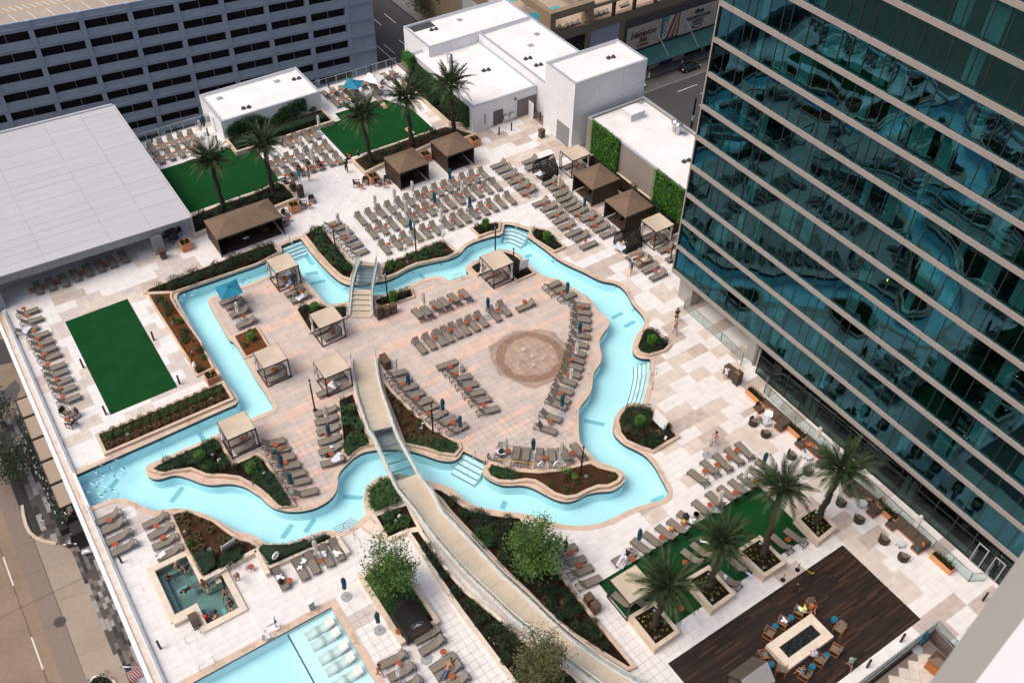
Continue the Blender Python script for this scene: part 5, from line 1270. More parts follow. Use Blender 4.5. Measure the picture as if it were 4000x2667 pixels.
def make_umbrella(fab, nm):
 t = thing('closed_umbrella', 'closed parasol', 'umbrella')
 m = MB(); m.cyl(0,0,0,.06,.40,n=24); m.obj('base_plate', GALV, t)
 m = MB(); m.cyl(0,0,.06,.32,.04,n=8); m.cyl(0,0,.3,2.45,.022,n=8); m.obj('pole', STEEL, t)
 rr = random.Random(len(nm)); m = MB(); n = 14; prof = [(1.15,.10),(1.25,.17),(1.45,.15),(1.7,.15),(1.95,.13),(2.1,.15),(2.3,.12),(2.42,.13),(2.5,.05)]
 vs = []
 for z, r in prof:
  for k in range(n):
   a = 2*PI*k/n; q = r*(1+.38*math.sin(k*PI*.999+z*2.3)*rr.uniform(.6,1)+.15*rr.uniform(-1,1)); vs.append((q*math.cos(a), q*math.sin(a), z+rr.uniform(-.06,.06)*(z > 1.2)))
 m.add(vs, [(i*n+k, i*n+(k+1)%n, (i+1)*n+(k+1)%n, (i+1)*n+k) for i in range(len(prof)-1) for k in range(n)] + [tuple((len(prof)-1)*n+k for k in range(n))])
 m.obj('folded_canopy', fab, t)
 return Proto(t)
UMB = {'w': make_umbrella(OFFW, 'white'), 'b': make_umbrella(DKTEAL, 'bluish')}
UNAME = {'w': 'off-white', 'b': 'dark teal'}
HEAD = {'U': 0.0, 'L': PI/2, 'D': PI, 'R': -PI/2}
def nth(i, n): return ORD[i] if i < len(ORD) else str(i+1) + 'th'
TOTAL = {'lounger': 0}
def row(desc, orient, back, pts, tables=(), umb=(), nudge=0.0):
 """pts: centres, or (head, foot) pairs when orient is 'P'"""
 rr = random.Random(hash(desc) % 1000 if False else len(desc)*7+len(pts))
 n = len(pts); rk = ranks([((p[0][0]+p[1][0])/2, (p[0][1]+p[1][1])/2) if orient == 'P' else p for p in pts])
 for i, p in enumerate(pts):
  b = back[i] if len(back) > 1 else back
  if orient == 'P':
   h, f = Vector(p[0]), Vector(p[1]); c = (h+f)/2; d = h-f; rz = math.atan2(d.y, d.x)-PI/2; xy = (c.x, c.y)
  else: xy = p; rz = HEAD[orient]
  LOUNGE[b].put((*xy, 0), rz+rr.uniform(-.03,.03), 'taupe sun lounger, %s from left %s' % (nth(rk[i], n), desc), 'sun loungers ' + desc)
  TOTAL['lounger'] += 1
 for i, p in enumerate(sorted(tables, key=lambda q: image_x(*q))):
  TABLE.put((*p, 0), rr.uniform(0, 6), 'orange side table, %s from left %s' % (nth(i, len(tables)), desc), 'orange side tables ' + desc)
 cnt = {}
 for k, p in sorted(umb, key=lambda q: image_x(*q[1])):
  i = cnt.get(k, 0); cnt[k] = i+1
  UMB[k].put((*p, 0), rr.uniform(0, 6), 'closed %s umbrella, %s %s' % (UNAME[k], nth(i, 9), desc), 'closed umbrellas ' + desc)
def pairs(l): return [(l[i], l[i+1]) for i in range(0, len(l), 2)]
def us(kinds, pts): return list(zip(kinds, pts))
row('in the back row behind the pavilion roof', 'U', 'h', [(18.51,99.89),(19.69,99.93),(20.9,99.96),(22.06,99.88),(23.25,99.8)], [(17.89,99.67),(19.13,99.66),(20.3,99.61),(21.47,99.63),(22.67,99.65)], us('bw', [(24.86,99.79),(24.2,99.13)]))
row('in the front row behind the pavilion roof', 'U', 'h', [(18.54,97.43),(19.74,97.43),(20.92,97.37),(22.15,97.45),(23.34,97.62)], [(17.87,97.37),(19.06,97.26),(20.32,97.41),(21.5,97.43),(22.63,97.42)])
row('by the railing behind the open umbrellas', 'D', 'h', [(40.41,99.84),(41.6,99.85),(42.83,99.84),(43.95,99.44),(45.22,99.41),(46.28,99.37),(47.63,99.31),(48.75,99.79),(49.94,99.76)], [(41.02,99.67),(42.22,99.69),(49.39,99.7),(43.37,99.46),(45.75,99.59)])
row('in front of the open umbrellas', 'U', 'h', [(40.58,97.56),(41.76,97.64),(42.95,97.78),(43.75,97.88),(46.22,97.4),(45.49,95.96)], [(42.19,97.5),(41.01,97.47),(46.94,97.45)])
row('in the top row between both upper lawns', 'U', 'h', [(32.04,92.62),(33.17,92.64),(34.37,92.55),(35.47,92.6)], [(32.47,92.68),(34.84,92.68),(31.26,92.57)], us('ww', [(32.54,89.87),(36.12,92.73)]))
row('in the middle row between both upper lawns', 'U', 'h', [(28.57,88.9),(29.57,89.46),(30.74,89.48),(31.95,89.48),(33.11,89.51),(34.34,89.52),(35.5,89.5)], [(31.24,89.66),(30.1,89.64),(33.64,89.68),(34.85,89.74),(29.01,89.58)], us('w', [(32.57,87.05),]))
row('in the bottom row between both upper lawns', 'U', 'h', [(28.47,87.06),(29.61,86.76),(30.82,86.91),(32.04,86.89),(33.17,86.8),(34.37,86.85),(35.47,86.67)], [(33.64,86.68),(34.88,85.98),(32.58,86.15),(31.2,86.7),(30.04,86.59),(29.02,86.63)])
row('in the top row of the big central field', 'U', 'h', [(32.44,75.36),(33.64,75.36),(34.82,75.39),(35.98,75.37),(37.26,75.42),(38.35,75.42),(39.55,75.23),(40.66,75.39),(41.84,75.41),(43.03,75.36),(44.14,75.42),(45.42,75.48),(46.55,75.35),(47.75,75.27)], [(42.46,75.33),(41.18,75.32),(45.89,75.31),(47.02,75.25),(44.7,75.29),(40.04,75.41),(45.92,73.01),(43.51,73.24)], us('wwwwb', [(34.41,75.6),(36.67,75.52),(38.94,75.68),(43.49,72.89),(43.53,75.47)]))
row('in the middle row of the big central field', 'U', 'h', [(32.4,72.77),(33.62,72.75),(34.86,72.78),(36.01,72.85),(37.2,72.91),(38.27,72.89),(39.34,72.84),(40.72,72.83),(41.83,72.8),(43.05,72.88),(44.26,72.88),(45.39,72.91),(46.62,72.89),(47.76,72.83)], [(37.63,72.99),(38.79,73.15),(39.84,73.05),(34.15,72.91),(33,72.93)], us('wbb', [(36.7,73.03),(39.92,72.65),(42.66,70)]))
row('in the bottom row of the big central field', 'U', 'h', [(32.32,69.88),(33.69,69.84),(34.83,69.94),(36.04,69.91),(37.13,69.85),(38.25,69.79),(39.67,69.85),(40.81,69.78),(41.85,69.89),(43.05,69.91),(44.29,69.91),(45.36,69.91),(46.47,69.89),(47.69,69.92)], [(32.9,69.99),(34.15,69.92),(37.59,69.95),(40.27,69.76),(43.56,69.95),(44.93,69.99)], us('bw', [(35.52,69.99),(39.14,69.93)]))
row('in the short file beside the stair bridge bed', 'L', 'h', [(29.54,76.28),(29.67,75.27),(29.78,74.13),(29.76,72.98),(29.73,71.75),(29.74,70.51)], [(29.53,75.75),(29.63,73.34)], us('ww', [(29.76,74.96),(29.74,72.64)]))
row('in the far column below the white tower block', 'R', 'h', [(50.16,75.87),(50.16,74.75),(50.2,73.55),(50.17,72.33),(50.19,71.15),(50.17,69.95)], [(50.09,72.89),(50.3,71.69),(50.58,70.56),(49.63,69.32)])
row('beside the upper slatted daybed', 'R', 'h', [(53.64,74.66),(53.26,73.5)], [])
row('in the outer column along the brown cabanas', 'R', 'h', [(53.24,70.12),(53.27,68.94)] + [(53.02,67.7),(52.84,66.75),(52.75,65.76),(52.71,64.87),(52.8,64.02),(52.96,62.68),(53.04,61.64),(53.01,60.56),(53.02,59.37)], [(53.3,69.42),(53.37,68.3)] + [(52.19,63.41),(53,62.18),(52.53,61.05)], us('wb', [(52.9,68.09),(52.99,63.59)]))
row('in the inner column along the brown cabanas', 'R', 'hhhhhfhf', [(50.15,67.54),(50.39,66.36),(50.32,65.15),(50.23,63.98),(50.18,62.8),(50.11,61.44),(50.3,60.46),(50.16,58.97)], [(50.18,66.95),(50.18,64.58),(50.13,62.26),(50.17,59.62)])
row('under the right hand white canopies', 'R', 'h', [(56.42,56.65),(56.72,55.61),(56.58,54.23),(56.33,52.74)], [(56.33,55.99),(56.4,53.75)])
row('below the lower slatted daybed', 'R', 'hhhh', [(53.09,55.13),(53.24,53.75),(53.18,52.65),(53.13,51.4)], [(53.05,54.46),(53.22,51.96)])
row('below the upper right white canopy', 'R', 'h', [(57.02,71.44),(57.14,70.16)], [(57.35,70.72),])
row('in the file left of the lowest lawn', 'L', 'h', [(-0.41,79.54),(-0.42,78.13),(-1.1,77.12),(-0.43,75.8),(-0.39,74.63)] + [(-0.38,73.54),(-0.34,72.46),(-0.34,70.97),(-0.38,70.06),(-0.35,68.88),(-0.33,67.74),(-0.34,66.4)], [(-0.58,80.06),(-0.56,78.81),(-0.58,76.45),(-0.58,75.31),(-0.65,74.2)] + [(-0.62,72.93),(-0.67,71.51),(-0.48,69.23),(-0.63,68.01),(-0.63,66.88)])
row('in shade along the pavilion edge', 'U', 'f', [(1.31,82.6),(2.47,82.52),(3.68,82.4),(4.86,82.51),(6.06,82.61),(7.24,82.63),(8.44,82.66),(9.67,82.77)], [(0.7,82.45),(1.87,82.39),(3.07,82.41),(5.41,82.4),(7.79,82.44)])
row('around the canopy at the upper left pool corner', 'R', 'h', [(22.38,71.25),(21.72,70.42),(21.86,68.73),(21.95,67.56)], [(22.03,70.67),(22.3,68.26)], us('b', [(21.91,68.76),]))
row('under the open teal umbrella on the island', 'R', 'h', [(16.14,70.93),(16.34,70.07),(16.3,68.8),(16.25,67.1)], [(16.35,67.96),(16.12,69.45)], us('w', [(15.9,67.91),]))
row('in the upper island row above the fountains', 'D', 'h', [(30.29,59.34),(31.16,59.2),(32.33,59.35),(33.18,59.32),(34.27,59.35),(35.44,59.24)], [(31.93,59.31),(33.8,59.3),(34.91,59.33)], us('w', [(31.05,59.66),]))
row('in the lower island row above the fountains', 'U', 'h', [(28.25,55.68),(29.28,55.68),(30.3,55.62),(31.11,55.61),(32.01,55.63),(32.92,55.56),(33.88,55.55),(34.88,55.61),(36.33,55.57),(37.52,55.7)], [(29.89,55.81),(31.65,55.87),(33.46,55.91),(34.54,55.94),(36.88,55.72)], us('b', [(35.79,55.79),]))
row('standing alone at the end above the fountains', 'R', 'h', [(39.5,54.88),], [(39.69,55.32),])
row('in the slanting trio at the right island edge', 'L', 'h', [(43.34,55.95),(43.37,54.99),(43.62,53.8)], [(43.44,54.34),], us('b', [(43.34,53.48),]))
row('in the curving file right of the fountains', 'P', 'hhhhhhhhhhhhhhhs', pairs([(43.24,52.93),(44.64,51.57),(42.74,51.98),(44.15,50.71),(42.2,51.25),(43.5,49.88),(41.59,50.49),(42.87,49.05),(40.81,49.6),(42.13,48.15)] + [(39.98,48.81),(41.24,47.31),(39.35,48.2),(40.36,46.47),(38.65,47.49),(39.78,45.86),(38.04,46.91),(39.13,45.23),(37.36,46.3),(38.41,44.59),(36.49,45.83),(37.53,43.98),(35.59,45.16),(36.63,43.33),(34.94,44.58),(35.83,42.64),(34.15,44.11),(35.23,42.21),(32.85,43.09),(34,41.4),(31.7,42.16),(32.84,40.57)]),
 [(43.89,51.71),(41.94,49.19)] + [(40.23,47.8),(38.79,46.66),(37.47,45.21),(35.68,43.87),(33.01,41.72)], us('bwwb', [(41.08,48.45),] + [(39.28,46.48),(37.01,44.21),(34.51,42.13)]))
row('in the fan behind the mulch tip of the island', 'P', 'h', pairs([(27.06,40.81),(28.41,42.05)] + [(27.91,39.59),(29.25,41.09),(28.59,39.08),(29.8,40.53),(29.56,38.45),(30.64,39.84),(30.5,37.7),(31.44,39.32),(31.86,37.22),(32.26,38.99),(33.07,36.9),(33.27,38.75)]), [(30.44,38.81),(32.61,37.96)] + [(28.26,41.02),], us('wbw', [(27.92,40.9),] + [(29.75,39.57),(31.55,38.13)]))
row('in the curved file right of the long ramp', 'P', 'h', pairs([(23.81,54.04),(25.74,53.66),(23.76,53.06),(25.68,52.67),(23.76,51.98),(25.71,51.64),(23.81,50.89),(25.81,50.58),(24,49.79),(25.95,49.5),(24.13,48.89),(26.06,48.68),(24.42,47.54),(26.23,47.68),(24.68,46.51),(26.62,46.62),(25.05,45.35),(26.95,45.47)]), [(24.67,52.31),(24.8,50.17),(24.79,48.1),(26.02,46.12)], us('wbbb', [(24.71,53.58),(24.75,51.39),(25.77,47.29),(26.03,44.9)]))
row('in the straight file left of the fountains', 'P', 'fhhhhhh', pairs([(28.2,52.47),(30.21,52.21),(28.3,51.6),(30.28,51.2),(28.42,50.58),(30.28,50.01),(28.39,49.51),(30.24,48.94),(28.38,48.3),(30.27,47.84),(28.35,47.27),(30.3,46.83),(28.34,45.94),(30.24,45.52)]), [(29.21,51.81),(29.27,50.76),(29.22,48.61),(29.24,46.36)], us('w', [(29.16,49.92),]))
row('in the stacked column left of the ramp bed', 'P', 'l', pairs([(18.59,53.01),(16.69,53.43),(18.16,52.04),(16.31,52.52),(17.88,51.07),(15.95,51.47),(17.49,49.98),(15.55,50.41),(17.14,49.1),(15.17,49.43),(16.67,47.77),(14.74,48.23)]), [(16.52,50.73),(15.93,48.68)], us('wb', [(17.15,51.95),(16.45,50)]))
row('in the slanting file by the topiary bed', 'P', 'h', pairs([(11.56,52.72),(13.31,52.28),(11.53,51.86),(13.31,51.31),(11.52,50.86),(13.33,50.28),(11.55,49.85),(13.34,49.27),(11.52,48.82),(13.38,48.32),(11.53,47.91),(13.38,47.41),(11.5,46.6),(13.39,46.12)]), [(12.5,52.02),(12.38,49.94)], us('bb', [(11.9,49.2),(11.79,47.2)]))
row('beneath the canopy by the stair bridge', 'R', 'h', [(21.87,62.43),(22.32,61.28)], [(22.37,61.69),])
row('beneath the canopy by the bark bed', 'R', 'h', [(15.76,60.16),(15.85,59.19)], [(15.89,60.03),])
row('beneath the canopy at the ramp start', 'R', 'h', [(19.88,56.35),(18.81,55.26)], [(19.19,56.09),])
row('beneath the canopy at the left island tip', 'R', 'h', [(10.14,54.27),(10.42,53.33)], [(10.47,54.1),])
row('beneath the canopy by the white notice', 'R', 'h', [(39.27,60.6),(39.41,59.44)], [(39.35,60.22),])
row('in the left file above the hot tub', 'R', 'h', [(-1.16,52.52),(-1.08,51.51),(-1.08,50.33),(-1.04,49.16)], [(-1.23,52.15),(-1.56,49.74)])
row('in the right file above the hot tub', 'R', 'h', [(1.73,50.27),(1.74,49.11),(1.72,47.99),(1.66,46.9)], [(1.59,49.66),(1.64,48.37)])
row('against the low hedge wall near the hot tub', 'P', 'h', pairs([(7.66,41.38),(7.69,39.24),(9.23,41.36),(9.21,39.16),(10.18,41.31),(10.16,39.2),(11.43,41.29),(11.26,39.19),(12.27,41.32),(12.17,39.21)]), [(8.12,39.7),(10.73,40.01)], us('w', [(10.74,40.51),]))
row('beside the tree planter near the wading pool', 'P', 'lhhhhfhh', pairs([(15.45,30.47),(13.36,30.54),(15.42,29.59),(13.27,29.62),(12.55,30.1),(10.57,30.25),(12.61,29),(10.56,29.13),(12.45,27.89),(10.58,28.01),(15.38,28.14),(13.26,28.1),(15.42,27.34),(13.29,27.42),(15.34,26.36),(13.33,26.47)]), [(12.83,31.75),(11.66,29.65),(14.68,28.72),(14.24,26.86)], us('wbb', [(11.14,28.61),(11.08,36.5),(11.82,32.81)]))
row('in the short file right of the ramp slope', 'P', 'h', pairs([(25.69,30.82),(27.55,30.64),(25.61,29.86),(27.54,29.38),(25.54,28.8),(27.53,28.49),(25.5,27.73),(27.48,27.42)]), [(26.86,30.3),(26.71,29.1)], us('b', [(26.28,30.34),]))
row('in the row along the palm lawn', 'P', 'hhhhh', pairs([(31.89,26.88),(31.55,28.6),(33.03,26.76),(32.69,28.68),(34.25,26.66),(33.91,28.65),(35.35,26.53),(35.02,28.65),(36.65,26.8),(36.14,28.66)]), [(33.48,27.58),(34.64,27.72),(35.76,27.67),(37.16,27.73),(30.4,27.3)], us('b', [(31.56,28.1),]))
row('lying with a sunbather beside the palm lawn', 'P', 'f', pairs([(31.07,27.76),(29,27.92)]), [])
row('in the top row above the palm lawn', 'P', 'hhlll', pairs([(39.87,29.38),(39.63,31.36),(41.2,29.54),(41.18,31.53),(42.42,29.43),(42.51,31.43),(43.68,29.43),(43.76,31.4),(44.8,29.37),(44.92,31.37)]), [(44.23,30.71),(43.14,30.54),(41.82,30.47),(40.54,30.53)], us('w', [(42.08,31.9),]))
row('in the second row above the palm lawn', 'P', 'h', pairs([(38.07,26.99),(37.91,28.77),(39.44,27.06),(39.4,28.74),(40.71,26.89),(40.58,28.75),(41.83,26.82),(41.75,28.78),(42.97,26.86),(42.77,28.74),(44.15,27.1),(43.96,28.77),(45.16,27.36),(45.01,28.8)]), [(43.35,27.58),(41.15,27.59),(38.66,27.82),(37.16,27.74)], us('bww', [(44.64,28.17),(42.35,27.94),(39.14,27.37)]))
row('on the green lawn between palm planters', 'P', 'h', pairs([(34.5,24.26),(34.17,25.62),(35.44,24.33),(35.18,25.65),(36.8,21.86),(36.69,23.28),(35.5,21.18),(35.16,22.82),(27.84,24.08),(27.49,25.79),(28.76,23.89),(28.53,24.68)] + [(40.99,21.27),(40.79,23.03),(42.4,21.04),(42.07,22.91)]), [(33.51,24.9),(30.72,22.18)] + [(41.5,22.11),])
for nm, k, pts in (('beside the inner column of loungers', 0, [(50.6,69.31),]), ('in the outer column of loungers', 1, [(52.61,60.18),]), ('near the wading pool loungers', 2, [(13.5,29.09),])):
 m = MB(); m.cyl(0,0,0,.06,.40,n=24); o = m.obj('umbrella_base', GALV, loc=(*pts[0], 0)); tag(o, 'bare round grey umbrella base ' + nm, 'umbrella base')
 m = MB(); m.cyl(0,0,.06,.3,.04,n=8); m.obj('socket', STEEL, o)
# open umbrellas
def open_umbrella(label, c, corners, fab, zt=2.55, ze=2.15):
 t = thing('open_umbrella', label, 'umbrella', (*c, 0)); m = MB(); m.cyl(0,0,0,.06,.4,n=24); m.obj('base_plate', GALV, t)
 m = MB(); m.cyl(0,0,.06,zt,.025,n=8); m.obj('pole', STEEL, t)
 cs = [Vector((q[0]-c[0], q[1]-c[1], ze)) for q in corners]; ap = Vector((sum(q.x for q in cs)/4, sum(q.y for q in cs)/4, zt)); m = MB(); N = 6
 for i in range(4):
  a, b = cs[i], cs[(i+1)%4]; vs = []
  for r in range(N+1):
   for s in range(N+1):
    p = ap.lerp(a.lerp(b, s/N), r/N); p = p + Vector((0,0,-.10*math.sin(PI*s/N)*r/N)); vs.append(p)
  m.add(vs, [(r*(N+1)+s, (r+1)*(N+1)+s, (r+1)*(N+1)+s+1, r*(N+1)+s+1) for r in range(N) for s in range(N)], 0, False)
 m.obj('canopy', fab, t); m = MB(); u = .16
 m.add([ap+(q-ap)*u+Vector((0,0,.09)) for q in cs]+[ap+Vector((0,0,.16))], [(0,1,4),(1,2,4),(2,3,4),(3,0,4)]); m.obj('vent_cap', fab, t)
 for q in cs: m = MB(); m.bar(ap+Vector((0,0,-.05)), q+Vector((0,0,-.04)), .025); m.obj('rib', BIND, t)
open_umbrella('open teal umbrella left of the white one by the railing', [(43.54,98.45),][0], [(43.17,99.05),(44.62,97.45),(43,95.97),(41.62,97.51)], TEAL)
open_umbrella('open white umbrella beside the teal one by the railing', [(45.9,97.72),][0], [(45.89,98.88),(47.23,97.19),(45.59,95.77),(44.48,97.61)], CANW)
open_umbrella('open teal umbrella at the upper left island corner', [(16.26,70.91),][0], [(15.15,71.32),(17.31,71.36),(17.1,69.15),(15.01,69.26)], TEAL)

# ------------------------------------------------------------------ cabanas
def brown_cabana(label, c4, h=2.35, rise=.75, front='-y', double=False):
 xs = sorted(p[0] for p in c4); ys = sorted(p[1] for p in c4)
 x0, x1, y0, y1 = (xs[0]+xs[1])/2, (xs[2]+xs[3])/2, (ys[0]+ys[1])/2, (ys[2]+ys[3])/2
 cx, cy = (x0+x1)/2, (y0+y1)/2; a, b = (x1-x0)/2, (y1-y0)/2
 t = thing('brown_cabana', label, 'cabana', (cx, cy, 0)); m = MB(); e = .08
 ridge = max(0, a-b) if double else 0
 ring = [(-a-e,-b-e,h),(a+e,-b-e,h),(a+e,b+e,h),(-a-e,b+e,h)]; low = [(p[0],p[1],h-.16) for p in ring]
 vs = low+ring+[(-ridge,0,h+rise),(ridge,0,h+rise)]
 m.add(vs, [(0,1,5,4),(1,2,6,5),(2,3,7,6),(3,0,4,7),(4,5,9,8),(5,6,9),(6,7,8,9),(7,4,8)]); m.obj('canvas_roof', BROWN, t)
 for px in (-a,a):
  for py in (-b,b): m = MB(); m.box(px-.05,px+.05,py-.05,py+.05,0,h); m.obj('post', BIND, t)
 def screen(p, q):
  n = 15
  for k in range(n):
   z = .06+(h-.25)*k/n; m = MB(); m.bar((*p,z+.055),(*q,z+.055),.03,.125); m.obj('screen_slat', BROWN_P, t)
  m = MB(); m.bar((*p,h/2),(*q,h/2),.012,h-.2); m.obj('screen_lining', BIND, t)
 sides = {'-y': [((-a,-b),(a,-b))], 'y': [((-a,b),(a,b))], 'x': [((a,-b),(a,b))], '-x': [((-a,-b),(-a,b))]}
 for k, s in sides.items():
  if k != front:
   p, q = Vector(s[0][0]), Vector(s[0][1]); d = (q-p).normalized()*.06; screen(tuple(p+d), tuple(q-d))
 m = MB(); m.box(-a+.2,a-.2,-b+.2,b-.2,.01,.03); m.obj('floor_mat', mat('brown_rug',(0.05,0.034,0.022),.9,.1,4), t)
 fx, fy = (0, 1) if front == '-y' else (1, 0)
 def furn(x, y, sx, sy, nm):
  m = MB(); m.box(x-sx/2,x+sx/2,y-sy/2,y+sy/2,.1,.42); m.box(x-sx/2,x+sx/2,y+sy/2-.16,y+sy/2,.42,.8); m.obj(nm, WICK, t); m = MB(); m.box(x-sx/2+.06,x+sx/2-.06,y-sy/2+.03,y+sy/2-.18,.43,.52); m.obj('seat_cushion', CUSH, t)
 if front == '-y': furn(-a*.3, b*.35, min(1.8,a), .9, 'inner_sofa'); furn(a*.55, -b*.1, .75, .75, 'inner_chair')
 else: furn(a*.1, b*.45, 1.6, .9, 'inner_sofa'); furn(-a*.2, -b*.4, .7, .7, 'inner_chair')
 return t
brown_cabana('long double brown cabana left of the pool top', [(18.02,81.19),(18,77.76)] + [(24.79,77.65),(24.9,81.15)], double=True)
brown_cabana('brown cabana below the upper right lawn, left of its twin', [(38.69,81.32),(42.24,81.28),(42.15,77.89),(38.68,77.87)])
brown_cabana('brown cabana below the upper right lawn, beside terracotta box', [(44.68,81.33),(48.07,81.41),(48.09,77.87),(44.64,77.87)])
brown_cabana('brown cabana by the green wall, next to the slatted daybed', [(54.5,67.6),(58.07,67.76),(54.59,64.26)] + [(58.06,64.32),], front='-x')
brown_cabana('brown cabana by the green wall, lower one near white canopy', [(54.49,61.98),(58.03,62.07),(58.03,58.6),(54.52,58.66)], front='-x')
def canopy(label, c4, h=2.3, curtains=True, rug=False):
 xs = sorted(p[0] for p in c4); ys = sorted(p[1] for p in c4)
 x0, x1, y0, y1 = (xs[0]+xs[1])/2, (xs[2]+xs[3])/2, (ys[0]+ys[1])/2, (ys[2]+ys[3])/2
 a, b = (x1-x0)/2, (y1-y0)/2; t = thing('shade_canopy', label, 'canopy', ((x0+x1)/2, (y0+y1)/2, 0))
 m = MB(); N = 8; vs = []
 for i in range(N+1):
  for j in range(N+1):
   u, v = i/N, j/N; vs.append((-a+2*a*u, -b+2*b*v, h+.07-.13*math.sin(PI*u)*math.sin(PI*v)))
 m.add(vs, [(i*(N+1)+j, (i+1)*(N+1)+j, (i+1)*(N+1)+j+1, i*(N+1)+j+1) for i in range(N) for j in range(N)], 0, True); m.obj('canvas_top', BEIGE, t)
 for px in (-a,a):
  for py in (-b,b): m = MB(); m.box(px-.045,px+.045,py-.045,py+.045,0,h+.06); m.obj('post', BLACK, t)
 for p, q in (((-a,-b),(a,-b)),((a,-b),(a,b)),((a,b),(-a,b)),((-a,b),(-a,-b))):
  m = MB(); m.bar((*p,h),(*q,h),.08,.10); m.obj('top_beam', BLACK, t)
  m = MB(); m.bar((*p,.04),(*q,.04),.08,.08); m.obj('floor_beam', BLACK, t)
 if curtains:
  for px, py in ((-a+.08,b-.14),(a-.08,-b+.14)):
   m = MB(); m.lathe([(.12,h-.05),(.16,h-.5),(.07,h-1.0),(.15,h-1.5),(.17,h-1.95)], 7, px, py); m.obj('tied_curtain', OFFW, t)
canopy('beige canopy between slatted daybed and green wall', [(55.73,71.88),(58.21,72.02),(58.24,69.66),(55.89,69.65)])
canopy('beige canopy right of the lower brown cabana', [(55.42,57.28),(57.83,57.3),(57.86,54.96),(55.57,54.95)])
_c = [(55.42,57.28),(57.83,57.3),(57.86,54.96),(55.57,54.95)]; _n = [(55.8,52.66),][0]; _o = min(p[0] for p in _c), max(p[1] for p in _c)
_w = max(p[0] for p in _c)-min(p[0] for p in _c); _h = max(p[1] for p in _c)-min(p[1] for p in _c)
canopy('beige canopy half hidden by the glass tower edge', [(_n[0],_n[1]),(_n[0]+_w,_n[1]),(_n[0]+_w,_n[1]-_h),(_n[0],_n[1]-_h)], curtains=False)
canopy('beige canopy at the top left pool bend', [(20.67,72.04),(23,72.15),(23.02,69.76),(20.75,69.8)])
canopy('beige canopy left of the stair bridge', [(20.83,62.73),(23.24,62.97),(23.32,60.7),(21.01,60.66)])
canopy('beige canopy beside the square bark bed', [(14.71,61.14),(16.88,60.97),(16.96,58.64),(14.67,58.92)])
canopy('beige canopy left of the long ramp start', [(18.73,57.23),(21.14,57.01),(20.85,54.66),(18.49,55.07)])
canopy('beige canopy at the left tip of the island', [(9.1,55.22),(11.45,55.23),(11.44,53.07),(9.09,52.91)])
canopy('beige canopy by the pool ladder and white notice', [(38.43,61.29),(40.81,61.39),(40.65,58.74),(38.47,58.98)])
canopy('beige canopy on the palm lawn', [(27.02,26.02),(29.31,25.97),(29.42,23.77),(27.05,23.69)], curtains=False)
# slatted daybeds
SLATB = mat('black_brown_slat', (0.009,0.007,0.006), 0.6, 0.15, 6)
def daybed(label, c, rz, L=2.1, Dp=2.0):
 t = thing('slatted_daybed', label, 'daybed', (*c, 0), rz)
 m = MB(); m.box(-L/2,L/2,-Dp/2,Dp/2,.05,.34); m.obj('platform', BIND, t)
 m = MB(); m.box(-L/2+.06,L/2-.06,-Dp/2+.06,Dp/2-.06,.345,.5); m.obj('mattress', CUSH, t)
 prof = [(-Dp/2,0),(-Dp/2,1.0),(.15,2.35),(Dp/2,1.25),(Dp/2,0)]
 for x in (-L/2,L/2):
  m = MB()
  for p, q in zip(prof[:-1], prof[1:]): m.bar((x,p[0],p[1]+.02),(x,q[0],q[1]+.02),.06)
  m.obj('end_frame', BLACK, t)
 for (p, q, n, lo) in ((prof[2],prof[3],15,0),(prof[1],prof[2],14,0),(prof[3],prof[4],11,1),(prof[0],prof[1],9,1)):
  for k in range(n):
   u = (k+.5)/n; y, z = p[0]+(q[0]-p[0])*u, p[1]+(q[1]-p[1])*u
   m = MB(); m.bar((-L/2+.03,y,z),(L/2-.03,y,z),.035,.055); m.obj('slat', SLATB, t)
 for k in range(14):
  z = .55+.1*k; w = (Dp/2 if z < .95 else (Dp/2+.1)*(2.1-z)/1.15-.1); m = MB(); m.bar((L/2-.01,max(-Dp/2, -w-.2 if z > 1.15 else -Dp/2),z),(L/2-.01,w,z),.03,.055); m.obj('end_slat', SLATB, t)
daybed('black slatted daybed with towels beside the white tower block', [(53.74,71.79),][0], PI/2*0)
daybed('black slatted daybed above the two sunbathers', [(53.69,56.98),][0], 0)
daybed('black slatted daybed at the end of the tree planter', [(13.93,31.73),][0], PI/2)

# ------------------------------------------------------------------ plants
def cloud_mesh(name, pts, size, material, flat=0.0, rs=1, extra=None, aspect=0.55):
 """many small leaf-shaped faces at the given points"""
 rr = random.Random(rs); m = MB()
 for p in pts:
  s = size*rr.uniform(.6,1.35)
  th = rr.uniform(0, 2*PI); el = rr.uniform(-1.0,1.0)*(1-flat)+flat*rr.uniform(-.25,.25)
  d = Vector((math.cos(th)*math.cos(el), math.sin(th)*math.cos(el), math.sin(el))); w = Vector((-math.sin(th), math.cos(th), rr.uniform(-.7,.7))).normalized()*s*aspect
  p = Vector(p); m.add([p, p+d*s*.5+w*.5, p+d*s, p+d*s*.5-w*.5], [(0,1,2,3)])
 if extra: extra(m, rr)
 me = bpy.data.meshes.new(name); me.from_pydata(m.v, [], m.f)
 for q in (material if isinstance(material, (list, tuple)) else [material]): me.materials.append(q)
 if any(m.m): me.polygons.foreach_set('material_index', m.m)
 return me
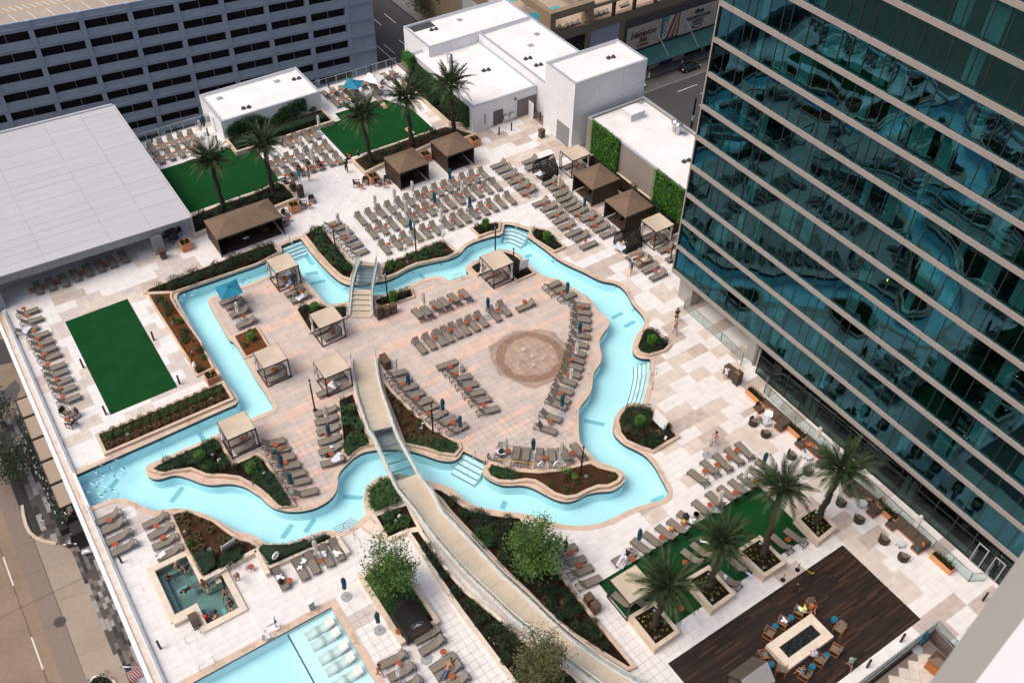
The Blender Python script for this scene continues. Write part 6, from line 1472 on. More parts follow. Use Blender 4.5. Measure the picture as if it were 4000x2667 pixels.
def ball_pts(n, r, rz, zc, rs=1, shell=.55, lump=.25):
 rr = random.Random(rs); out = []; ph = [rr.uniform(0,6) for _ in range(4)]
 while len(out) < n:
  v = Vector((rr.gauss(0,1), rr.gauss(0,1), rr.gauss(0,1)))
  if v.length < .1: continue
  v.normalize(); a = math.atan2(v.y, v.x); k = 1+lump*math.sin(3*a+ph[0]+2*v.z)*.6+lump*math.sin(5*v.z+ph[1]+2*a)*.6; k *= rr.uniform(shell,1)
  out.append((v.x*r*k, v.y*r*k, max(.02, zc+v.z*rz*k)))
 return out
def blade_mesh(name, n, h, spread, material, rs=1, w=.018):
 rr = random.Random(rs); m = MB()
 for _ in range(n):
  a = rr.uniform(0,2*PI); L = h*rr.uniform(.7,1.15); o = spread*rr.uniform(.3,1); b = Vector((math.cos(a)*.06, math.sin(a)*.06, 0)); mid = b+Vector((math.cos(a)*o*.45, math.sin(a)*o*.45, L*.75)); tip = b+Vector((math.cos(a)*o, math.sin(a)*o, L*rr.uniform(.55,.95)))
  s = Vector((-math.sin(a), math.cos(a), 0))*w; m.add([b-s, b+s, mid+s, mid-s, tip], [(0,1,2,3),(3,2,4)])
 me = bpy.data.meshes.new(name); me.from_pydata(m.v, [], m.f); me.materials.append(material); return me
def petals(mi, n, r, rz, zc, s=.05):
 def f(m, rr):
  for p in ball_pts(n, r, rz, zc, 77, .95, .2):
   a = rr.uniform(0,6); u = Vector((math.cos(a),math.sin(a),.2))*s; v = Vector((-math.sin(a),math.cos(a),.3))*s; p = Vector(p); m.add([p-u,p-v,p+u,p+v,p+Vector((0,0,s))], [(0,1,4),(1,2,4),(2,3,4),(3,0,4)], mi)
 return f
PL = {}
def reg(key, cat, meshes): PL[key] = (cat, meshes)
reg('green_bush', 'bush', [cloud_mesh('green_bush', ball_pts(190,.40,.34,.34,k), .13, LEAF_H, rs=k) for k in (1,2,3)])
reg('dark_shrub', 'shrub', [cloud_mesh('dark_shrub', ball_pts(230,.45,.36,.34,k), .12, LEAF_D, rs=k) for k in (4,5,6)])
reg('round_shrub', 'shrub', [cloud_mesh('round_shrub', ball_pts(300,.42,.36,.36,k,.85,.05), .09, LEAF_D, rs=k) for k in (14,15)])
reg('brown_grass_tuft', 'grass tuft', [blade_mesh('brown_grass_tuft', 110, .5, .42, LEAF_B, k) for k in (1,2,3)])
reg('green_grass_tuft', 'grass tuft', [blade_mesh('green_grass_tuft', 130, .62, .62, LEAF_G, k, .022) for k in (4,5,6)])
reg('rose_bush', 'rose bush', [cloud_mesh('rose_bush', ball_pts(260,.50,.40,.40,k), .11, [LEAF_D, PETAL_R], rs=k, extra=petals(1,5,.52,.42,.44,.042)) for k in (7,8,9)])
reg('white_flower', 'flower', [cloud_mesh('white_flower', ball_pts(45,.22,.18,.18,k), .10, [LEAF_D, PETAL_W], rs=k, extra=petals(1,4,.22,.2,.26,.04)) for k in (10,11)])
reg('yellow_flower', 'flower', [cloud_mesh('yellow_flower', ball_pts(26,.11,.08,.08,k), .07, [LEAF_H, PETAL_Y], rs=k, extra=petals(1,3,.09,.06,.12,.035)) for k in (12,13)])
def plant(kind, p, z, label, group=None, sc=1.0, rr=random):
 cat, ms = PL[kind]; o = link(kind, rr.choice(ms), loc=(p[0], p[1], z), rz=rr.uniform(0,6)); s = sc*rr.uniform(.8,1.2); o.scale = (s, s, s*rr.uniform(.9,1.15)); tag(o, label, cat, group); return o
def scatter(poly, n, gap, rr, margin=.2):
 inn = offset(poly, -margin); b = bbox(inn); out = []; tries = 0
 while len(out) < n and tries < n*60:
  tries += 1; p = (rr.uniform(b[0],b[1]), rr.uniform(b[2],b[3]))
  if inside(p, inn) and all((p[0]-q[0])**2+(p[1]-q[1])**2 > gap*gap for q in out) and in_view(p[0],p[1],0,.03): out.append(p)
 return out
KTXT = {'green_bush': 'small bright green bush growing', 'dark_shrub': 'dark leafy shrub growing', 'round_shrub': 'clipped dark round shrub growing', 'brown_grass_tuft': 'brownish grass tuft growing', 'green_grass_tuft': 'arching green grass tuft growing', 'rose_bush': 'dark rose bush with red flowers growing', 'white_flower': 'low plant with white flowers growing', 'yellow_flower': 'tiny plant with yellow flowers growing'}
PLACE = {'long': 'in the long straight bed', 'rose_strip': 'in the bed along the top pool arm', 'left_arm': 'in the bark bed left of the pool', 'bark_island': 'in the square bark bed', 'stair_channel': 'between pool steps and small loungers', 'bridge_right': 'in the bed right of the stair bridge', 'stair_left': 'left of the curved pool steps', 'stair_right': 'right of the curved pool steps',
 'bridge_foot': 'at the stair bridge foot', 'bridge_foot_left': 'left of the stair bridge foot', 'sign_left': 'left of the ladder canopy', 'sign_right': 'beside the island notice', 'east_small': 'in the small far bank bed', 'east_large': 'in the large far bank bed', 'south_island': 'on the bare island tip', 'ramp_left': 'in the bed left of the ramp', 'ramp_right': 'in the bed right of the ramp', 'west_point': 'in the pointed island bed',
 'spa_side': 'in the bed behind the hot tub', 'hedge_south': 'behind the five loungers', 'round_end': 'in the rounded bed below the ramp', 'notch': 'in the square walled bed', 'ramp_west': 'in the strip left under the ramp', 'ramp_east': 'on the slope right of the ramp', 'tree_box': 'under the leafy box tree', 'palm_box_first': 'in the nearest palm box', 'palm_box_second': 'in the second palm box', 'palm_box_third': 'in the third palm box', 'palm_box_fourth': 'in the fourth palm box',
 'lawn_front_right': 'below the upper right lawn', 'lawn_front_left': 'below the upper left lawn', 'white_house_front': 'before the small white house', 'ivy_side': 'beside the white block', 'green_wall_foot': 'below the green wall'}
def fill(key, *specs):
 poly, h, w, s = BEDS[key]; rr = random.Random(len(key)*31+len(specs))
 for kind, n, gap, sc in specs:
  ps = sorted(scatter(poly, n, gap, rr), key=lambda q: image_x(*q))
  for i, p in enumerate(ps): plant(kind, p, h-.08, KTXT[kind].replace(' growing', '')+(', %s from left ' % ORD[i] if len(ps) > 1 else ' ')+PLACE[key], kind.replace('_',' ')+'s '+PLACE[key], sc, rr)
for i in range(13):
 rr = random.Random(i); x = 1.1+.80*i
 plant('dark_shrub', (x-.1, 60.92), .2, 'low dark shrub, %s from left along the back of the long bed' % ORD[i], 'dark shrubs along the long bed', .75, rr)
 plant('green_bush', (x+.15, 60.35), .2, 'bright green bush, %s from left in the middle of the long bed' % ORD[i], 'green bushes in the long bed', .85, rr)
 plant('brown_grass_tuft', (x, 59.5), .2, 'brownish grass tuft, %s from left along the pool edge of the long bed' % ORD[i], 'grass tufts along the long bed', .8, rr)
fill('rose_strip', ('rose_bush', 34, .42, .95), ('dark_shrub', 10, .5, .8))
fill('left_arm', ('dark_shrub', 7, .6, 1.0), ('green_grass_tuft', 6, .6, .7), ('white_flower', 4, .6, 1.2))
fill('bark_island', ('green_grass_tuft', 2, .5, .6))
fill('stair_channel', ('green_grass_tuft', 8, .7, 1.25), ('rose_bush', 8, .7, 1.15), ('dark_shrub', 6, .6, 1.0), ('white_flower', 6, .5, 1.3))
fill('bridge_right', ('green_grass_tuft', 9, .7, 1.0), ('dark_shrub', 9, .7, 1.0), ('green_bush', 4, .7, 1.0), ('white_flower', 3, .5, 1.1))
fill('stair_left', ('dark_shrub', 7, .45, .8)); fill('stair_right', ('dark_shrub', 8, .45, .85), ('green_grass_tuft', 3, .5, .7))
fill('bridge_foot', ('rose_bush', 5, .5, .9), ('dark_shrub', 3, .4, .7)); fill('bridge_foot_left', ('rose_bush', 9, .6, 1.0), ('dark_shrub', 3, .5, .9))
fill('sign_left', ('dark_shrub', 3, .4, .8)); fill('sign_right', ('rose_bush', 5, .5, .8), ('dark_shrub', 4, .5, .8))
fill('east_small', ('dark_shrub', 10, .4, .9), ('rose_bush', 4, .5, .8))
fill('east_large', ('rose_bush', 14, .55, .95), ('brown_grass_tuft', 8, .5, 1.0), ('dark_shrub', 8, .5, .9))
fill('south_island', ('green_grass_tuft', 7, 1.0, .45)); fill('ramp_left', ('green_grass_tuft', 8, .6, .9), ('dark_shrub', 8, .6, .9))
fill('ramp_right', ('brown_grass_tuft', 14, .55, .85), ('rose_bush', 3, .5, .7)); fill('west_point', ('dark_shrub', 22, .5, 1.0), ('green_grass_tuft', 12, .6, .8), ('brown_grass_tuft', 5, .6, .8))
fill('spa_side', ('brown_grass_tuft', 22, .55, .85), ('green_bush', 3, .6, .8)); fill('round_end', ('green_grass_tuft', 16, .5, 1.3))
fill('notch', ('green_grass_tuft', 5, .6, .7), ('dark_shrub', 4, .6, .8)); fill('ramp_west', ('dark_shrub', 22, .6, 1.0), ('white_flower', 22, .4, .8), ('rose_bush', 12, .6, .8))
fill('ramp_east', ('rose_bush', 34, .6, .95), ('brown_grass_tuft', 16, .6, .9), ('dark_shrub', 26, .6, 1.0))
for k in ('palm_box_first','palm_box_second','palm_box_third','palm_box_fourth'): fill(k, ('yellow_flower', 18, .28, 1.0))
fill('lawn_front_right', ('round_shrub', 20, .72, .9), ('dark_shrub', 12, .7, .95), ('green_bush', 3, .7, .8)); fill('lawn_front_left', ('dark_shrub', 20, .7, 1.0), ('green_bush', 3, .7, .8))
fill('white_house_front', ('dark_shrub', 9, .6, .9)); fill('ivy_side', ('dark_shrub', 14, .5, 1.1)); fill('green_wall_foot', ('dark_shrub', 16, .6, 1.1))
# hedges and clipped masses
def hedge(label, poly, z0, h, material, dens=90, leaf=.12, name='hedge', top=.12):
 poly = ccw(poly); rr = random.Random(len(label)); b = bbox(poly); pts = []; A = abs(area(poly)); per = sum((Vector(poly[i])-Vector(poly[i-1])).length for i in range(len(poly)))
 n1, n2 = int(A*dens), int(per*h*dens*.8)
 while len(pts) < n1:
  p = (rr.uniform(b[0],b[1]), rr.uniform(b[2],b[3]))
  if inside(p, poly): pts.append((*p, z0+h-top*rr.random()+.08*math.sin(p[0]*3)+.08*math.sin(p[1]*2.3)))
 for i in range(len(poly)):
  a, c = Vector(poly[i-1]), Vector(poly[i])
  for _ in range(int(n2*(c-a).length/per)): t = rr.random(); q = a.lerp(c, t); pts.append((q.x+rr.uniform(-.08,.08), q.y+rr.uniform(-.08,.08), z0+h*rr.random()))
 me = cloud_mesh(name, pts, leaf, material, rs=len(pts)); o = link(name, me); tag(o, label, 'hedge')
 m = MB(); m.prism(offset(poly, -.06), z0-.02, z0+h-top-.02); c = m.obj('inner_twigs', LEAF_D, o); return o
hedge('low dark green hedge behind the five loungers near the spa', BEDS['hedge_south'][0], .3, .55, LEAF_D, 90)
hedge('low creeping green hedge at the bridge end of the ramp bed', [(21.88,46.78),(22.91,46.39),(24.22,45.75),(25.19,44.01),(25.07,43.67),(24.45,43.39),(23.64,44.05),(22.86,45.21),(21.76,46.47)], .2, .32, LEAF_H, 110)
hedge('bright low green hedge left of the long ramp', [(17.41,49.38),(18.35,49.75),(19,49.53),(18.61,48.67),(18.97,48.02),(18.34,48.16),(17.7,48.09),(16.98,47.81),(16.95,48.22)], .2, .45, LEAF_H, 120)
hedge('dark green hedge on the point of the island', [(3.41,55.03),(3.83,55.08),(7.81,55.18),(8.75,55.05),(8.51,54.32),(7.31,53.88),(6.33,53.72),(5.55,54.09),(3.87,54.43)], .25, .45, LEAF_D, 100)
hedge('rounded dark green hedge along the island west bank', [(9.77,49.01),(10.88,49.84),(11.13,49.54),(11.11,46.37),(11,45.83),(10.32,46.27),(10.08,47.79)], .25, .5, LEAF_D, 100)
hedge('clipped green mat of leaves at the mulch tip', [(25.87,40.3),(26.37,40.57),(27.44,39.54),(27.71,38.83),(27.55,38.28),(26.58,38.72),(26.08,39.57)], .25, .3, LEAF_H, 120)
hedge('dense low green planting under the box tree', [(12.95,31.6),(15.2,31.6),(15.2,36.6),(12.95,36.6)], .36, .5, LEAF_H, 130)
hedge('olive green ground planting on the large far bank bed', [(38.12,38.55),(38.67,38.95),(39.58,39.24),(40.06,39.11),(40.97,37.93),(40.58,37.24),(39.72,36.93),(38.56,37.26),(37.56,37.62)], .2, .35, leaf_mat('olive_hedge_leaf', (0.022,0.028,0.006), (0.09,0.09,0.022)), 120)
hedge('dark green mat in the small far bank bed', [(45.16,44.7),(46.34,44.95),(47.16,43.74),(46.88,43.25),(45.44,43.55),(44.97,44.07)], .2, .3, LEAF_D, 110)
for i, (lab, pl) in enumerate((('left dark round hedge behind the hot tub', [(3.02,45.59),(3.73,45.46),(4.34,44.84),(4.16,43.73),(3.28,43.43),(2.95,43.64)]), ('right dark round hedge behind the hot tub', [(4.57,43.91),(5.06,44.49),(5.75,44.49),(6.22,43.95),(5.89,43.27),(4.9,43.25),(4.22,43.47)]))): hedge(lab, pl, .25, .7, LEAF_D, 110)
hedge('dense dark hedge hiding the small white house front', [(26.6,94.2),(37.9,94.2),(37.9,95.4),(26.6,95.4)], .5, .7, LEAF_D, 70)
# topiaries
def topiary(label, c, z, h, r):
 rr = random.Random(int(c[0]*10)); pts = []
 for _ in range(900):
  a = rr.uniform(0,2*PI); u = rr.random()
  if u < .72: q = (r*rr.uniform(.9,1.05), h*(.18+.66*u/.72))
  else: v = rr.random(); q = (r*math.cos(v*PI/2)*1.02, h*.84+h*.16*math.sin(v*PI/2))
  pts.append((q[0]*math.cos(a), q[0]*math.sin(a), q[1]))
 o = thing('topiary', label, 'topiary', (*c, z)); link('foliage', cloud_mesh('foliage', pts, .075, LEAF_Y, rs=5), o)
 m = MB(); m.cyl(0,0,.1,h*.86,r*.86,n=12); m.cyl(0,0,-.05,.2,.05,n=6); m.obj('inner_stem', LEAF_D, o)
for lab, pt, h, r in (('tall barrel topiary at the stair bridge foot', [(29.29,62.44),][0], 1.25,.40), ('barrel topiary left of the curved pool steps', [(42.83,67.15),][0], 1.15,.38), ('barrel topiary right of the curved pool steps', [(47.05,61.99),][0], 1.1,.40), ('round topiary in the square bark bed', [(15.8,64.96),][0], .65,.36),
 ('round topiary behind the canopy left of the stair bridge', [(22.45,65.4),][0], .8,.42), ('topiary in the small far bank bed', [(46.51,44.49),][0], .9,.42), ('leaning bright topiary in the large far bank bed', [(39.25,37.32),][0], 1.15,.40), ('bright topiary on the pointed island bed near the canopy', [(6.84,54.09),][0], .95,.42), ('bright topiary below the canopy at the island west bank', [(9.83,50.75),][0], .95,.42)): topiary(lab, pt, .2, h, r)
for lab, pt, r in (('clipped green globe shrub in the square walled bed, left', [(16.98,40.71),][0], .38), ('clipped green globe shrub in the square walled bed, right', [(17.84,39.74),][0], .42), ('bright heart shaped green shrub on the ramp slope', [(21.94,34.88),][0], .85)):
 o = link('globe_shrub', cloud_mesh('globe_shrub', ball_pts(int(1300*r),r,r*.7,r*.6,3,.88,.1), .10, LEAF_H, rs=3), loc=(*pt, .25)); tag(o, lab, 'shrub')
pt = [(30.63,36.2),][0]; t = thing('young_tree', 'small young green tree on the bare mulch tip', 'tree', (*pt, .25))
m = MB(); m.tube([(0,0,0),(.05,.1,.5),(.2,.2,.9)],[.05,.04,.02]); m.tube([(0,0,.1),(-.1,-.2,.6)],[.03,.02]); m.obj('trunk', TBARK, t); link('crown', cloud_mesh('crown', [(p[0]+.1,p[1]+.2,p[2]) for p in ball_pts(160,.42,.3,1.0,8)]+[(p[0]+.5,p[1]-.5,p[2]) for p in ball_pts(90,.25,.2,.6,9)], .14, LEAF_Y, rs=4), t)
# leafy box trees
def tree(name, label, c, z, h, r, leafm, n, rs, spread=1.0, low=.25, size=.17):
 t = thing(name, label, 'tree', (*c, z)); rr = random.Random(rs); m = MB(); tips = []
 m.tube([(0,0,0),(.04,.03,h*.3),(.0,.05,h*.55)], [.11,.09,.06], 8)
 for k in range(15):
  a = 2*PI*k/15*2.4; b = h*(.18+.03*k); L = r*rr.uniform(.7,1.05); e = Vector((math.cos(a)*L, math.sin(a)*L, b+h*rr.uniform(.18,.5))); s = Vector((0,0,b)); md = s.lerp(e,.5)+Vector((0,0,.12)); m.tube([s, md, e], [.045,.03,.012], 5); tips += [s.lerp(e,.45), md.lerp(e,.5), e, e]
 tips += [Vector((rr.uniform(-.3,.3)*r, rr.uniform(-.3,.3)*r, h*rr.uniform(.72,.97))) for _ in range(9)]
 m.obj('trunk', TBARK, t); pts = []
 for _ in range(n):
  q = rr.choice(tips); s = r*.22; pts.append((q.x+rr.gauss(0,s), q.y+rr.gauss(0,s), max(h*low, q.z+rr.gauss(0,s*.9))))
 link('crown', cloud_mesh('crown', pts, size, leafm, rs=rs), t); return t
tree('box_tree', 'leafy green tree in the stone box near the wading pool', (13.9,34.6), .35, 4.6, 1.55, LEAF_T, 5200, 3)
tree('leafy_tree', 'full bright green tree on the slope right of the ramp', [(23.54,30.46),][0], .25, 5.0, 1.75, LEAF_T, 7000, 5)
tree('olive_tree', 'brownish olive tree in front of the ramp at the bottom', [(18.89,23.02),][0], .25, 5.2, 1.6, LEAF_O, 5200, 8, size=.15)
tree('street_tree', 'dark street tree beside the grey block paving, lower one', [(-8.9,86.74),][0], GZ, 5.5, 2.7, LEAF_S, 2600, 11, size=.3)
tree('street_tree', 'dark street tree at the left picture edge, upper one', [(-8.95,96.32),][0], GZ, 5.0, 2.4, LEAF_S, 2000, 12, size=.3)
tree('street_tree', 'dark street tree on the pavement beside the parking garage street', (88.6,160.4), GZ+.1, 7.0, 4.0, LEAF_S, 3000, 13, low=.35, size=.4)
# palms: trunk plus separate feather fronds
def frond_mesh(L, droop, rs, leafm):
 rr = random.Random(rs); m = MB(); N = 12; spine = []
 for i in range(N+1):
  t = i/N; spine.append(Vector((.08*droop*L*t*t, L*t*(1-.10*droop*t), L*(.30*t-droop*.60*t*t))))
 m.tube(spine, [.028*(1-.85*i/N) for i in range(N+1)], 4, cap=False); K = 34
 for i in range(K):
  t = .14+.86*i/K; k = min(int(t*N), N-1); p = spine[k].lerp(spine[k+1], t*N-k); tg = (spine[k+1]-spine[k]).normalized(); ll = L*.235*(math.sin(PI*min(1, .22+.74*t))**.6)
  for s in (-1,1):
   d = (Vector((s*(.80-.35*t),0,.34-.30*rr.random())) + tg*(.75+.5*t)).normalized()*ll*rr.uniform(.8,1.12); tip = p+d+Vector((0,0,-.22*ll)); w = tg*.024
   m.add([p-w, p+w, p+d*.6+w*.7, tip, p+d*.6-w*.7], [(0,1,2,3,4)])
 me = bpy.data.meshes.new('frond'); me.from_pydata(m.v, [], m.f); me.materials.append(leafm); return me
FR = [frond_mesh(3.05, d, k, LEAF_P) for k, d in enumerate((.15,.35,.55,.8,1.0))]; FRY = frond_mesh(2.4, 1.25, 9, LEAF_PY); FRY2 = frond_mesh(2.3, .95, 10, leaf_mat('fading_palm_leaf', (0.055,0.07,0.018), (0.18,0.17,0.05), .55, 1.2))
def palm(label, base, top, z0, sc=1.0, rs=1, nf=40):
 rr = random.Random(rs); t = thing('date_palm', label, 'palm tree', (*base, z0)); d = Vector((top[0]-base[0], top[1]-base[1], top[2]-z0)); m = MB(); n = 16; H = d.length
 pts = [d*(i/n)+Vector((0,0,0))+Vector((.05*math.sin(i), .05*math.cos(i*1.3), 0))*(i > 0) for i in range(n+1)]
 m.tube(pts, [.24-.05*i/n+(.035 if i % 2 else 0) for i in range(n)]+[.26], 9); m.lathe([(.2,-.55),(.34,-.2),(.30,.1),(.001,.25)], 9, d.x, d.y)
 k0 = len(m.v)-4*9
 for i in range(k0, len(m.v)): v = m.v[i]; m.v[i] = (v[0], v[1], v[2]+d.z)
 for i in range(60):
  a = i*2.4; z = H*(.12+.85*i/60); c = d*(z/H); r = .21; p = c+Vector((math.cos(a)*r, math.sin(a)*r, 0)); q = p+Vector((math.cos(a)*.09, math.sin(a)*.09, .13)); s = Vector((-math.sin(a), math.cos(a), 0))*.07; m.add([p-s, p+s, q+s*.5, q-s*.5], [(0,1,2,3)])
 m.obj('trunk', TRUNK, t)
 for i in range(nf):
  u = i/nf; a = i*2.39996+rr.uniform(-.2,.2); tilt = 1.15-1.40*u**.75+rr.uniform(-.14,.14)
  me = FR[min(4, int(u*5))] if u < .90 or rr.random() < .5 else (FRY if rr.random() < .5 else FRY2)
  o = link('frond', me, t); o.location = d+Vector((0,0,.05)); o.rotation_euler = (tilt, rr.uniform(-.25,.25), a); s = sc*rr.uniform(.86,1.08); o.scale = (s,s,s)
 for i in range(5): o = link('frond', FRY2, t); a = rr.uniform(0,6); o.location = d+Vector((0,0,-.25)); o.rotation_euler = (-.45+rr.uniform(-.2,.2), 0, a); o.scale = (sc*.8,)*3
palm('date palm leftmost of two in front of the upper left lawn', (21.14,85.03), (21.0,85.2,6.0), .4, .95, 1)
palm('date palm right of two in front of the upper left lawn', (26.61,84.55), (26.6,84.6,6.2), .4, .95, 2)
palm('date palm leftmost of three below the upper right lawn', (38.25,83.9), (37.7,84.0,6.4), .4, .98, 3)
palm('date palm middle of three below the upper right lawn', (43.8,84.25), (43.4,84.4,6.6), .4, .98, 4)
palm('date palm beside the ivy wall of the white block', (49.36,84.3), (49.2,84.4,6.5), .4, .98, 5)
palm('date palm in the fourth box closest to the sofas', [(44.28,21.93),][0], (*[(45.32,22.18),][0],6.2), .65, 1.0, 6)
palm('date palm in the third box left of the sofas', [(38.69,22.03),][0], (*[(40.38,23.42),][0],6.3), .65, .92, 7)
palm('date palm in the second box beside the timber deck', [(33.54,22.2),][0], (*[(33.8,22.52),][0],6.0), .65, .92, 8)
palm('date palm in the nearest box beside the beige canopy', [(28.05,22.06),][0], (*[(28.37,21.98),][0],5.8), .65, .95, 9)
# climbing greenery
def ivy_panel(label, x, y0, y1, z0, z1, dens=210, leafm=LEAF_V, thick=.45, name='green_wall'):
 rr = random.Random(int(y0*10)); pts = []
 for _ in range(int((y1-y0)*(z1-z0)*dens)): pts.append((x-thick*rr.random()**.6*(1+.25*math.sin(rr.random()*6)), rr.uniform(y0,y1)+rr.uniform(-.12,.12), rr.uniform(z0,z1)+rr.uniform(-.1,.15)))
 for _ in range(int((y1-y0)*dens*.6)): pts.append((x-thick*rr.random(), rr.uniform(y0,y1), z1+.15*rr.random()))
 o = link(name, cloud_mesh(name, pts, .15, leafm, rs=3)); tag(o, label, 'green wall'); m = MB(); m.box(x-thick*.45,x-.02,y0+.1,y1-.1,z0,z1-.05); m.obj('backing_panel', LEAF_D, o)
ivy_panel('tall bright green leaf panel near the white tower block', 60.6, 67.4, 72.4, .3, 4.5)
ivy_panel('tall bright green leaf panel near the glass tower edge', 60.6, 56.4, 61.3, .3, 4.4)
ivy_panel('ivy covered side wall of the white block behind the palms', 51.4, 84.0, 98.0, .4, 3.1, 130, leaf_mat('dark_ivy_leaf', (0.006,0.026,0.005), (0.028,0.095,0.014), .5, 1.2), .9, 'ivy_wall')
ivy_panel('bright green ivy column at the far end of the white block', 51.3, 96.3, 98.3, 2.2, 3.9, 300, LEAF_V, 1.0, 'ivy_wall')
def ivy_front(label, y, blobs, leafm, n):
 rr = random.Random(n); pts = []
 for cx, cz, rx, rz in blobs:
  for _ in range(int(n*rx*rz)): a = rr.uniform(0,2*PI); u = math.sqrt(rr.random()); pts.append((cx+rx*u*math.cos(a)*rr.uniform(.8,1.15), y-.05-.3*rr.random()*(1-u*.5), max(.3, cz+rz*u*math.sin(a)*rr.uniform(.8,1.15))))
 o = link('wall_ivy', cloud_mesh('wall_ivy', pts, .15, leafm, rs=2)); tag(o, label, 'ivy')
ivy_front('dark ivy climbing the front of the small white house', 96.9, [(34.4,1.5,1.7,1.1),(35.6,2.3,.9,.55),(33,1.0,1.2,.8),(36.2,1.6,.35,.9),(29,1.6,2.2,1.0),(27.5,1.3,1.2,.9),(30.9,1.1,1.0,.6),(37.2,.9,.5,.3)], LEAF_H, 1300)
# planted tubs
def tub(label, c, sx, sy, h, material, filler, rz=0, cat='planter'):
 t = thing('plant_tub', label, cat, (*c, 0), rz); m = MB(); w = .06; k = 1.0
 for x0,x1,y0,y1 in ((-sx/2,sx/2,-sy/2,-sy/2+w),(-sx/2,sx/2,sy/2-w,sy/2),(-sx/2,-sx/2+w,-sy/2+w,sy/2-w),(sx/2-w,sx/2,-sy/2+w,sy/2-w)): m.box(x0,x1,y0,y1,0,h)
 m.obj('tub_shell', material, t); m = MB(); m.box(-sx/2+w,sx/2-w,-sy/2+w,sy/2-w,.1,h-.06); m.obj('soil', SOIL, t)
 rr = random.Random(int(c[0]*7))
 if filler == 'hedge': pts = [(rr.uniform(-sx/2+.1,sx/2-.1), rr.uniform(-sy/2+.1,sy/2-.1), h+rr.uniform(-.05,.38)) for _ in range(420)]; link('foliage', cloud_mesh('foliage', pts, .10, LEAF_D, rs=6), t)
 else:
  pts = [(rr.uniform(-sx/2+.12,sx/2-.12), rr.uniform(-sy/2+.12,sy/2-.12), h-.04+.08*rr.random()) for _ in range(70)]; link('foliage', cloud_mesh('foliage', pts, .09, [LEAF_D, PETAL_Y], rs=6, extra=lambda m, r2: [m.add([(x,y,h+.05),(x+.06,y,h+.06),(x+.06,y+.06,h+.05),(x,y+.06,h+.06)],[(0,1,2,3)],1) for x, y in [(r2.uniform(-sx/2+.15,sx/2-.2), r2.uniform(-sy/2+.15,sy/2-.2)) for _ in range(9)]]), t)
for lab, c in (('terracotta tub between the two brown cabanas', [(43.92,81.5),][0]), ('terracotta tub right of the upper brown cabana', [(50.28,81.12),][0]), ('terracotta tub beside four black chairs', [(36.96,80.98),][0]), ('terracotta tub right of the long brown cabana', [(27.4,80.8),][0]), ('terracotta tub under the pavilion roof corner', [(15.51,80.92),][0]), ('terracotta tub between long bed and bark bed', [(10.9,62.06),][0])): tub(lab, c, 1.05, 1.05, .92, TERRA, 'flower')
for lab, c in (('orange trough with hedge nearest the trash bins', [(49.94,34.37),][0]), ('orange trough with hedge between the first two sofas', [(49.99,29.4),][0]), ('orange trough with hedge between second and third sofas', [(50.04,19.62),][0]), ('orange trough with hedge near the glass doors', [(49.97,14.27),][0])): tub(lab, c, .62, 1.9, .55, TERRA2, 'hedge')
# white flower strip beside the louvred canopies
for i in range(26):
 rr = random.Random(i); plant('white_flower', (-5.95+rr.uniform(-.3,.2), 75.5+.68*i), -24.5, 'white flowering bush, %s from the bottom beside the louvred street canopies' % ORD[i], 'white flowering bushes along the street terrace', 2.4, rr)
m = MB(); m.box(-6.6,-5.7,74.5,93.5,-25.6,-24.6); tag(m.obj('street_planter', BLACK), 'long dark planter beside the louvred street canopies', 'planter')

# ------------------------------------------------------------------ people
SKIN = [mat('skin_light', (0.52,0.30,0.20), 0.6, 0.05), mat('skin_tan', (0.40,0.20,0.115), 0.6, 0.05), mat('skin_brown', (0.18,0.085,0.045), 0.6, 0.05)]
HAIRD = mat('dark_hair', (0.015,0.011,0.008), 0.6, 0.1); HAIRB = mat('brown_hair', (0.09,0.05,0.025), 0.6, 0.1); HAIRF = mat('blond_hair', (0.32,0.19,0.08), 0.6, 0.1)
CL = {k: mat('cloth_'+k, c, 0.9, 0.1, 8) for k, c in dict(black=(0.012,0.012,0.014), navy=(0.015,0.025,0.07), pink=(0.72,0.035,0.16), turquoise=(0.03,0.36,0.50), teal=(0.01,0.085,0.11), khaki=(0.36,0.20,0.09), maroon=(0.06,0.012,0.016), grey=(0.16,0.16,0.17), white=(0.72,0.72,0.74), jeans=(0.10,0.15,0.27), mint=(0.20,0.38,0.33), neon=(0.62,0.78,0.10), orange=(0.72,0.13,0.02), sage=(0.24,0.26,0.20), red=(0.5,0.02,0.02), cream=(0.55,0.5,0.42), bluewhite=(0.40,0.45,0.62)).items()}
BASE = dict(pelvis=(0,0,.93), waist=(0,0,1.08), chest=(0,0,1.29), neck=(0,0,1.45), jaw=(0,.015,1.53), head=(0,.02,1.63),
 shoL=(-.17,0,1.39), elbL=(-.23,-.03,1.13), wriL=(-.22,.08,.91), hanL=(-.21,.12,.83), hipL=(-.09,0,.88), kneL=(-.10,.02,.48), ankL=(-.10,-.02,.09), toeL=(-.12,.13,.035))
for k in list(BASE):
 if k[-1] == 'L': v = BASE[k]; BASE[k[:-1]+'R'] = (-v[0], v[1], v[2])
RAD = dict(pelvis=.125, waist=.112, chest=.132, neck=.052, jaw=.070, head=.092, sho=.062, elb=.044, wri=.031, han=.038, hip=.088, kne=.058, ank=.038, toe=.034)
BONES = [('pelvis','waist'),('waist','chest'),('chest','neck'),('neck','jaw'),('jaw','head')] + [(a+s, b+s) for s in 'LR' for a, b in (('sho','elb'),('elb','wri'),('wri','han'),('hip','kne'),('kne','ank'),('ank','toe'))] + [('chest','shoL'),('chest','shoR'),('pelvis','hipL'),('pelvis','hipR')]
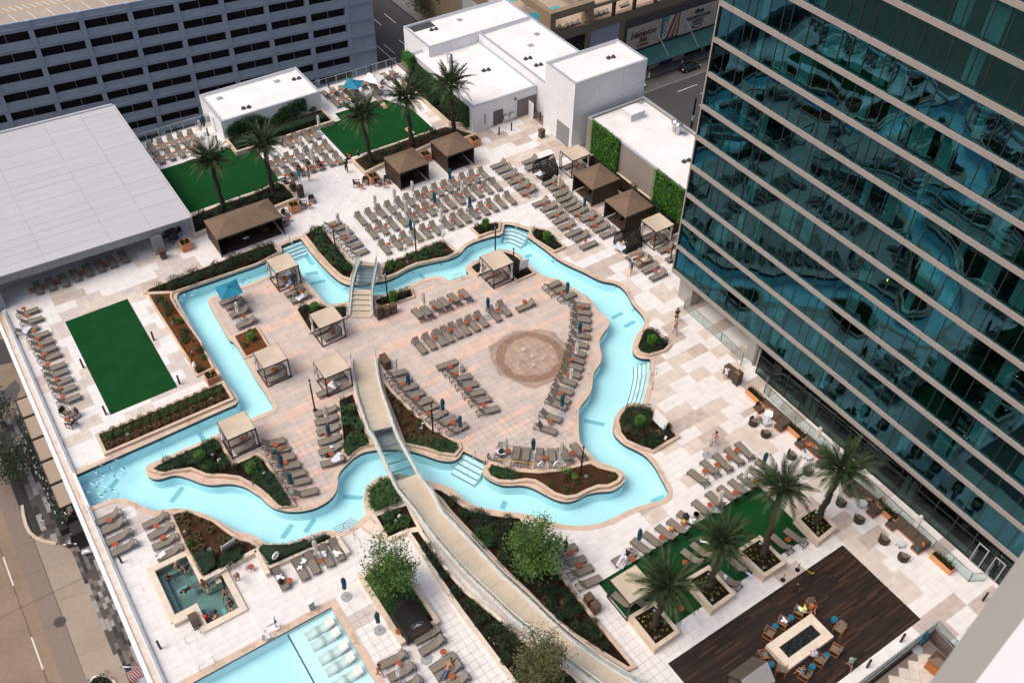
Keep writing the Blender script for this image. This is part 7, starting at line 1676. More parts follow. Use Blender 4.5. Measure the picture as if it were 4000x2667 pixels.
def pose(kind, rr):
 J = dict(BASE)
 def arms(l, r):
  for s, a in (('L', l), ('R', r)):
   if a: J['elb'+s], J['wri'+s] = a[0], a[1]; w, e = Vector(a[1]), Vector(a[0]); J['han'+s] = tuple(w+(w-e).normalized()*.09)
 if kind == 'walk':
  J.update(kneL=(-.09,.20,.50), ankL=(-.09,.27,.10), toeL=(-.1,.41,.07), kneR=(.09,-.03,.48), ankR=(.09,-.30,.16), toeR=(.1,-.20,.06)); arms(((-.24,-.16,1.15),(-.22,-.12,.92)), ((.24,.10,1.14),(.20,.26,.98)))
 elif kind == 'carry': arms(((-.23,.06,1.12),(-.08,.24,1.10)), ((.23,.06,1.12),(.08,.26,1.06)))
 elif kind == 'stand': arms(((-.26,-.05,1.13),(-.16,.12,1.0)), None); J.update(kneR=(.12,.05,.48), ankR=(.15,.02,.09), toeR=(.19,.15,.035))
 elif kind in ('sit', 'sitback', 'photo'):
  lean = -.16 if kind == 'sitback' else .04
  up = lambda z, f: (0, lean*f, z)
  J.update(pelvis=(0,0,.55), waist=up(.70,.4), chest=up(.91,1), neck=up(1.07,1.3), jaw=(0,lean*1.3+.03,1.15), head=(0,lean*1.3+.04,1.25))
  for s, x in (('L',-1),('R',1)): J['sho'+s] = (x*.17, lean*1.1, 1.0); J['hip'+s] = (x*.09,.03,.53); J['kne'+s] = (x*.13,.44,.52); J['ank'+s] = (x*.13,.46,.09); J['toe'+s] = (x*.15,.60,.04)
  if kind == 'photo': arms(((-.26,.15,.90),(-.10,.28,1.16)), ((.26,.15,.90),(.10,.28,1.16)))
  else: arms(((-.25,.06,.78),(-.14,.28,.64)), ((.25,.06,.78),(.14,.30,.64)))
 elif kind in ('recline', 'lie', 'prone'):       # on a lounger: feet towards +Y, head towards -Y
  a = {'recline': 38, 'lie': 6, 'prone': 3}[kind]; c, s_ = math.cos(math.radians(a)), math.sin(math.radians(a)); at = lambda L, x=0, h=0: (x, -L*c-h*s_*0, .46+L*s_+h)
  J.update(pelvis=(0,0,.46), waist=at(.16), chest=at(.38), neck=at(.54), jaw=at(.62,0,.02), head=at(.72,0,.02))
  bent = kind == 'recline'
  for k, x in (('L',-1),('R',1)):
   J['sho'+k] = at(.48, x*.17); J['hip'+k] = (x*.09,.05,.46); J['kne'+k] = (x*.10,.45,.44+(.16 if bent and k == 'L' else 0)); J['ank'+k] = (x*.10,.85,.40); J['toe'+k] = (x*.13,.93,.47 if kind != 'prone' else .36)
  arms((at(.28,-.30), at(.10,-.22,.05)), (at(.62,.32,.04), at(.74,.12,.06)) if rr.random() < .5 else (at(.28,.30), at(.05,.24,.03)))
 elif kind == 'bend':
  J.update(waist=(0,.08,1.05), chest=(0,.24,1.16), neck=(0,.36,1.22), jaw=(0,.43,1.23), head=(0,.51,1.22), shoL=(-.17,.30,1.20), shoR=(.17,.30,1.20)); arms(((-.2,.38,.95),(-.12,.45,.75)), ((.2,.38,.95),(.12,.45,.75)))
 elif kind == 'float':
  J.update(pelvis=(0,-.1,.05), waist=(0,.05,.07), chest=(0,.25,.10), neck=(0,.40,.15), jaw=(0,.47,.18), head=(0,.54,.22), shoL=(-.17,.33,.12), shoR=(.17,.33,.12))
  for k, x in (('L',-1),('R',1)): J['hip'+k] = (x*.09,-.15,.04); J['kne'+k] = (x*.12,-.5,-.1); J['ank'+k] = (x*.12,-.85,-.15); J['toe'+k] = (x*.12,-.97,-.2)
  arms(((-.32,.5,.08),(-.35,.75,.03)), ((.3,.52,.08),(.2,.78,.03)))
 return J
PEOPLE_JOBS = []
def skin_obj(nodes, edges, rad, sub=1):
 names = list(nodes); me = bpy.data.meshes.new('figure'); me.from_pydata([nodes[n] for n in names], [(names.index(a), names.index(b)) for a, b in edges], [])
 o = bpy.data.objects.new('figure', me); o.modifiers.new('s', 'SKIN'); sv = me.skin_vertices[0].data if me.skin_vertices else None
 for i, n in enumerate(names):
  r = rad(n); sv[i].radius = r if isinstance(r, tuple) else (r, r)
 sv[0].use_root = True
 o.modifiers['s'].use_smooth_shade = True
 if sub: m = o.modifiers.new('d', 'SUBSURF'); m.levels = sub; m.render_levels = sub
 return o
def person(label, p, face, kind, skin=1, hair=HAIRD, top=None, bottom='black', legs='short', hat=None, sc=1.0, z=0.0, group=None, longhair=False, seed=0):
 """p: point under the pelvis or the feet, face: heading in degrees (0 = up-right street axis X)"""
 rr = random.Random(len(label)+seed); J = pose(kind, rr); t = thing('person', label, 'person', (*p, z), math.radians(face)-PI/2, group); t.scale = (sc, sc, sc)
 rad = lambda n, e=0: RAD[n[:-1] if n[-1] in 'LR' else n]+e
 jobs = [('body', skin_obj(J, BONES, rad), SKIN[skin], t)]
 lerp = lambda a, b, u: tuple(Vector(J[a]).lerp(Vector(J[b]), u))
 if top:
  N = {k: J[k] for k in ('waist','chest','shoL','shoR')}; N['low'] = lerp('waist','pelvis',.75); N['upL'] = lerp('shoL','elbL',.55); N['upR'] = lerp('shoR','elbR',.55)
  R = dict(waist=.135, chest=.150, shoL=.080, shoR=.080, low=.138, upL=.066, upR=.066)
  if top in ('bikini',): N = {'a': lerp('chest','waist',.05), 'b': lerp('chest','waist',.38)}; jobs.append(('bikini_top', skin_obj(N, [('a','b')], lambda n: .142, 1), CL[bottom], t))
  else: jobs.append(('shirt', skin_obj(N, [('waist','chest'),('chest','shoL'),('chest','shoR'),('waist','low'),('shoL','upL'),('shoR','upR')], lambda n: R[n]), CL[top], t))
 if bottom:
  u = {'brief': .10, 'short': .62, 'long': 1.0, 'skirt': .85}[legs]
  N = {'pelvis': J['pelvis'], 'top': lerp('pelvis','waist',.35)}; E = [('top','pelvis')]
  for s in 'LR':
   N['hip'+s] = J['hip'+s]; N['th'+s] = lerp('hip'+s,'kne'+s,u); E += [('pelvis','hip'+s),('hip'+s,'th'+s)]
   if legs == 'long': N['an'+s] = lerp('kne'+s,'ank'+s,.92); E.append(('th'+s,'an'+s))
  R = dict(pelvis=.142, top=.128, hipL=.102, hipR=.102, thL=.085 if legs != 'brief' else .098, thR=.085 if legs != 'brief' else .098, anL=.058, anR=.058)
  if legs == 'skirt': R.update(thL=.135, thR=.135)
  jobs.append(('trousers' if legs == 'long' else 'shorts', skin_obj(N, E, lambda n: R[n]), CL[bottom], t))
 h = Vector(J['head']); d = (h-Vector(J['jaw'])).normalized(); f = Vector((0,1,0)) if abs(d.y) < .8 else Vector((0,0,1)); f = (f-d*f.dot(d)).normalized()
 M = Matrix.Translation(h) @ Matrix((d.cross(f)*-1, f, d)).transposed().to_4x4()
 m = MB(); m.lathe([(.098,-.02),(.106,.03),(.098,.075),(.06,.108),(.001,.118)], 10);
 for i, v in enumerate(m.v): m.v[i] = (v[0], v[1]-.018, v[2]+(.0 if v[1] < .03 else .02))
 if longhair: m.tube([(0,-.075,.03),(0,-.10,-.08),(0,-.09,-.20),(0,-.07,-.28)], [.07,.075,.06,.02], 7)
 m.xf(M); m.obj('cap' if hat else 'hair', CL[hat] if hat else hair, t)
 m = MB(); m.add([(-.014,.085,-.01),(.014,.085,-.01),(0,.112,-.02),(0,.088,.025)], [(0,2,3),(1,3,2),(0,1,2)])
 for x in (-1,1): m.box(x*.035-.012,x*.035+.012,.083,.092,.018,.026,1); m.add([(x*.088,-.01,.02),(x*.105,-.03,.03),(x*.10,-.02,-.02)],[(0,1,2)])
 m.box(-.025,.025,.080,.087,-.052,-.045,1); m.xf(M); m.obj('face', [SKIN[skin], HAIRD], t)
 m = MB()
 for s, x in (('L',-1),('R',1)):
  w, hd = Vector(J['wri'+s]), Vector(J['han'+s]); a = (hd-w).normalized(); b = a.cross(Vector((1,.2,.1))).normalized(); c = a.cross(b)
  for k, L in enumerate((.062,.075,.08,.072)): o = hd+a*.02+b*(k-1.5)*.02; m.tube([o, o+a*L*.55+c*.004, o+a*L+c*.022], [.010,.009,.007], 5)
  o = w.lerp(hd,.6)+b*-.03; m.tube([o, o-b*.03+a*.03, o-b*.032+a*.06+c*.01], [.012,.010,.008], 5)
 jobs.append(('hands', None, SKIN[skin], t)); m.obj('fingers', SKIN[skin], t); jobs.pop()
 PEOPLE_JOBS.extend(jobs); return t
A1 = [(35.24,84.11),(29.98,85.25),(31.06,84.93)]
person('man in black shirt and trousers seen from behind near the planter wall', A1[0], 70, 'walk', 1, top='black', bottom='black', legs='long')
person('man in turquoise shirt and shorts standing at the lounger foot', A1[1], 75, 'stand', 2, top='turquoise', bottom='turquoise')
person('woman in a sage patterned dress standing barefoot', A1[2], 110, 'carry', 0, top='sage', bottom='sage', legs='skirt', longhair=True)
A2 = [(36.54,85.71),(37.59,85.81),(28.37,85.21)]
person('man in pink shirt raising a camera on the planter wall', A2[0], 165, 'photo', 1, top='pink', bottom='black', legs='long', z=-.05)
person('man in dark navy shirt sitting behind the pink shirted man', A2[1], 60, 'sit', 1, top='navy', bottom='black', legs='long', z=-.05)
person('man in black sitting on the corner of the left planter wall', A2[2], 0, 'sit', 1, top='black', bottom='black', legs='long', z=-.05)
A3 = [(30.81,86.89),(32.05,86.91),(33.16,86.71),(29.65,86.64)]
person('man in maroon shirt and black cap reclining on a lounger', A3[0], -90, 'recline', 1, top='maroon', bottom='navy', legs='long', hat='black')
person('woman in black top reclining with towels on her legs', A3[1], -90, 'recline', 2, top='black', bottom='orange', longhair=True)
person('man in dark clothes with orange cap lying on his side', A3[2], -90, 'lie', 1, top='black', bottom='black', legs='long', hat='orange')
person('man in grey tank top and black trousers on a lounger', A3[3], -85, 'recline', 1, top='grey', bottom='black', legs='long')
person('man in teal shirt and khaki trousers with white cap walking', [(51.24,53.36),][0], -160, 'walk', 1, top='teal', bottom='khaki', legs='long', hat='white')
A4 = [(53.04,55.09),(53.05,53.71),(52.94,57.01)]
person('woman in black bikini sunbathing on her back', A4[0], 180, 'lie', 1, HAIRB, top='bikini', bottom='black', legs='brief', longhair=True)
person('shirtless man in black shorts sunbathing with raised backrest', A4[1], 180, 'recline', 0, bottom='black')
person('woman lying inside the slatted daybed on a striped towel', A4[2], -170, 'lie', 1, bottom='white', top='white', legs='brief', z=.05)
person('woman in black dress and sunglasses walking behind another', [(50.48,45.61),][0], -110, 'carry', 0, top='black', bottom='black', legs='skirt', longhair=True)
person('woman in bikini top with striped towel round her hips', [(49.19,44.34),][0], -105, 'walk', 1, HAIRF, top='bikini', bottom='bluewhite', legs='skirt')
A5 = [(49.25,37.46),(43.33,32.46)]
person('person with dark backpack reaching into the trash bins', A5[0], 55, 'carry', 0, HAIRB, top='white', bottom='white')
person('woman in bikini and white towel walking beside a closed umbrella', A5[1], 170, 'walk', 1, HAIRB, top='bikini', bottom='bluewhite', legs='skirt', longhair=True)
A6 = [(48.03,32.27),(49.57,32.69)]
person('shirtless man in turquoise shorts leaning over a round table', A6[0], -20, 'sit', 0, bottom='turquoise', z=-.02)
person('woman in pale bikini resting on the first brown sofa', A6[1], -60, 'recline', 1, HAIRF, top='bikini', bottom='cream', legs='brief')
A7 = [(49.97,20.87),(50.02,27.43)]
person('woman in black lying on the third brown sofa', A7[0], 130, 'recline', 1, HAIRF, top='black', bottom='black')
person('person in orange lying under the white umbrella on the second sofa', A7[1], -60, 'lie', 1, HAIRB, top='orange', bottom='cream')
A8 = [(21.24,71.27),]
person('woman in navy swimsuit standing under the top left canopy', A8[0], -20, 'carry', 1, HAIRD, top='navy', bottom='navy', legs='brief', longhair=True)
A9 = [(21.41,70.03),(21.97,68.92),(21.71,67.87)]
person('woman in grey top sitting on a lounger beneath the canopy', A9[0], 45, 'sit', 1, HAIRB, top='grey', bottom='grey', longhair=True)
person('blond woman sitting beside the closed teal umbrella', A9[1], 150, 'sit', 0, HAIRF, top='bikini', bottom='white', legs='brief')
person('woman in grey vest sitting on a striped towel', A9[2], 100, 'sit', 0, HAIRB, top='grey', bottom='black')
person('woman with pink cap sunbathing in a dark swimsuit', [(12.34,51.49),][0], 0, 'lie', 1, top='teal', bottom='teal', legs='brief', hat='pink')
person('woman in grey shirt sitting at the edge of the pool steps', [(26.59,41.33),][0], -165, 'sit', 0, HAIRB, top='grey', bottom='white', z=-.36)
HT = [(1.66,45.76),(2.3,45.25),(0.71,45.2),(3.93,41.72),(3.93,40.69),(3.78,40.03),(2.63,40.68),(2.61,40.07),(1.88,40.5)]
for i, (lab, f, s, tp, bt, ht) in enumerate((('bald man holding a drink at the hot tub corner', -60, 0, None, 'navy', None), ('man in navy shirt and cap seated in the hot tub corner', -120, 1, 'navy', 'navy', 'navy'), ('woman in black leaning on the left hot tub bench', 0, 1, 'black', 'black', None), ('broad shouldered man sitting with his back to the steps', -130, 1, None, 'black', None), ('person with dark curls stretching an arm along the tub rim', 180, 1, 'black', 'black', None), ('man resting in the right corner of the hot tub', 170, 0, None, 'black', None), ('child in blue shirt standing in the hot tub', -90, 1, 'navy', 'navy', None), ('man with wet dark hair in the lower hot tub', 120, 0, None, 'black', None), ('woman in red swimsuit in the lowest tub corner', 40, 1, 'red', 'red', None))):
 person(lab, HT[i], f, 'sit', s, HAIRD if i != 0 else SKIN[0], top=tp, bottom=bt, hat=ht, z=-.72, sc=.75 if 'child' in lab else 1.0)
person('woman in black swimsuit wading across the hot tub', [(1.72,43.55),][0], -165, 'float', 1, HAIRD, top='black', bottom='black', legs='brief', z=-.20)
person('woman with long dark hair sitting on the hot tub wall', [(2.72,42.94),][0], -80, 'sit', 1, HAIRD, top='bikini', bottom='teal', legs='brief', longhair=True, z=-.25)
person('woman with dark cap bending beside the hot tub steps', [(5.03,42.14),][0], -100, 'bend', 1, HAIRD, top='bikini', bottom='white', legs='brief', hat='grey', longhair=True)
person('woman in black bikini standing by the wading pool loungers', [(10.26,29.8),][0], -75, 'walk', 1, HAIRD, top='bikini', bottom='black', legs='brief')
person('shirtless man in blue jeans lying on a lounger', [(14.24,27.48),][0], -150, 'recline', 1, bottom='jeans', legs='long')
person('person in dark swimwear lying inside the slatted daybed by the tree', [(13.88,31.89),][0], -110, 'lie', 1, top='black', bottom='black')
person('person in black top and white shorts lying face down on a striped towel', [(30.12,27.77),][0], 205, 'prone', 0, HAIRF, top='black', bottom='white')
person('man in mint shirt and dark shorts walking across the timber deck', [(37.72,12.45),][0], -125, 'walk', 1, top='mint', bottom='teal')
FP = [(38.05,17.15),(38.7,16.98),(36.24,14.21),(34.6,13.76)]
person('person in neon yellow shirt bending in a fire pit chair', FP[0], -40, 'sit', 1, top='neon', bottom='white')
person('person in orange red shirt sitting next to the neon one', FP[1], -120, 'sit', 1, top='orange', bottom='black')
person('woman in pale patterned dress sitting by the fire pit', FP[2], 120, 'sit', 0, HAIRD, top='bluewhite', bottom='bluewhite', legs='skirt')
person('person in blue shirt sitting in the lower fire pit chair', FP[3], 110, 'sit', 1, top='navy', bottom='turquoise')
ST = [(-7.78,78.56),(-5.49,79.09)]
person('pedestrian in cream shirt and lilac skirt with brown bag', ST[0], -110, 'carry', 2, top='cream', bottom='bluewhite', legs='skirt', z=GZ+.03, sc=1.1)
person('pedestrian in black trousers with white bag partly behind the parapet', ST[1], -140, 'walk', 2, top='black', bottom='black', legs='long', z=GZ+.03, sc=1.1)
person('person in white lying on the far hotel terrace', [(92.82,132.65),][0], -60, 'recline', 1, top='white', bottom='grey', legs='long', z=-14.86)
_done = bake([j[1] for j in PEOPLE_JOBS])
for (nm, _o, mt, t), me in zip(PEOPLE_JOBS, _done):
 me.name = nm; me.materials.clear(); me.materials.append(mt); link(nm, me, t)
# ------------------------------------------------------------------ towels and bags
def towel_mesh(w, l, rs, crumple):
 rr = random.Random(rs); n = 9; vs = []; ph = [rr.uniform(0,6) for _ in range(4)]
 for i in range(n):
  for j in range(n):
   u, v = i/(n-1)-.5, j/(n-1)-.5; k = 1-.55*crumple*(.5+.5*math.sin(5*u+ph[0])*math.cos(4*v+ph[1])); vs.append((u*w*k+rr.uniform(-.03,.03)*crumple, v*l*k+rr.uniform(-.03,.03)*crumple, .02+crumple*.12*(.5+.5*math.sin(9*u+ph[2])*math.sin(8*v+ph[3]))+rr.uniform(0,.04)*crumple))
 me = bpy.data.meshes.new('towel'); me.from_pydata(vs, [], [(i*n+j,(i+1)*n+j,(i+1)*n+j+1,i*n+j+1) for i in range(n-1) for j in range(n-1)])
 me.polygons.foreach_set('use_smooth', [True]*len(me.polygons)); return me
STRIPE = bpy.data.materials.new('striped_towel'); STRIPE.use_nodes = True; _n = STRIPE.node_tree; _t = _n.nodes.new('ShaderNodeTexWave'); _t.inputs['Scale'].default_value = 5.0; _tc = _n.nodes.new('ShaderNodeTexCoord'); _n.links.new(_tc.outputs['Object'], _t.inputs['Vector'])
_r = _n.nodes.new('ShaderNodeValToRGB'); _r.color_ramp.elements[0].color = (0.16,0.22,0.42,1); _r.color_ramp.elements[1].color = (0.78,0.79,0.84,1); _r.color_ramp.elements[0].position = .18; _r.color_ramp.elements[1].position = .32; _n.links.new(_t.outputs['Fac'], _r.inputs[0]); _n.links.new(_r.outputs[0], _n.nodes['Principled BSDF'].inputs['Base Color']); _n.nodes['Principled BSDF'].inputs['Roughness'].default_value = .95
def towel(label, p, z, rz=0, w=.6, l=.8, crumple=1.0, mt=TOWEL, rs=1):
 me = towel_mesh(w, l, rs, crumple); me.materials.append(mt); o = link('towel', me, loc=(*p, z), rz=rz); tag(o, label, 'towel')
for i, (lab, p, z, rz, w, l, c, mt) in enumerate((
 ('striped towel across the third lounger left of the lawn', [(-1.14,77.06),][0], .36, .8, 1.0, .7, .6, STRIPE), ('white crumpled towel at the foot of the lowest left lounger', [(1.02,46.96),][0], .36, .5, .9, .45, .8, TOWEL),
 ('white towel on the lounger nearest the hot tub wall end', [(7.63,40.36),][0], .38, 0, .7, .6, 1, TOWEL), ('white towel on the second hedge lounger, lower one', [(9.23,40.3),][0], .36, 1, .5, .45, 1, TOWEL), ('white towel on the second hedge lounger, upper one', [(9.68,40.7),][0], .36, 2, .4, .6, .8, TOWEL), ('white towel on the fourth hedge lounger', [(11.25,40.44),][0], .36, 1, .6, .5, 1, TOWEL), ('white towel on the fifth hedge lounger', [(12.07,39.9),][0], .36, .4, .6, .8, 1, TOWEL),
 ('white towel draped over the backrest beneath the ramp canopy', [(19.44,55.36),][0], .62, .5, .75, .9, .15, TOWEL), ('striped white towel at the bottom of the stacked column', [(16.15,48.07),][0], .42, .4, 1.1, .7, .5, STRIPE), ('small white towel on the fifth lounger of the stacked column', [(16.27,49.33),][0], .37, .2, .35, .4, 1, TOWEL),
 ('white towel with black bag by the pool step file', [(27.69,41.3),][0], .40, 0, .6, .9, .6, STRIPE), ('striped towel under the sunbathing woman in black bikini', [(53.13,55.03),][0], .345, 1.57, .6, 1.7, .15, STRIPE), ('striped towel under the shirtless sunbathing man', [(53.52,53.77),][0], .5, 1.57, .6, 1.0, .2, STRIPE), ('striped towel inside the lower slatted daybed', [(52.49,56.81),][0], .51, .3, 1.2, 1.3, .4, STRIPE), ('striped towel inside the upper slatted daybed', [(52.86,71.72),][0], .51, .3, 1.2, .9, .5, STRIPE),
 ('striped towel under the face down sunbather', [(29.96,27.77),][0], .345, -1.1, .64, 1.85, .1, STRIPE), ('white towel on the lounger with a black bag near palms', [(36.45,27.48),][0], .37, .5, .8, .6, .9, TOWEL), ('white towel on the grass beneath the second palm', [(35.98,25.51),][0], .36, .6, .3, .9, .7, TOWEL), ('striped towel over the lounger end beside the third box', [(36.81,21.63),][0], .45, .1, .3, .9, .6, STRIPE), ('folded towel on the lounger beside the second box', [(35.26,22.36),][0], .37, .3, .4, .35, .6, STRIPE),
 ('white towel on a side lounger between upper lawns', [(28.44,86.6),][0], .37, .3, .9, .5, .9, TOWEL), ('striped towel beneath the top left canopy, upper one', [(22.32,71.32),][0], .38, .4, .9, .6, .6, STRIPE), ('striped towel beneath the top left canopy, lower one', [(21.83,70),][0], .38, .4, 1.1, .6, .6, STRIPE), ('striped towel under the woman in grey vest', [(21.97,67.57),][0], .38, .4, 1.2, .7, .5, STRIPE), ('striped towel heaped on the round table by the first sofa', [(48.62,31.81),][0], .5, .3, .7, .8, 1, STRIPE), ('white towel under the woman on the first sofa', [(49.33,32.18),][0], .47, .6, .9, .8, .4, TOWEL),
 ('white towel on the fire pit chair between two stools', [(36.26,17.34),][0], .5, .3, .5, .6, 1, TOWEL), ('white towel in the neon person chair', [(37.94,17.44),][0], .5, .3, .4, .5, .8, TOWEL), ('blue white towel beside the hot tub steps table', [(5.85,42.75),][0], .22, .3, .4, .5, 1, STRIPE), ('striped towel on the daybed by the box tree', [(14.05,31.88),][0], .51, .2, 1.0, 1.3, .4, STRIPE), ('white towel on a dark chair in the long brown cabana', [(20.93,78.18),][0], .83, .4, .7, .5, .8, STRIPE))): towel(lab, p, z, rz, w, l, c, mt, i)
def bag(label, p, z, material, s=.3):
 o = link('shoulder_bag', cloud_mesh('shoulder_bag', [], .1, material)); bpy.data.objects.remove(o)
 m = MB(); m.lathe([(.02,0),(s*.5,.02),(s*.55,s*.4),(s*.35,s*.75),(.02,s*.8)], 9); m.tube([(-s*.3,0,s*.7),(-s*.2,0,s*1.15),(s*.2,0,s*1.15),(s*.3,0,s*.7)], .015, 5); tag(m.obj('shoulder_bag', material, loc=(*p, z)), label, 'bag')
bag('black backpack on a lounger near the palms', [(36.31,28.03),][0], .36, BLACK, .5); bag('orange patterned bag on a side table near the palms', [(34.61,27.71),][0], .51, mat('orange_print', (.7,.25,.03), .7, .4, 9), .32); bag('yellow patterned bag on a table beside the black backpack', [(35.8,27.68),][0], .51, mat('yellow_print', (.6,.35,.08), .7, .4, 9), .35); bag('black bag on white towel by the pool steps', [(27.7,41.25),][0], .45, BLACK, .4); bag('black bag on the hedge lounger nearest the hot tub', [(7.53,39.97),][0], .40, BLACK, .42); bag('black bag beside the last table of the stacked column', [(15.66,48.98),][0], 0, BLACK, .4); bag('dark shoes under the pink capped sunbather', [(12.3,51.22),][0], 0, BLACK, .25)

# ------------------------------------------------------------------ chairs, sofas, fire pit
def make_armchair(fr, seatm, name, rocker=True):
 t = thing(name, name.replace('_',' '), 'armchair'); m = MB()
 m.box(-.27,.27,-.25,.27,.36,.44); m.obj('seat', seatm, t)
 m = MB(); m.hull8([(-.27,-.30,.40),(.27,-.30,.40),(.27,-.24,.40),(-.27,-.24,.40)],[(-.27,-.44,.84),(.27,-.44,.84),(.27,-.38,.84),(-.27,-.38,.84)]); m.obj('backrest', seatm if not rocker else WICK, t)
 for s in (-1,1):
  m = MB(); m.bar((s*.31,-.40,.60),(s*.31,.30,.62),.06,.05); m.bar((s*.31,.27,.02),(s*.31,.27,.6),.045); m.bar((s*.31,-.35,.02),(s*.31,-.40,.6),.045); m.bar((s*.31,-.42,.03),(s*.31,.32,.03),.045); m.obj('arm_frame', fr, t)
 return Proto(t)
BCH = make_armchair(BLACK, CUSHT, 'black_armchair'); TCH = make_armchair(WOODC, CUSHT, 'teak_armchair', False)
def chairs(proto, items, group):
 for lab, p, a in items: proto.put((*p, 0), math.radians(a)-PI/2, lab, group)
q = [(35.04,81.18),(35.95,80.96),(37.14,80.08),(38.05,79.87),(28.48,80.8),(29.56,81.02),(26.22,80.33),(25.58,79.19)]
chairs(BCH, [('black armchair leftmost of four by the terracotta tub', q[0], -30), ('black armchair left beside the terracotta tub', q[1], -120), ('black armchair right beside the terracotta tub', q[2], -40), ('black armchair rightmost of four by the terracotta tub', q[3], -110), ('black armchair touching the tub near the long cabana', q[4], -35), ('black armchair right of the tub near the long cabana', q[5], -100), ('upper black armchair at the end of the long cabana', q[6], -60), ('lower black armchair at the end of the long cabana', q[7], 20)], 'black armchairs by the brown cabanas')
q = [(-0.96,65.03),(-0.45,64.41),(-0.94,63.65)]
chairs(BCH, [('black armchair upper left of three by the lowest lawn', q[0], -60), ('black armchair right one of three by the lowest lawn', q[1], 200), ('black armchair lowest of three by the lowest lawn', q[2], 130)], 'three black armchairs by the lowest lawn')
q = [(14.31,83.5),(15.51,83.48),(14.81,82.66)]
chairs(BCH, [('dark dining chair left of the wooden table under the pavilion', q[0], 20), ('dark dining chair right of the wooden table under the pavilion', q[1], 200), ('dark dining chair in front of the pavilion dining table', q[2], 110)], 'dining chairs under the pavilion corner')
for lab, p in zip(('orange side table between four black armchairs, left', 'orange side table between four black armchairs, right', 'orange side table beside two armchairs and a tub', 'orange side table at the end of the long cabana', 'orange side table among three black armchairs', 'orange side table alone beside the hot tub steps'), [(35.22,80.42),(37.44,79.25),(28.96,80.26),(26.11,79.47)] + [(-1.06,64.1),] + [(6.23,42.34),]): TABLE.put((*p, 0), 1.0, lab)
p = [(14.93,83.5),][0]; t = thing('dining_table', 'square brown dining table under the pavilion corner', 'table', (*p, 0)); m = MB(); m.box(-.5,.5,-.5,.5,.7,.75); m.obj('table_top', BINM, t)
for a in (-1,1):
 for b in (-1,1): m = MB(); m.box(a*.45-.03,a*.45+.03,b*.45-.03,b*.45+.03,0,.7); m.obj('leg', BLACK, t)
def sofa(label, p, L, rz=0.0):
 """back towards +X, two returns towards -X"""
 t = thing('brown_sofa', label, 'sofa', (*p, 0), rz); d = .80; r = .95
 m = MB(); m.box(-d/2+.06,d/2,-L/2+.02,L/2-.02,.06,.25); m.obj('teak_base', WOODC, t)
 for s in (-1,1): m = MB(); m.box(-d/2-r+.46,-d/2+.05,s*L/2-(s>0)*d+.03,s*L/2+(s<0)*d-.03,.06,.25); m.obj('teak_base', WOODC, t)
 n = 3
 for i in range(n): a = -L/2+L*i/n; m = MB(); m.box(-d/2+.03,d/2-.2,a+.02,a+L/n-.02,.27,.44); m.obj('seat_cushion', CUSH, t); m = MB(); m.hull8([(d/2-.24,a+.03,.42),(d/2-.06,a+.03,.42),(d/2-.06,a+L/n-.03,.42),(d/2-.24,a+L/n-.03,.42)],[(d/2-.12,a+.03,.78),(d/2-.02,a+.03,.78),(d/2-.02,a+L/n-.03,.78),(d/2-.12,a+L/n-.03,.78)]); m.obj('back_cushion', CUSH, t)
 for s in (-1,1):
  y0, y1 = (L/2-d, L/2) if s > 0 else (-L/2, -L/2+d); m = MB(); m.box(-d/2-r+.42,-d/2-.02,y0+.03,y1-.03,.27,.44); m.obj('chaise_cushion', CUSH, t)
  m = MB(); yb = y1-.1 if s > 0 else y0; m.box(-d/2-r*.3,d/2-.1,yb,yb+.1,.44,.74); m.obj('side_back', WICK, t)
 m = MB(); m.box(d/2-.05,d/2+.02,-L/2,L/2,.06,.6); m.obj('back_frame', WICK, t); return t
sofa('brown corner sofa with a woman in bikini, farthest along the rail', [(49.79,31.9),][0], 3.3)
sofa('brown corner sofa half hidden behind the rightmost palm', [(49.89,27.14),][0], 3.2)
sofa('brown corner sofa behind the palm with a woman in black', [(49.64,21.5),][0], 3.2)
sofa('empty brown corner sofa with bright cushions near the doors', [(49.98,17.41),][0], 3.3)
def pillow(label, p, z, material, rz):
 m = MB(); m.lathe([(.001,-.08),(.2,-.05),(.24,0),(.2,.05),(.001,.08)], 4); o = m.obj('throw_pillow', material, loc=(*p, z), rz=rz); o.rotation_euler = (1.0, .3, rz); tag(o, label, 'pillow')
for lab, p, mt in (('teal pillow at the end of the empty brown sofa', [(49.16,16.01),][0], TEAL), ('patterned orange pillow on the empty brown sofa', [(49.88,16.06),][0], MATS.get('orange_print', ORANGE)), ('dark blue pillow by the third sofa', [(48.92,22.11),][0], DKTEAL), ('teal pillow by the round table near the second sofa', [(48.91,27.52),][0], TEAL)): pillow(lab, p, .55, mt, .6)
def make_club():
 t = thing('club_chair', 'club chair', 'armchair'); m = MB(); m.box(-.3,.3,-.28,.3,.30,.42); m.obj('seat', CUSHT, t); m = MB()
 for k in range(9):
  a0, a1 = PI*(.95+1.1*k/9), PI*(.95+1.1*(k+1)/9); f = lambda a, r, z: (r*math.cos(a), .05+r*math.sin(a), z); m.hull8([f(a0,.36,.06),f(a1,.36,.06),f(a1,.43,.06),f(a0,.43,.06)],[f(a0,.36,.62),f(a1,.36,.62),f(a1,.43,.62),f(a0,.43,.62)])
 m.obj('curved_back', WICK, t); m = MB(); m.tube([(.38*math.cos(2*PI*k/16), .38*math.sin(2*PI*k/16), .04) for k in range(16)], .03, 5, closed=True); m.obj('base_ring', BLACK, t); return Proto(t)
CLUB = make_club()
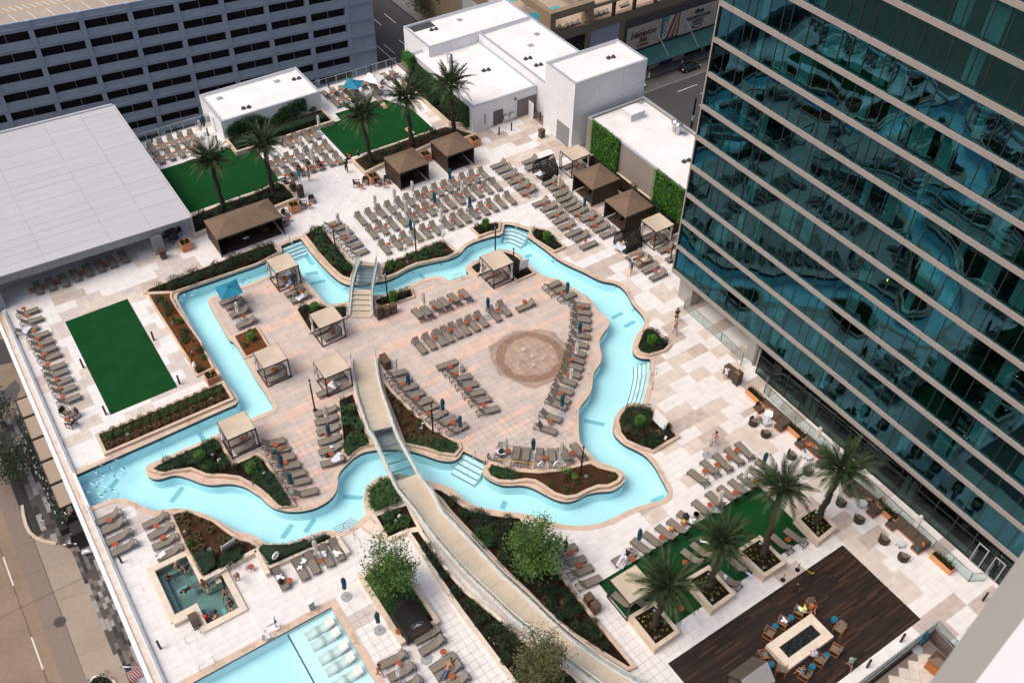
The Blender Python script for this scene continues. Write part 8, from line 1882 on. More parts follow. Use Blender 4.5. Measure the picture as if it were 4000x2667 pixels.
for lab, p, a in zip(('dark club chair holding the man in turquoise shorts', 'dark club chair facing away below the first sofa', 'dark club chair left of the palm near the second sofa', 'dark club chair below the second sofa by the palm', 'dark club chair left of the third sofa table', 'dark club chair above the fourth palm box', 'dark club chair upper one facing the empty sofa', 'dark club chair lower one facing the empty sofa'),
 [(47.72,32.3),(47.72,30.79)] + [(47.87,27.93),(47.81,26.02),(47.75,22.37)] + [(47.72,20.47),(47.87,18.09),(47.91,16.22)], (-30, 45, -10, 40, 0, 20, 0, 30)): CLUB.put((*p, 0), math.radians(a)-PI/2, lab, 'dark club chairs along the tower')
def make_round():
 t = thing('round_table', 'round pale table', 'table'); m = MB(); m.cyl(0,0,.44,.47,.36,n=24); m.obj('table_top', mat('pale_stone_top', (.55,.58,.58), .5, .1, 4), t)
 for k in range(4): a = PI/2*k+.4; m = MB(); m.bar((.1*math.cos(a),.1*math.sin(a),.43),(.3*math.cos(a),.3*math.sin(a),0),.03); m.obj('leg', BLACK, t)
 return Proto(t)
RND = make_round()
for lab, p in zip(('round pale table under the striped towel by the first sofa', 'round pale table left of the rightmost palm', 'round pale table before the third sofa', 'round pale table before the empty sofa'), [(48.57,31.63),] + [(48.84,27.02),(48.99,21.29)] + [(48.61,17.17),]): RND.put((*p, 0), .3, lab, 'round pale tables by the sofas')
for lab, p in zip(('closed off-white umbrella behind the second sofa and palm', 'closed off-white umbrella behind the empty sofa', 'closed dark teal umbrella on the lower corner terrace'), [(50.32,27.7),] + [(50.28,17.33),] + [(43.23,10.79),]):
 UMB['b' if 'teal' in lab else 'w'].put((*p, -.58 if 'teal' in lab else 0), 1, lab)
fp = [(33.97,16.75),(38.35,16.71),(38.42,14.47),(33.84,14.47)]
fx0, fx1, fy0, fy1 = min(p[0] for p in fp)+.05, max(p[0] for p in fp)-.05, min(p[1] for p in fp)+.05, max(p[1] for p in fp)-.05
t = thing('fire_pit', 'long pale stone fire pit with black glass on the timber deck', 'fire pit', (0,0,0)); rim = .62
ring_blocks(t, [(fx0+rim,fy0+rim),(fx1-rim,fy0+rim),(fx1-rim,fy1-rim),(fx0+rim,fy1-rim)], rim, .005, .5, LIME2, 'stone_block', length=1.1)
m = MB(); m.box(fx0+rim,fx1-rim,fy0+rim,fy1-rim,.1,.40); m.obj('burner_bed', BLACK, t)
rr = random.Random(2); m = MB()
for _ in range(420):
 x, y = rr.uniform(fx0+rim+.06,fx1-rim-.06), rr.uniform(fy0+rim+.06,fy1-rim-.06); s = rr.uniform(.03,.08); m.add([(x-s,y-s*.6,.40),(x+s,y-s*.4,.40),(x,y+s,.40),(x+rr.uniform(-s,s),y,.40+s*1.1)],[(0,1,3),(1,2,3),(2,0,3)])
o = m.obj('glass_stones', mat('black_glass_stone', (.012,.012,.014), .12, .5, 9, spec=1.0), t, 'stuff')
tq = [(33.25,16.24),(33.55,14.84),(34.8,17.22),(36.22,17.28),(37.81,17.25),(38.86,17.14),(39.21,14.75),(36.3,13.9),(34.63,13.73),(37.75,13.83)]
chairs(TCH, [(l, p, a) for l, p, a in zip(('teak armchair by the fire pit left end, outer one', 'teak armchair by the fire pit left end, inner one', 'teak armchair on the upper side, nearest the left end', 'teak armchair on the upper side holding a white towel', 'teak armchair with the person in neon yellow', 'teak armchair with the person in orange red', 'teak armchair turned aside at the right end', 'teak armchair with the woman in pale dress', 'teak armchair with the person in blue shirt', 'dark teak armchair on the lower side near the right end'), tq, (-25, 40, -70, -70, -65, -120, 190, 110, 110, 110))], 'teak armchairs around the fire pit')
def make_stool():
 t = thing('ceramic_stool', 'blue drum stool', 'stool'); m = MB(); m.lathe([(.19,0),(.25,.12),(.25,.34),(.21,.42)], 18); m.obj('drum', BLUEST, t); m = MB(); m.cyl(0,0,.42,.45,.22,n=18); m.obj('stool_top', BLUEST, t); return Proto(t)
STO = make_stool()
for lab, p in zip(('blue drum stool on the upper side near the neon person', 'blue drum stool on the upper side left of the towel chair', 'blue drum stool beyond the right end of the fire pit', 'blue drum stool at the left end of the fire pit', 'blue drum stool on the lower side beside the dress', 'blue drum stool on the lower side beside the blue shirt'), [(36.95,17.29),(35.53,17.42),(39.52,15.46),(33.21,15.48),(36.96,13.83),(35.48,13.79)]): STO.put((*p, 0.005), 0, lab, 'blue drum stools around the fire pit')
# gabled grey shelter at the bottom of the timber deck
c = [(30.72,15.54),][0]; t = thing('gabled_shelter', 'grey canvas gabled shelter at the lower edge of the timber deck', 'shelter', (c[0]+.25, c[1]-.2, .005), PI*0); GCAN = mat('grey_canvas', (.33,.32,.30), .85, .08, 2); TPC = mat('taupe_canvas', (.085,.068,.055), .85, .1, 2)
m = MB(); m.hull8([(-1.2,-.0,2.15),(1.2,-.0,2.15),(1.2,.03,2.17),(-1.2,.03,2.17)],[(-1.2,1.05,1.15),(1.2,1.05,1.15),(1.2,1.08,1.17),(-1.2,1.08,1.17)]); m.obj('roof_slope', TPC, t); m = MB(); m.hull8([(-1.2,-.03,2.17),(1.2,-.03,2.17),(1.2,0,2.15),(-1.2,0,2.15)],[(-1.2,-1.08,1.17),(1.2,-1.08,1.17),(1.2,-1.05,1.15),(-1.2,-1.05,1.15)]); m.obj('roof_slope', GCAN, t)
for x in (-1.15,1.15): m = MB(); m.bar((x,-1.03,0),(x,-1.03,1.15),.05); m.bar((x,1.03,0),(x,1.03,1.15),.05); m.bar((x,-1.03,1.15),(x,0,2.12),.05); m.bar((x,1.03,1.15),(x,0,2.12),.05); m.obj('end_frame', BLACK, t)
m = MB(); m.box(-1.1,1.1,-.95,.95,.2,.45); m.obj('mattress', CUSH, t)
# rope stanchions
st = [(40.44,19.95),(38.89,19.94),(40.62,18.8),(38.98,18.76)]
def make_st():
 t = thing('belt_stanchion', 'black belt stanchion', 'stanchion'); m = MB(); m.cyl(0,0,0,.04,.19,n=14); m.obj('base', BLACK, t); m = MB(); m.cyl(0,0,.04,1.0,.032,n=8); m.obj('post', BLACK, t); m = MB(); m.cyl(0,0,.93,1.02,.045,n=8); m.obj('belt_head', YEL, t); return Proto(t)
S_ = make_st()
for lab, p in zip(('black stanchion right one on the pale paving', 'black stanchion left one on the pale paving', 'black stanchion with yellow belt on the timber deck', 'black stanchion without belt on the timber deck'), st): S_.put((*p, .005), 0, lab, 'belt stanchions by the timber deck')
a, b = [(40.41,19.38),(40.51,18.81)]; m = MB(); m.bar((*a,.95),(*b,.95),.015,.06); tag(m.obj('barrier_belt', YEL), 'yellow retractable belt between stanchions on the timber deck', 'barrier belt')
# ------------------------------------------------------------------ bollards, lamp posts, bins
def make_bollard():
 t = thing('bollard_light', 'black bollard', 'bollard'); m = MB(); m.cyl(0,0,0,.88,.085,n=14); m.obj('shaft', BLACK, t); m = MB(); m.cyl(0,0,.88,.97,.07,n=12); m.obj('lens', mat('grey_lens', (.12,.13,.13), .3), t); m = MB(); m.cyl(0,0,.97,1.07,.088,.082,n=14); m.obj('cap', BLACK, t); return Proto(t)
BO = make_bollard()
for lab, p in zip(('black bollard at the pavilion end of the back railing', 'black bollard second by the back railing', 'black bollard nearest the white house by the back railing', 'black bollard in front of the white house wall', 'black bollard by the white house hedge corner', 'black bollard beside the first lounger right of white house', 'black bollard behind the open teal umbrella', 'black bollard behind the open white umbrella', 'black bollard at the right end of the back railing', 'black bollard before the white block doorway', 'black bollard right of the doorway fountains', 'black bollard by the passage of the white block', 'black bollard right of the lowest lawn, upper one', 'black bollard left of the lowest lawn, upper one', 'black bollard at the lower corner of the lowest lawn', 'black bollard right of the lowest lawn, lower one', 'black bollard below the left loungers by the spa', 'black bollard between hot tub and wading pool', 'black bollard near the glass doors', 'black bollard right one below the timber deck', 'black bollard left one below the timber deck'),
 [(19.07,101.58),(22.06,101.57),(25.02,101.62),(24.95,99.27),(25.24,97.13)] + [(41.6,101.56),(44.9,102.24),(47.81,102.08),(50.54,101.58)] + [(53.77,81.3),(55.54,81.33)] + [(59.69,81.33),] + [(8.3,69.88),] + [(1.88,69.9),(1.87,63.34),(8.35,63.35)] + [(-1.64,48.25),(-1.58,39.97)] + [(50.07,10.59),(42.37,11.74),(38.85,11.74)]): BO.put((*p, 0), 0, lab, 'black bollard lights')
def make_lamp():
 t = thing('lamp_post', 'black lamp post', 'lamp post'); m = MB(); m.cyl(0,0,0,.08,.20,n=14); m.obj('foot', BLACK, t); m = MB(); m.cyl(0,0,.08,3.45,.075,.07,n=12); m.obj('shaft', BLACK, t); m = MB(); m.cyl(0,0,3.45,3.68,.06,n=10); m.obj('lens', mat('frosted_lens', (.45,.47,.47), .3), t); m = MB(); m.cyl(0,0,3.68,3.9,.078,n=12); m.obj('cap', BLACK, t); return Proto(t)
LP = make_lamp()
for lab, p in zip(('black lamp post standing free left of the stacked loungers', 'black lamp post beside the curved lounger file', 'black lamp post on the mulch tip of the island', 'black lamp post in the bed right of the stair bridge', 'black lamp post in the bed left of the stair bridge', 'black lamp post at the island foot of the stair bridge', 'black lamp post behind the ladder canopy', 'black lamp post beside the white island notice'), [(16.98,54.07),(24.1,46.15)] + [(31.93,35.88),] + [(34.67,67.51),(27.78,71.63),(28.85,62.81),(41.38,63.1)] + [(40.9,59.12),]): LP.put((*p, 0), 0, lab, 'black lamp posts on the pool deck')
def make_bin(tall):
 t = thing('litter_bin', 'bronze litter bin', 'litter bin'); h = 1.55 if tall else 1.1; w = .29
 for a, b, c, d in ((-w,w,-w,-w+.04),(-w,w,w-.04,w),(-w,-w+.04,-w+.04,w-.04),(w-.04,w,-w+.04,w-.04)): m = MB(); m.box(a,b,c,d,.05,h-.1); m.obj('side_panel', BINM if not tall else BIND, t)
 m = MB()
 if tall: m.add([(-w-.03,-w-.03,h-.1),(w+.03,-w-.03,h-.1),(w+.03,w+.03,h-.1),(-w-.03,w+.03,h-.1),(0,0,h+.12)],[(0,1,4),(1,2,4),(2,3,4),(3,0,4),(3,2,1,0)])
 else: m.box(-w-.02,w+.02,-w-.02,w+.02,h-.1,h-.03)
 m.obj('lid', BINM, t); m = MB(); m.box(-.2,.2,-w-.012,-w-.004,h-.38,h-.24); m.obj('slot', BLACK, t)
 for a in (-1,1):
  for b in (-1,1): m = MB(); m.box(a*w-.03*(a>0)-.0,a*w+.03*(a<0),b*w-.03*(b>0),b*w+.03*(b<0),0,h-.1); m.obj('corner_post', BLACK, t)
 return Proto(t)
BT, BS = make_bin(True), make_bin(False)
for tall, lab, p, a in ((0,'bronze bin left of the tall one by the upper left lawn', [(28.78,84.15),][0],0),(1,'tall roofed bronze bin by the upper left lawn', [(29.02,82.71),][0],0),(1,'tall roofed bronze bin beside the stair bridge', [(27.11,61.27),][0],0),(0,'middle bronze bin beside the stair bridge', [(27.84,61.22),][0],0),(0,'right bronze bin beside the stair bridge', [(28.58,61.24),][0],0),
 (0,'bronze bin rear one beside the ramp start', [(24.61,55.73),][0],0),(0,'bronze bin front one beside the ramp start', [(24.57,55.1),][0],0),(0,'bronze bin farthest of three along the tower railing', [(49.87,37.85),][0],1.57),(0,'bronze bin middle of three along the tower railing', [(49.92,37.26),][0],1.57),(1,'tall bronze bin nearest of three along the tower railing', [(49.79,36.56),][0],1.57),(0,'tan bronze bin left one below the ramp slope', [(25.54,26.34),][0],-1.57),(0,'tan bronze bin right one below the ramp slope', [(25.57,25.6),][0],-1.57),(0,'bronze bin before the white tower block', [(57.75,78.23),][0],0),(0,'dark bin cabinet at the pavilion column', [(13.07,80.75),][0],0)): (BT if tall else BS).put((*p, 0), a, lab, 'bronze litter bins')
c = [(43.13,8.81),][0]; t = thing('bar_cart', 'wooden bar cart with bottles on the lower terrace', 'bar cart', (*c, -.58), .1); m = MB(); m.box(-.5,.5,-.9,.9,.05,.12); m.box(-.5,.5,-.9,.9,.85,.9); m.box(-.5,-.45,-.9,.9,.12,.85); m.obj('cart_shelves', WOODC, t); m = MB(); m.add([(-.55,-.95,1.2),(.55,-.95,1.2),(.55,.95,1.2),(-.55,.95,1.2),(0,-.5,1.5),(0,.5,1.5)],[(0,1,4),(1,2,5,4),(2,3,5),(3,0,4,5)]); m.obj('cart_roof', BINM, t)
for i in range(8): m = MB(); m.lathe([(.04,.9),(.04,1.1),(.015,1.14),(.015,1.2)], 7, .3 if i % 2 else .1, -.7+.2*i); m.obj('bottle', BLACK, t)
# ------------------------------------------------------------------ floats, jets, pool gear
def make_float():
 t = thing('swim_ring', 'clear swim ring', 'swim ring'); m = MB(); vs = []; A, B = 26, 10
 for i in range(A):
  for j in range(B): a, b = 2*PI*i/A, 2*PI*j/B; vs.append(((.40+.145*math.cos(b))*math.cos(a), (.40+.145*math.cos(b))*math.sin(a), .145*math.sin(b)))
 m.add(vs, [(i*B+j, ((i+1)%A)*B+j, ((i+1)%A)*B+(j+1)%B, i*B+(j+1)%B) for i in range(A) for j in range(B)], 0, True); m.obj('tube', RINGP, t)
 for s in (-1,1): m = MB(); m.box(s*.47-.035,s*.47+.035,-.1,.1,.13,.16); m.obj('handle', BLUEC, t)
 return Proto(t)
FL = make_float()
for lab, p, a in zip(('clear ring touching the bank at the river left end', 'clear ring upper right of the cluster at the river left end', 'clear ring rightmost of the cluster at the river left end', 'clear ring in the middle of the cluster', 'clear ring leftmost of the cluster by the edge glass', 'clear ring lower middle of the cluster', 'clear ring lower right of the cluster', 'clear ring lowest of the cluster', 'clear ring left one at the upper left pool corner', 'clear ring second one at the upper left pool corner', 'clear ring beyond the open teal umbrella'), [(-0.4,58.01),(0.76,57.93),(0.87,56.73),(-0.55,56.9),(-1.58,56.56),(-0.86,55.85),(-0.3,54.85),(-1.35,54.94)] + [(12.57,74.29),(13.7,74.4),(18.65,73.15)], (1.2,.6,.4,1,.5,2,1.3,.8,.2,.5,.6)): FL.put((*p, -.20), a, lab, 'clear swim rings')
def make_jet():
 t = thing('water_jet', 'water jet', 'fountain jet'); rr = random.Random(1); m = MB(); W_ = mat('white_spray', (.85,.88,.9), .3, 0)
 for _ in range(150):
  h = rr.random()**.7; r = .03+.26*h*rr.random(); a = rr.uniform(0,6.28); s = rr.uniform(.008,.024); p = (r*math.cos(a), r*math.sin(a), .05+.55*h*(1-.3*r)); m.add([(p[0]-s,p[1],p[2]),(p[0]+s,p[1],p[2]),(p[0],p[1]+s,p[2]),(p[0],p[1],p[2]+s*2)],[(0,1,3),(1,2,3),(2,0,3),(0,2,1)])
 m.obj('spray_drops', W_, t, 'stuff'); m = MB(); m.cyl(0,0,.005,.02,.09,n=10); m.obj('nozzle', STEEL, t); return Proto(t)
JT = make_jet()
for i, p in enumerate(sorted([(36.05,50.14),(37.12,49.53),(36.19,49.05),(36.87,48.24),(35.12,49.25),(35.67,48.08)], key=lambda q: image_x(*q))): JT.put((*p, .015), i, 'white fountain jet, %s from left on the round splash pad' % ORD[i], 'fountain jets on the splash pad')
for i, p in enumerate(sorted([(9.02,35.37),(9.09,34.42),(9.09,33.17),(9.2,32.17),(9.24,31)], key=lambda q: -q[1])):
 t = thing('water_chaise', 'white wave shaped water lounger, %s from the top on the wading shelf' % ORD[i], 'water lounger', (8.35, p[1], 0), 0, 'water loungers on the wading shelf'); m = MB(); n = 18; vs = []
 pf = lambda u: -.36+.20*math.exp(-((u-.36)/.13)**2)+.50*max(0,(u-.5)/.5)**1.15
 for i2 in range(n+1): u = i2/n; x = -1.05+2.15*u; z = pf(u); vs += [(x,-.36,z),(x,.36,z),(x,.36,z-.12),(x,-.36,z-.12)]
 m.add(vs, [f for i2 in range(n) for f in ((4*i2,4*i2+4,4*i2+5,4*i2+1),(4*i2+1,4*i2+5,4*i2+6,4*i2+2),(4*i2+3,4*i2,4*i2+4,4*i2+7)[::1] if False else (4*i2+3,4*i2+7,4*i2+4,4*i2),(4*i2+2,4*i2+6,4*i2+7,4*i2+3))], 0, True); m.obj('wave_shell', mat('chaise_white', (.72,.66,.62), .6, .04), t)
c = [(5.81,37.01),][0]; t = thing('pool_lift', 'white pool lift chair beside the wading pool', 'pool lift', (*c, 0)); m = MB(); m.cyl(0,0,.03,.14,.27,n=16); m.obj('lift_base', WHITE, t); m = MB(); m.tube([(0,0,.1),(.02,0,.9),(.08,.1,1.35)], .05, 8); m.tube([(0,0,.7),(-.6,-.05,.85),(-.9,-.3,.7)], .04, 7); m.obj('lift_arm', STEEL, t); m = MB(); m.box(-1.2,-.7,-.7,-.2,.42,.47); m.box(-1.25,-1.2,-.7,-.2,.45,.95); m.box(-.75,-.4,-.6,-.3,.1,.14); m.obj('lift_seat', WHITE, t); m = MB(); m.box(-.02,.12,-.08,.1,.75,1.0); m.obj('battery_box', BLUEC, t)
c = [(8.59,36.98),][0]; t = thing('grey_pedestal', 'slanted grey pedestal by the wading pool corner', 'pedestal', (*c, 0)); m = MB(); m.hull8([(-.2,-.14,0),(.2,-.14,0),(.2,.14,0),(-.2,.14,0)],[(-.2,-.14,.95),(.2,-.14,1.05),(.2,.14,1.05),(-.2,.14,.95)]); m.obj('body', GALV, t); m = MB(); m.hull8([(-.21,-.15,.955),(.21,-.15,1.055),(.21,.15,1.055),(-.21,.15,.955)],[(-.21,-.15,.985),(.21,-.15,1.085),(.21,.15,1.085),(-.21,.15,.985)]); m.obj('control_panel', STEEL, t)
def grab(label, pts):
 m = MB(); m.tube(pts, .026, 7); m.cyl(pts[0][0],pts[0][1],pts[0][2],pts[0][2]+.02,.06,n=8); tag(m.obj('handrail', STEEL), label, 'handrail')
def g3(a, b, za, zb, h=.85): a, b = Vector((*a, za)), Vector((*b, zb)); return [a, a+Vector((0,0,h)), a.lerp(b,.2)+Vector((0,0,h+.06)), b+Vector((0,0,h)), b]
for lab, ab, za, zb in (('steel handrail in the upper left pool steps', [(24.73,76.05),(24.52,74.18)], .04, -.8), ('steel handrail in the curved upper pool steps', [(45.51,65.42),(44.74,64.4)], .04, -.7), ('steel handrail upper one in the far bank steps', [(44.5,41.33),(42.88,41.66)], .04, -.7), ('steel handrail lower one in the far bank steps', [(43.02,40.09),(41.55,40.42)], .04, -.7), ('steel handrail in the island pool steps', [(25.82,42.16),(24.48,41.26)], .04, -.7), ('steel handrail along the hot tub steps', [(5.15,43.16),(3.05,42.67)], .2, -.4), ('steel handrail left one at the lower pool stairs', [(13.93,41.44),(13.7,42.24)], .04, -.6), ('steel handrail right one at the lower pool stairs', [(13.94,39.7),(13.85,40.6)], .02, .02), ('steel ladder rail beside the ladder canopy', [(36.54,61.73),(36.03,62.35)], .04, -.5), ('steel handrail upper one by the wading pool', [(1.2,39.58),(0.07,39.33)], .02, .02), ('steel handrail lower one by the wading pool', [(1.23,36.92),(0.12,36.89)], .02, -.3)): grab(lab, g3(ab[0], ab[1], za, zb))
# raised tan platform, steps and walls between hot tub and lower pool stairs
def low_wall(label, a, b, h, w=.35, z=0):
 t = thing('stone_wall', label, 'wall', (0,0,0)); a, b = Vector(a), Vector(b); L = (b-a).length; n = max(1, round(L/1.0)); d = (b-a)/n
 for i in range(n): m = MB(); p, q = a+d*(i+.008), a+d*(i+.992); m.bar((*p, z+h/2), (*q, z+h/2), w, h); m.obj('stone_block', LIME2, t)
q = [(-0.17,41.09),(1.43,41.09),(5.84,43.38),(7.06,43.37)]
low_wall('low pale wall under the lower left hot tub corner', q[0], q[1], .45); q2 = [(3.06,43.28),(4.67,43.32)]; low_wall('pale stone wall between hot tub hedge and its steps', q2[0], q2[1], .5)
q3 = [(4.51,43.43),(7.11,43.47)]; low_wall('pale stone wall behind the table by the hot tub', q3[0], q3[1], .5); q4 = [(7.11,43.47),(7.05,41.11)]; low_wall('pale stone wall end beside the low hedge', q4[0], q4[1], .5)
q5 = [(12.7,41.31),(12.78,39.47)]; low_wall('pale stone wall beside the lower pool stairs', q5[0], q5[1], .5); q6 = [(15.08,41.14),(15.7,39.66)]; low_wall('wide pale stone block right of the lower pool stairs', q6[0], q6[1], .55, .8); q7 = [(16.01,41.68),(15.86,39.1)]; low_wall('pale stone wall along the square walled bed', q7[0], q7[1], .45, .3)
q8 = [(15.9,38.91),(17.62,38.84)]; low_wall('pale stone wall closing the paved strip by the ramp', q8[0], q8[1], .45, .3)
for k in range(3):
 m = MB(); m.box(2.75+.42*k,3.15+.42*k,42.75,43.35,-.9,-.62+.25*k); m.obj('spa_step', LIME, spa_o)
c = [(1.16,40.52),][0]; t = thing('bronze_cabinet', 'flat bronze cabinet beside the hot tub wall', 'cabinet', (*c, 0)); m = MB(); m.box(-.28,.28,-.55,.55,0,.5); m.obj('body', BIND, t); m = MB(); m.box(-.3,.3,-.02,.57,.5,.53); m.obj('lid_panel', BINM, t); m = MB(); m.box(-.3,.3,-.57,-.03,.5,.53); m.obj('lid_panel', BIND, t)
# life rings and rescue poles
def make_ring():
 t = thing('life_ring', 'white life ring', 'life ring'); m = MB(); m.cyl(0,0,0,1.15,.03,n=8); m.obj('post', STEEL, t); m = MB(); m.tube([(.05,.27*math.cos(2*PI*k/18),.95+.27*math.sin(2*PI*k/18)) for k in range(18)], .075, 8, closed=True); m.obj('ring', WHITE, t); return Proto(t)
LR = make_ring()
for lab, p, a in zip(('white life ring right end of the bed by the stair bridge', 'white life ring left end of the bed by the stair bridge', 'white life ring at the corner of the bark bed', 'white life ring left one at the mulch tip', 'white life ring right one at the mulch tip', 'white life ring above the low hedge by the loungers'), [(38.01,67.76),(33.77,67.98)] + [(10.01,63.81),] + [(29.44,38.1),(30.55,37.44)] + [(8.04,41.88),], (-1.2,-1.2,-.5,-1.5,-1.5,-1.2)): LR.put((*p, .1), a, lab, 'white life rings on posts')
for lab, ab, z in (('yellow rescue pole above the bed by the stair bridge', [(33.78,68.12),(36.98,68.04)], .9), ('yellow rescue pole along the bark bed wall', [(10,68.22),(10.13,65.26)], .35), ('yellow rescue pole behind the mulch tip', [(26.91,40.51),(29.71,38.02)], .9)):
 m = MB(); m.tube([(*ab[0], z), (*ab[1], z)], .03, 6); tag(m.obj('rescue_pole', YEL), lab, 'rescue pole')
# notices
def notice(label, p, rz, lines, w=1.15, h=1.25, tilt=.5, blue=False):
 t = thing('notice_board', label, 'sign', (*p, .2), rz); M = Matrix.Translation((0,0,.35)) @ Matrix.Rotation(-tilt, 4, 'X')
 m = MB(); m.box(-w/2,w/2,-.02,.02,0,h); m.xf(M); m.obj('board', WHITE, t)
 for s in (-1,1): m = MB(); m.bar((s*(w/2-.04),.05,-.2),(s*(w/2-.04),.05,1.2),.05); m.obj('post', STEEL, t)
 for i in range(9 if not blue else 7): m = MB(); L = w*.40*(1-.2*(i % 3)); m.box(-L,L,-.026,-.022,h-.12-.05*i,h-.10-.05*i); m.xf(M); m.obj('text_line', SKYBL if 5 <= i <= 6 else GALV, t)
 for i, s in enumerate(lines): lettering(s, .125, M @ Matrix.Translation((0,-.026,h*.50-.15*i)) @ RX, INK, t, 'sign_lettering', .002)
NL = ['WARNING', 'NO LIFEGUARD', 'ON DUTY', 'NO DIVING']
notice('white rules notice in the bed behind the hot tub', [(5.46,44.78),][0], PI+.15, NL, tilt=.35)
notice('white rules notice on the island near the ladder canopy', [(42.24,59.26),][0], PI*.98, NL, w=1.0, tilt=.1)
notice('white rules notice seen nearly edge on in the far bank bed', [(40.46,36.32),][0], PI*.5, NL, w=1.6, tilt=-.15)
a, b = [(10.67,41.8),(12,41.74)]; t = thing('rescue_board', 'white rescue board on a rail with red float by the hedge', 'rescue board', (0,0,0)); m = MB(); m.bar((*a,.95),(*b,.95),.05); m.bar((*a,0),(*a,.95),.04); m.bar((*b,0),(*b,.95),.04); m.obj('rail', STEEL, t); m = MB(); m.bar((*a,.7),(*b,.7),.06,.34); m.obj('board', WHITE, t); c = [(10.42,42.18),][0]; m = MB(); m.tube([(c[0]-.2,c[1],.55),(c[0],c[1]+.1,.6),(c[0]+.2,c[1]+.05,.55)],[.05,.1,.05],7); m.obj('red_float', RED, t)
# depth markers lettered on the coping
NODIVE = 'NO DIVING'
def marker(p, d, s1, s2='1 M', wall=True):
 a = math.atan2(d[1], d[0]); M = Matrix.Translation((*p, .0485)) @ Matrix.Rotation(a, 4, 'Z')
 lettering(s1+'  '+NODIVE, .15, M @ Matrix.Translation((0,-.07,0)), INK, pool_o, 'depth_lettering', .0012); lettering(s2, .13, M @ Matrix.Translation((.25,.10,0)), INK, pool_o, 'depth_lettering', .0012)
 m = MB(); m.tube([(.075*math.cos(k*PI/6), .075*math.sin(k*PI/6), 0) for k in range(12)], .012, 4, closed=True); m.bar((-.05,-.05,0),(.05,.05,0),.016,.006); m.xf(M @ Matrix.Translation((-.3,.11,0))); m.obj('no_diving_mark', REDINK, pool_o)
def near_edge(p, poly, inset):
 best = None
 for i in range(len(poly)):
  a, b = Vector(poly[i-1]), Vector(poly[i]); ab = b-a
  if ab.length < 1e-5: continue
  u = max(0, min(1, (Vector(p)-a).dot(ab)/ab.length_squared)); q = a+ab*u; dd = (Vector(p)-q).length
  if best is None or dd < best[0]: best = (dd, q, ab.normalized())
 dd, q, t = best; n = Vector((t.y, -t.x)); return q+n*inset, t
for p in [(1.17,58.64),(7.84,58.57),(11.89,59.64)] + [(12.01,73.37),(13.84,74.79)] + [(26.1,72.6),(34.89,65.95),(41.13,65.97)] + [(46.32,61.18),(48.14,55.26),(49.1,50.98)] + [(44.19,40.89),(37.69,38.75),(37.53,32.23)] + [(16.61,43.81),(22.88,39.09)] + [(6.07,46.93),] + [(1.1,52.98),(3.88,50.42)]:
 q, t = near_edge(p, RIVER, .22); marker(q, -t if t.x > 0 else -t, '3 FT 6 IN')
for p in [(6.4,51.87),(9.08,49.61)] + [(11.89,45.26),(17,47.6),(23.56,43.6)] + [(28.78,35.87),(31.95,34.12),(34.61,35.26),(35.54,41.17),(39.84,44.67)] + [(45.52,52.16),]:
 q, t = near_edge(p, ISLAND, -.22); marker(q, t, '3 FT 6 IN')
for p, d in (((8.6,36.62),(-1,0)),((6.2,36.62),(-1,0)),((3.6,36.62),(-1,0)),((10.05,33.2),(0,1)),((-.1,43.9),(0,-1)),((2.85,45.0),(0,1))): marker(p, d, '3 FT', '0.9 M')
# corn hole boards on the upper lawn
for lab, p in zip(('wooden cornhole board at the back edge of the upper lawn', 'wooden cornhole board second at the back of the lawn', 'wooden cornhole board at the front of the upper lawn'), [(45.38,95.03),(45.28,94.13),(45.18,87.44)]):
 t = thing('cornhole_board', lab, 'cornhole board', (*p, .02), .15); m = MB(); m.hull8([(-.3,-.6,.02),(.3,-.6,.02),(.3,.6,.26),(-.3,.6,.26)],[(-.3,-.6,.08),(.3,-.6,.08),(.3,.6,.32),(-.3,.6,.32)]); m.obj('board', mat('pale_plywood', (.50,.36,.22), .6, .1, 4), t); m = MB(); m.cyl(0,0,0,.004,.08,n=12); m.xf(Matrix.Translation((0,.35,.275)) @ Matrix.Rotation(.197,4,'X')); m.obj('hole', BLACK, t); m = MB(); m.box(-.28,-.24,.52,.58,0,.26); m.obj('leg', BINM, t); m = MB(); m.box(.24,.28,.52,.58,0,.26); m.obj('leg', BINM, t)
# small utility boxes and round covers in the beds
for i, (lab, p, k) in enumerate(zip(('white box light in the pointed island bed, left', 'white box light in the pointed island bed, right', 'pale box light by the west bank loungers, upper', 'pale box light by the west bank loungers, lower', 'white box light in the bed right of the ramp, upper', 'white box light in the bed right of the ramp, lower', 'white box light in the bed behind the hot tub', 'white box light in the large far bank bed', 'pale box light in the square walled bed', 'round green cover in the pointed bed', 'round green cover left of the ramp', 'round green cover right of the ramp', 'round green cover in the bed behind the hot tub', 'round green cover in the long bed left', 'round green cover in the long bed right', 'round green cover at the island mulch tip', 'round cover in the square walled bed', 'white box light under the box tree'),
 [(7.75,53.94),(8.03,53.16)] + [(10.55,50.98),(10.54,49.94),(23.81,47.44),(23.5,47.09)] + [(3.23,47.99),] + [(40.18,35.01),] + [(17.65,40.32),] + [(6.07,54.51),] + [(19.52,52.66),(22.87,49.85)] + [(4.23,45.57),] + [(2.67,59.94),(9.95,59.93)] + [(32.21,35.52),] + [(17.21,40.19),] + [(13.39,35.07),], 'bbbbbbbbbccccccccb')):
 m = MB()
 if k == 'b': m.box(-.13,.13,-.1,.1,0,.24); o = m.obj('box_light', WHITE, loc=(*p, .22), rz=.4); tag(o, lab, 'garden light')
 else: m.cyl(0,0,0,.10,.17,n=14); o = m.obj('valve_cover', mat('green_plastic', (.10,.17,.15), .6), loc=(*p, .22)); tag(o, lab, 'valve cover')
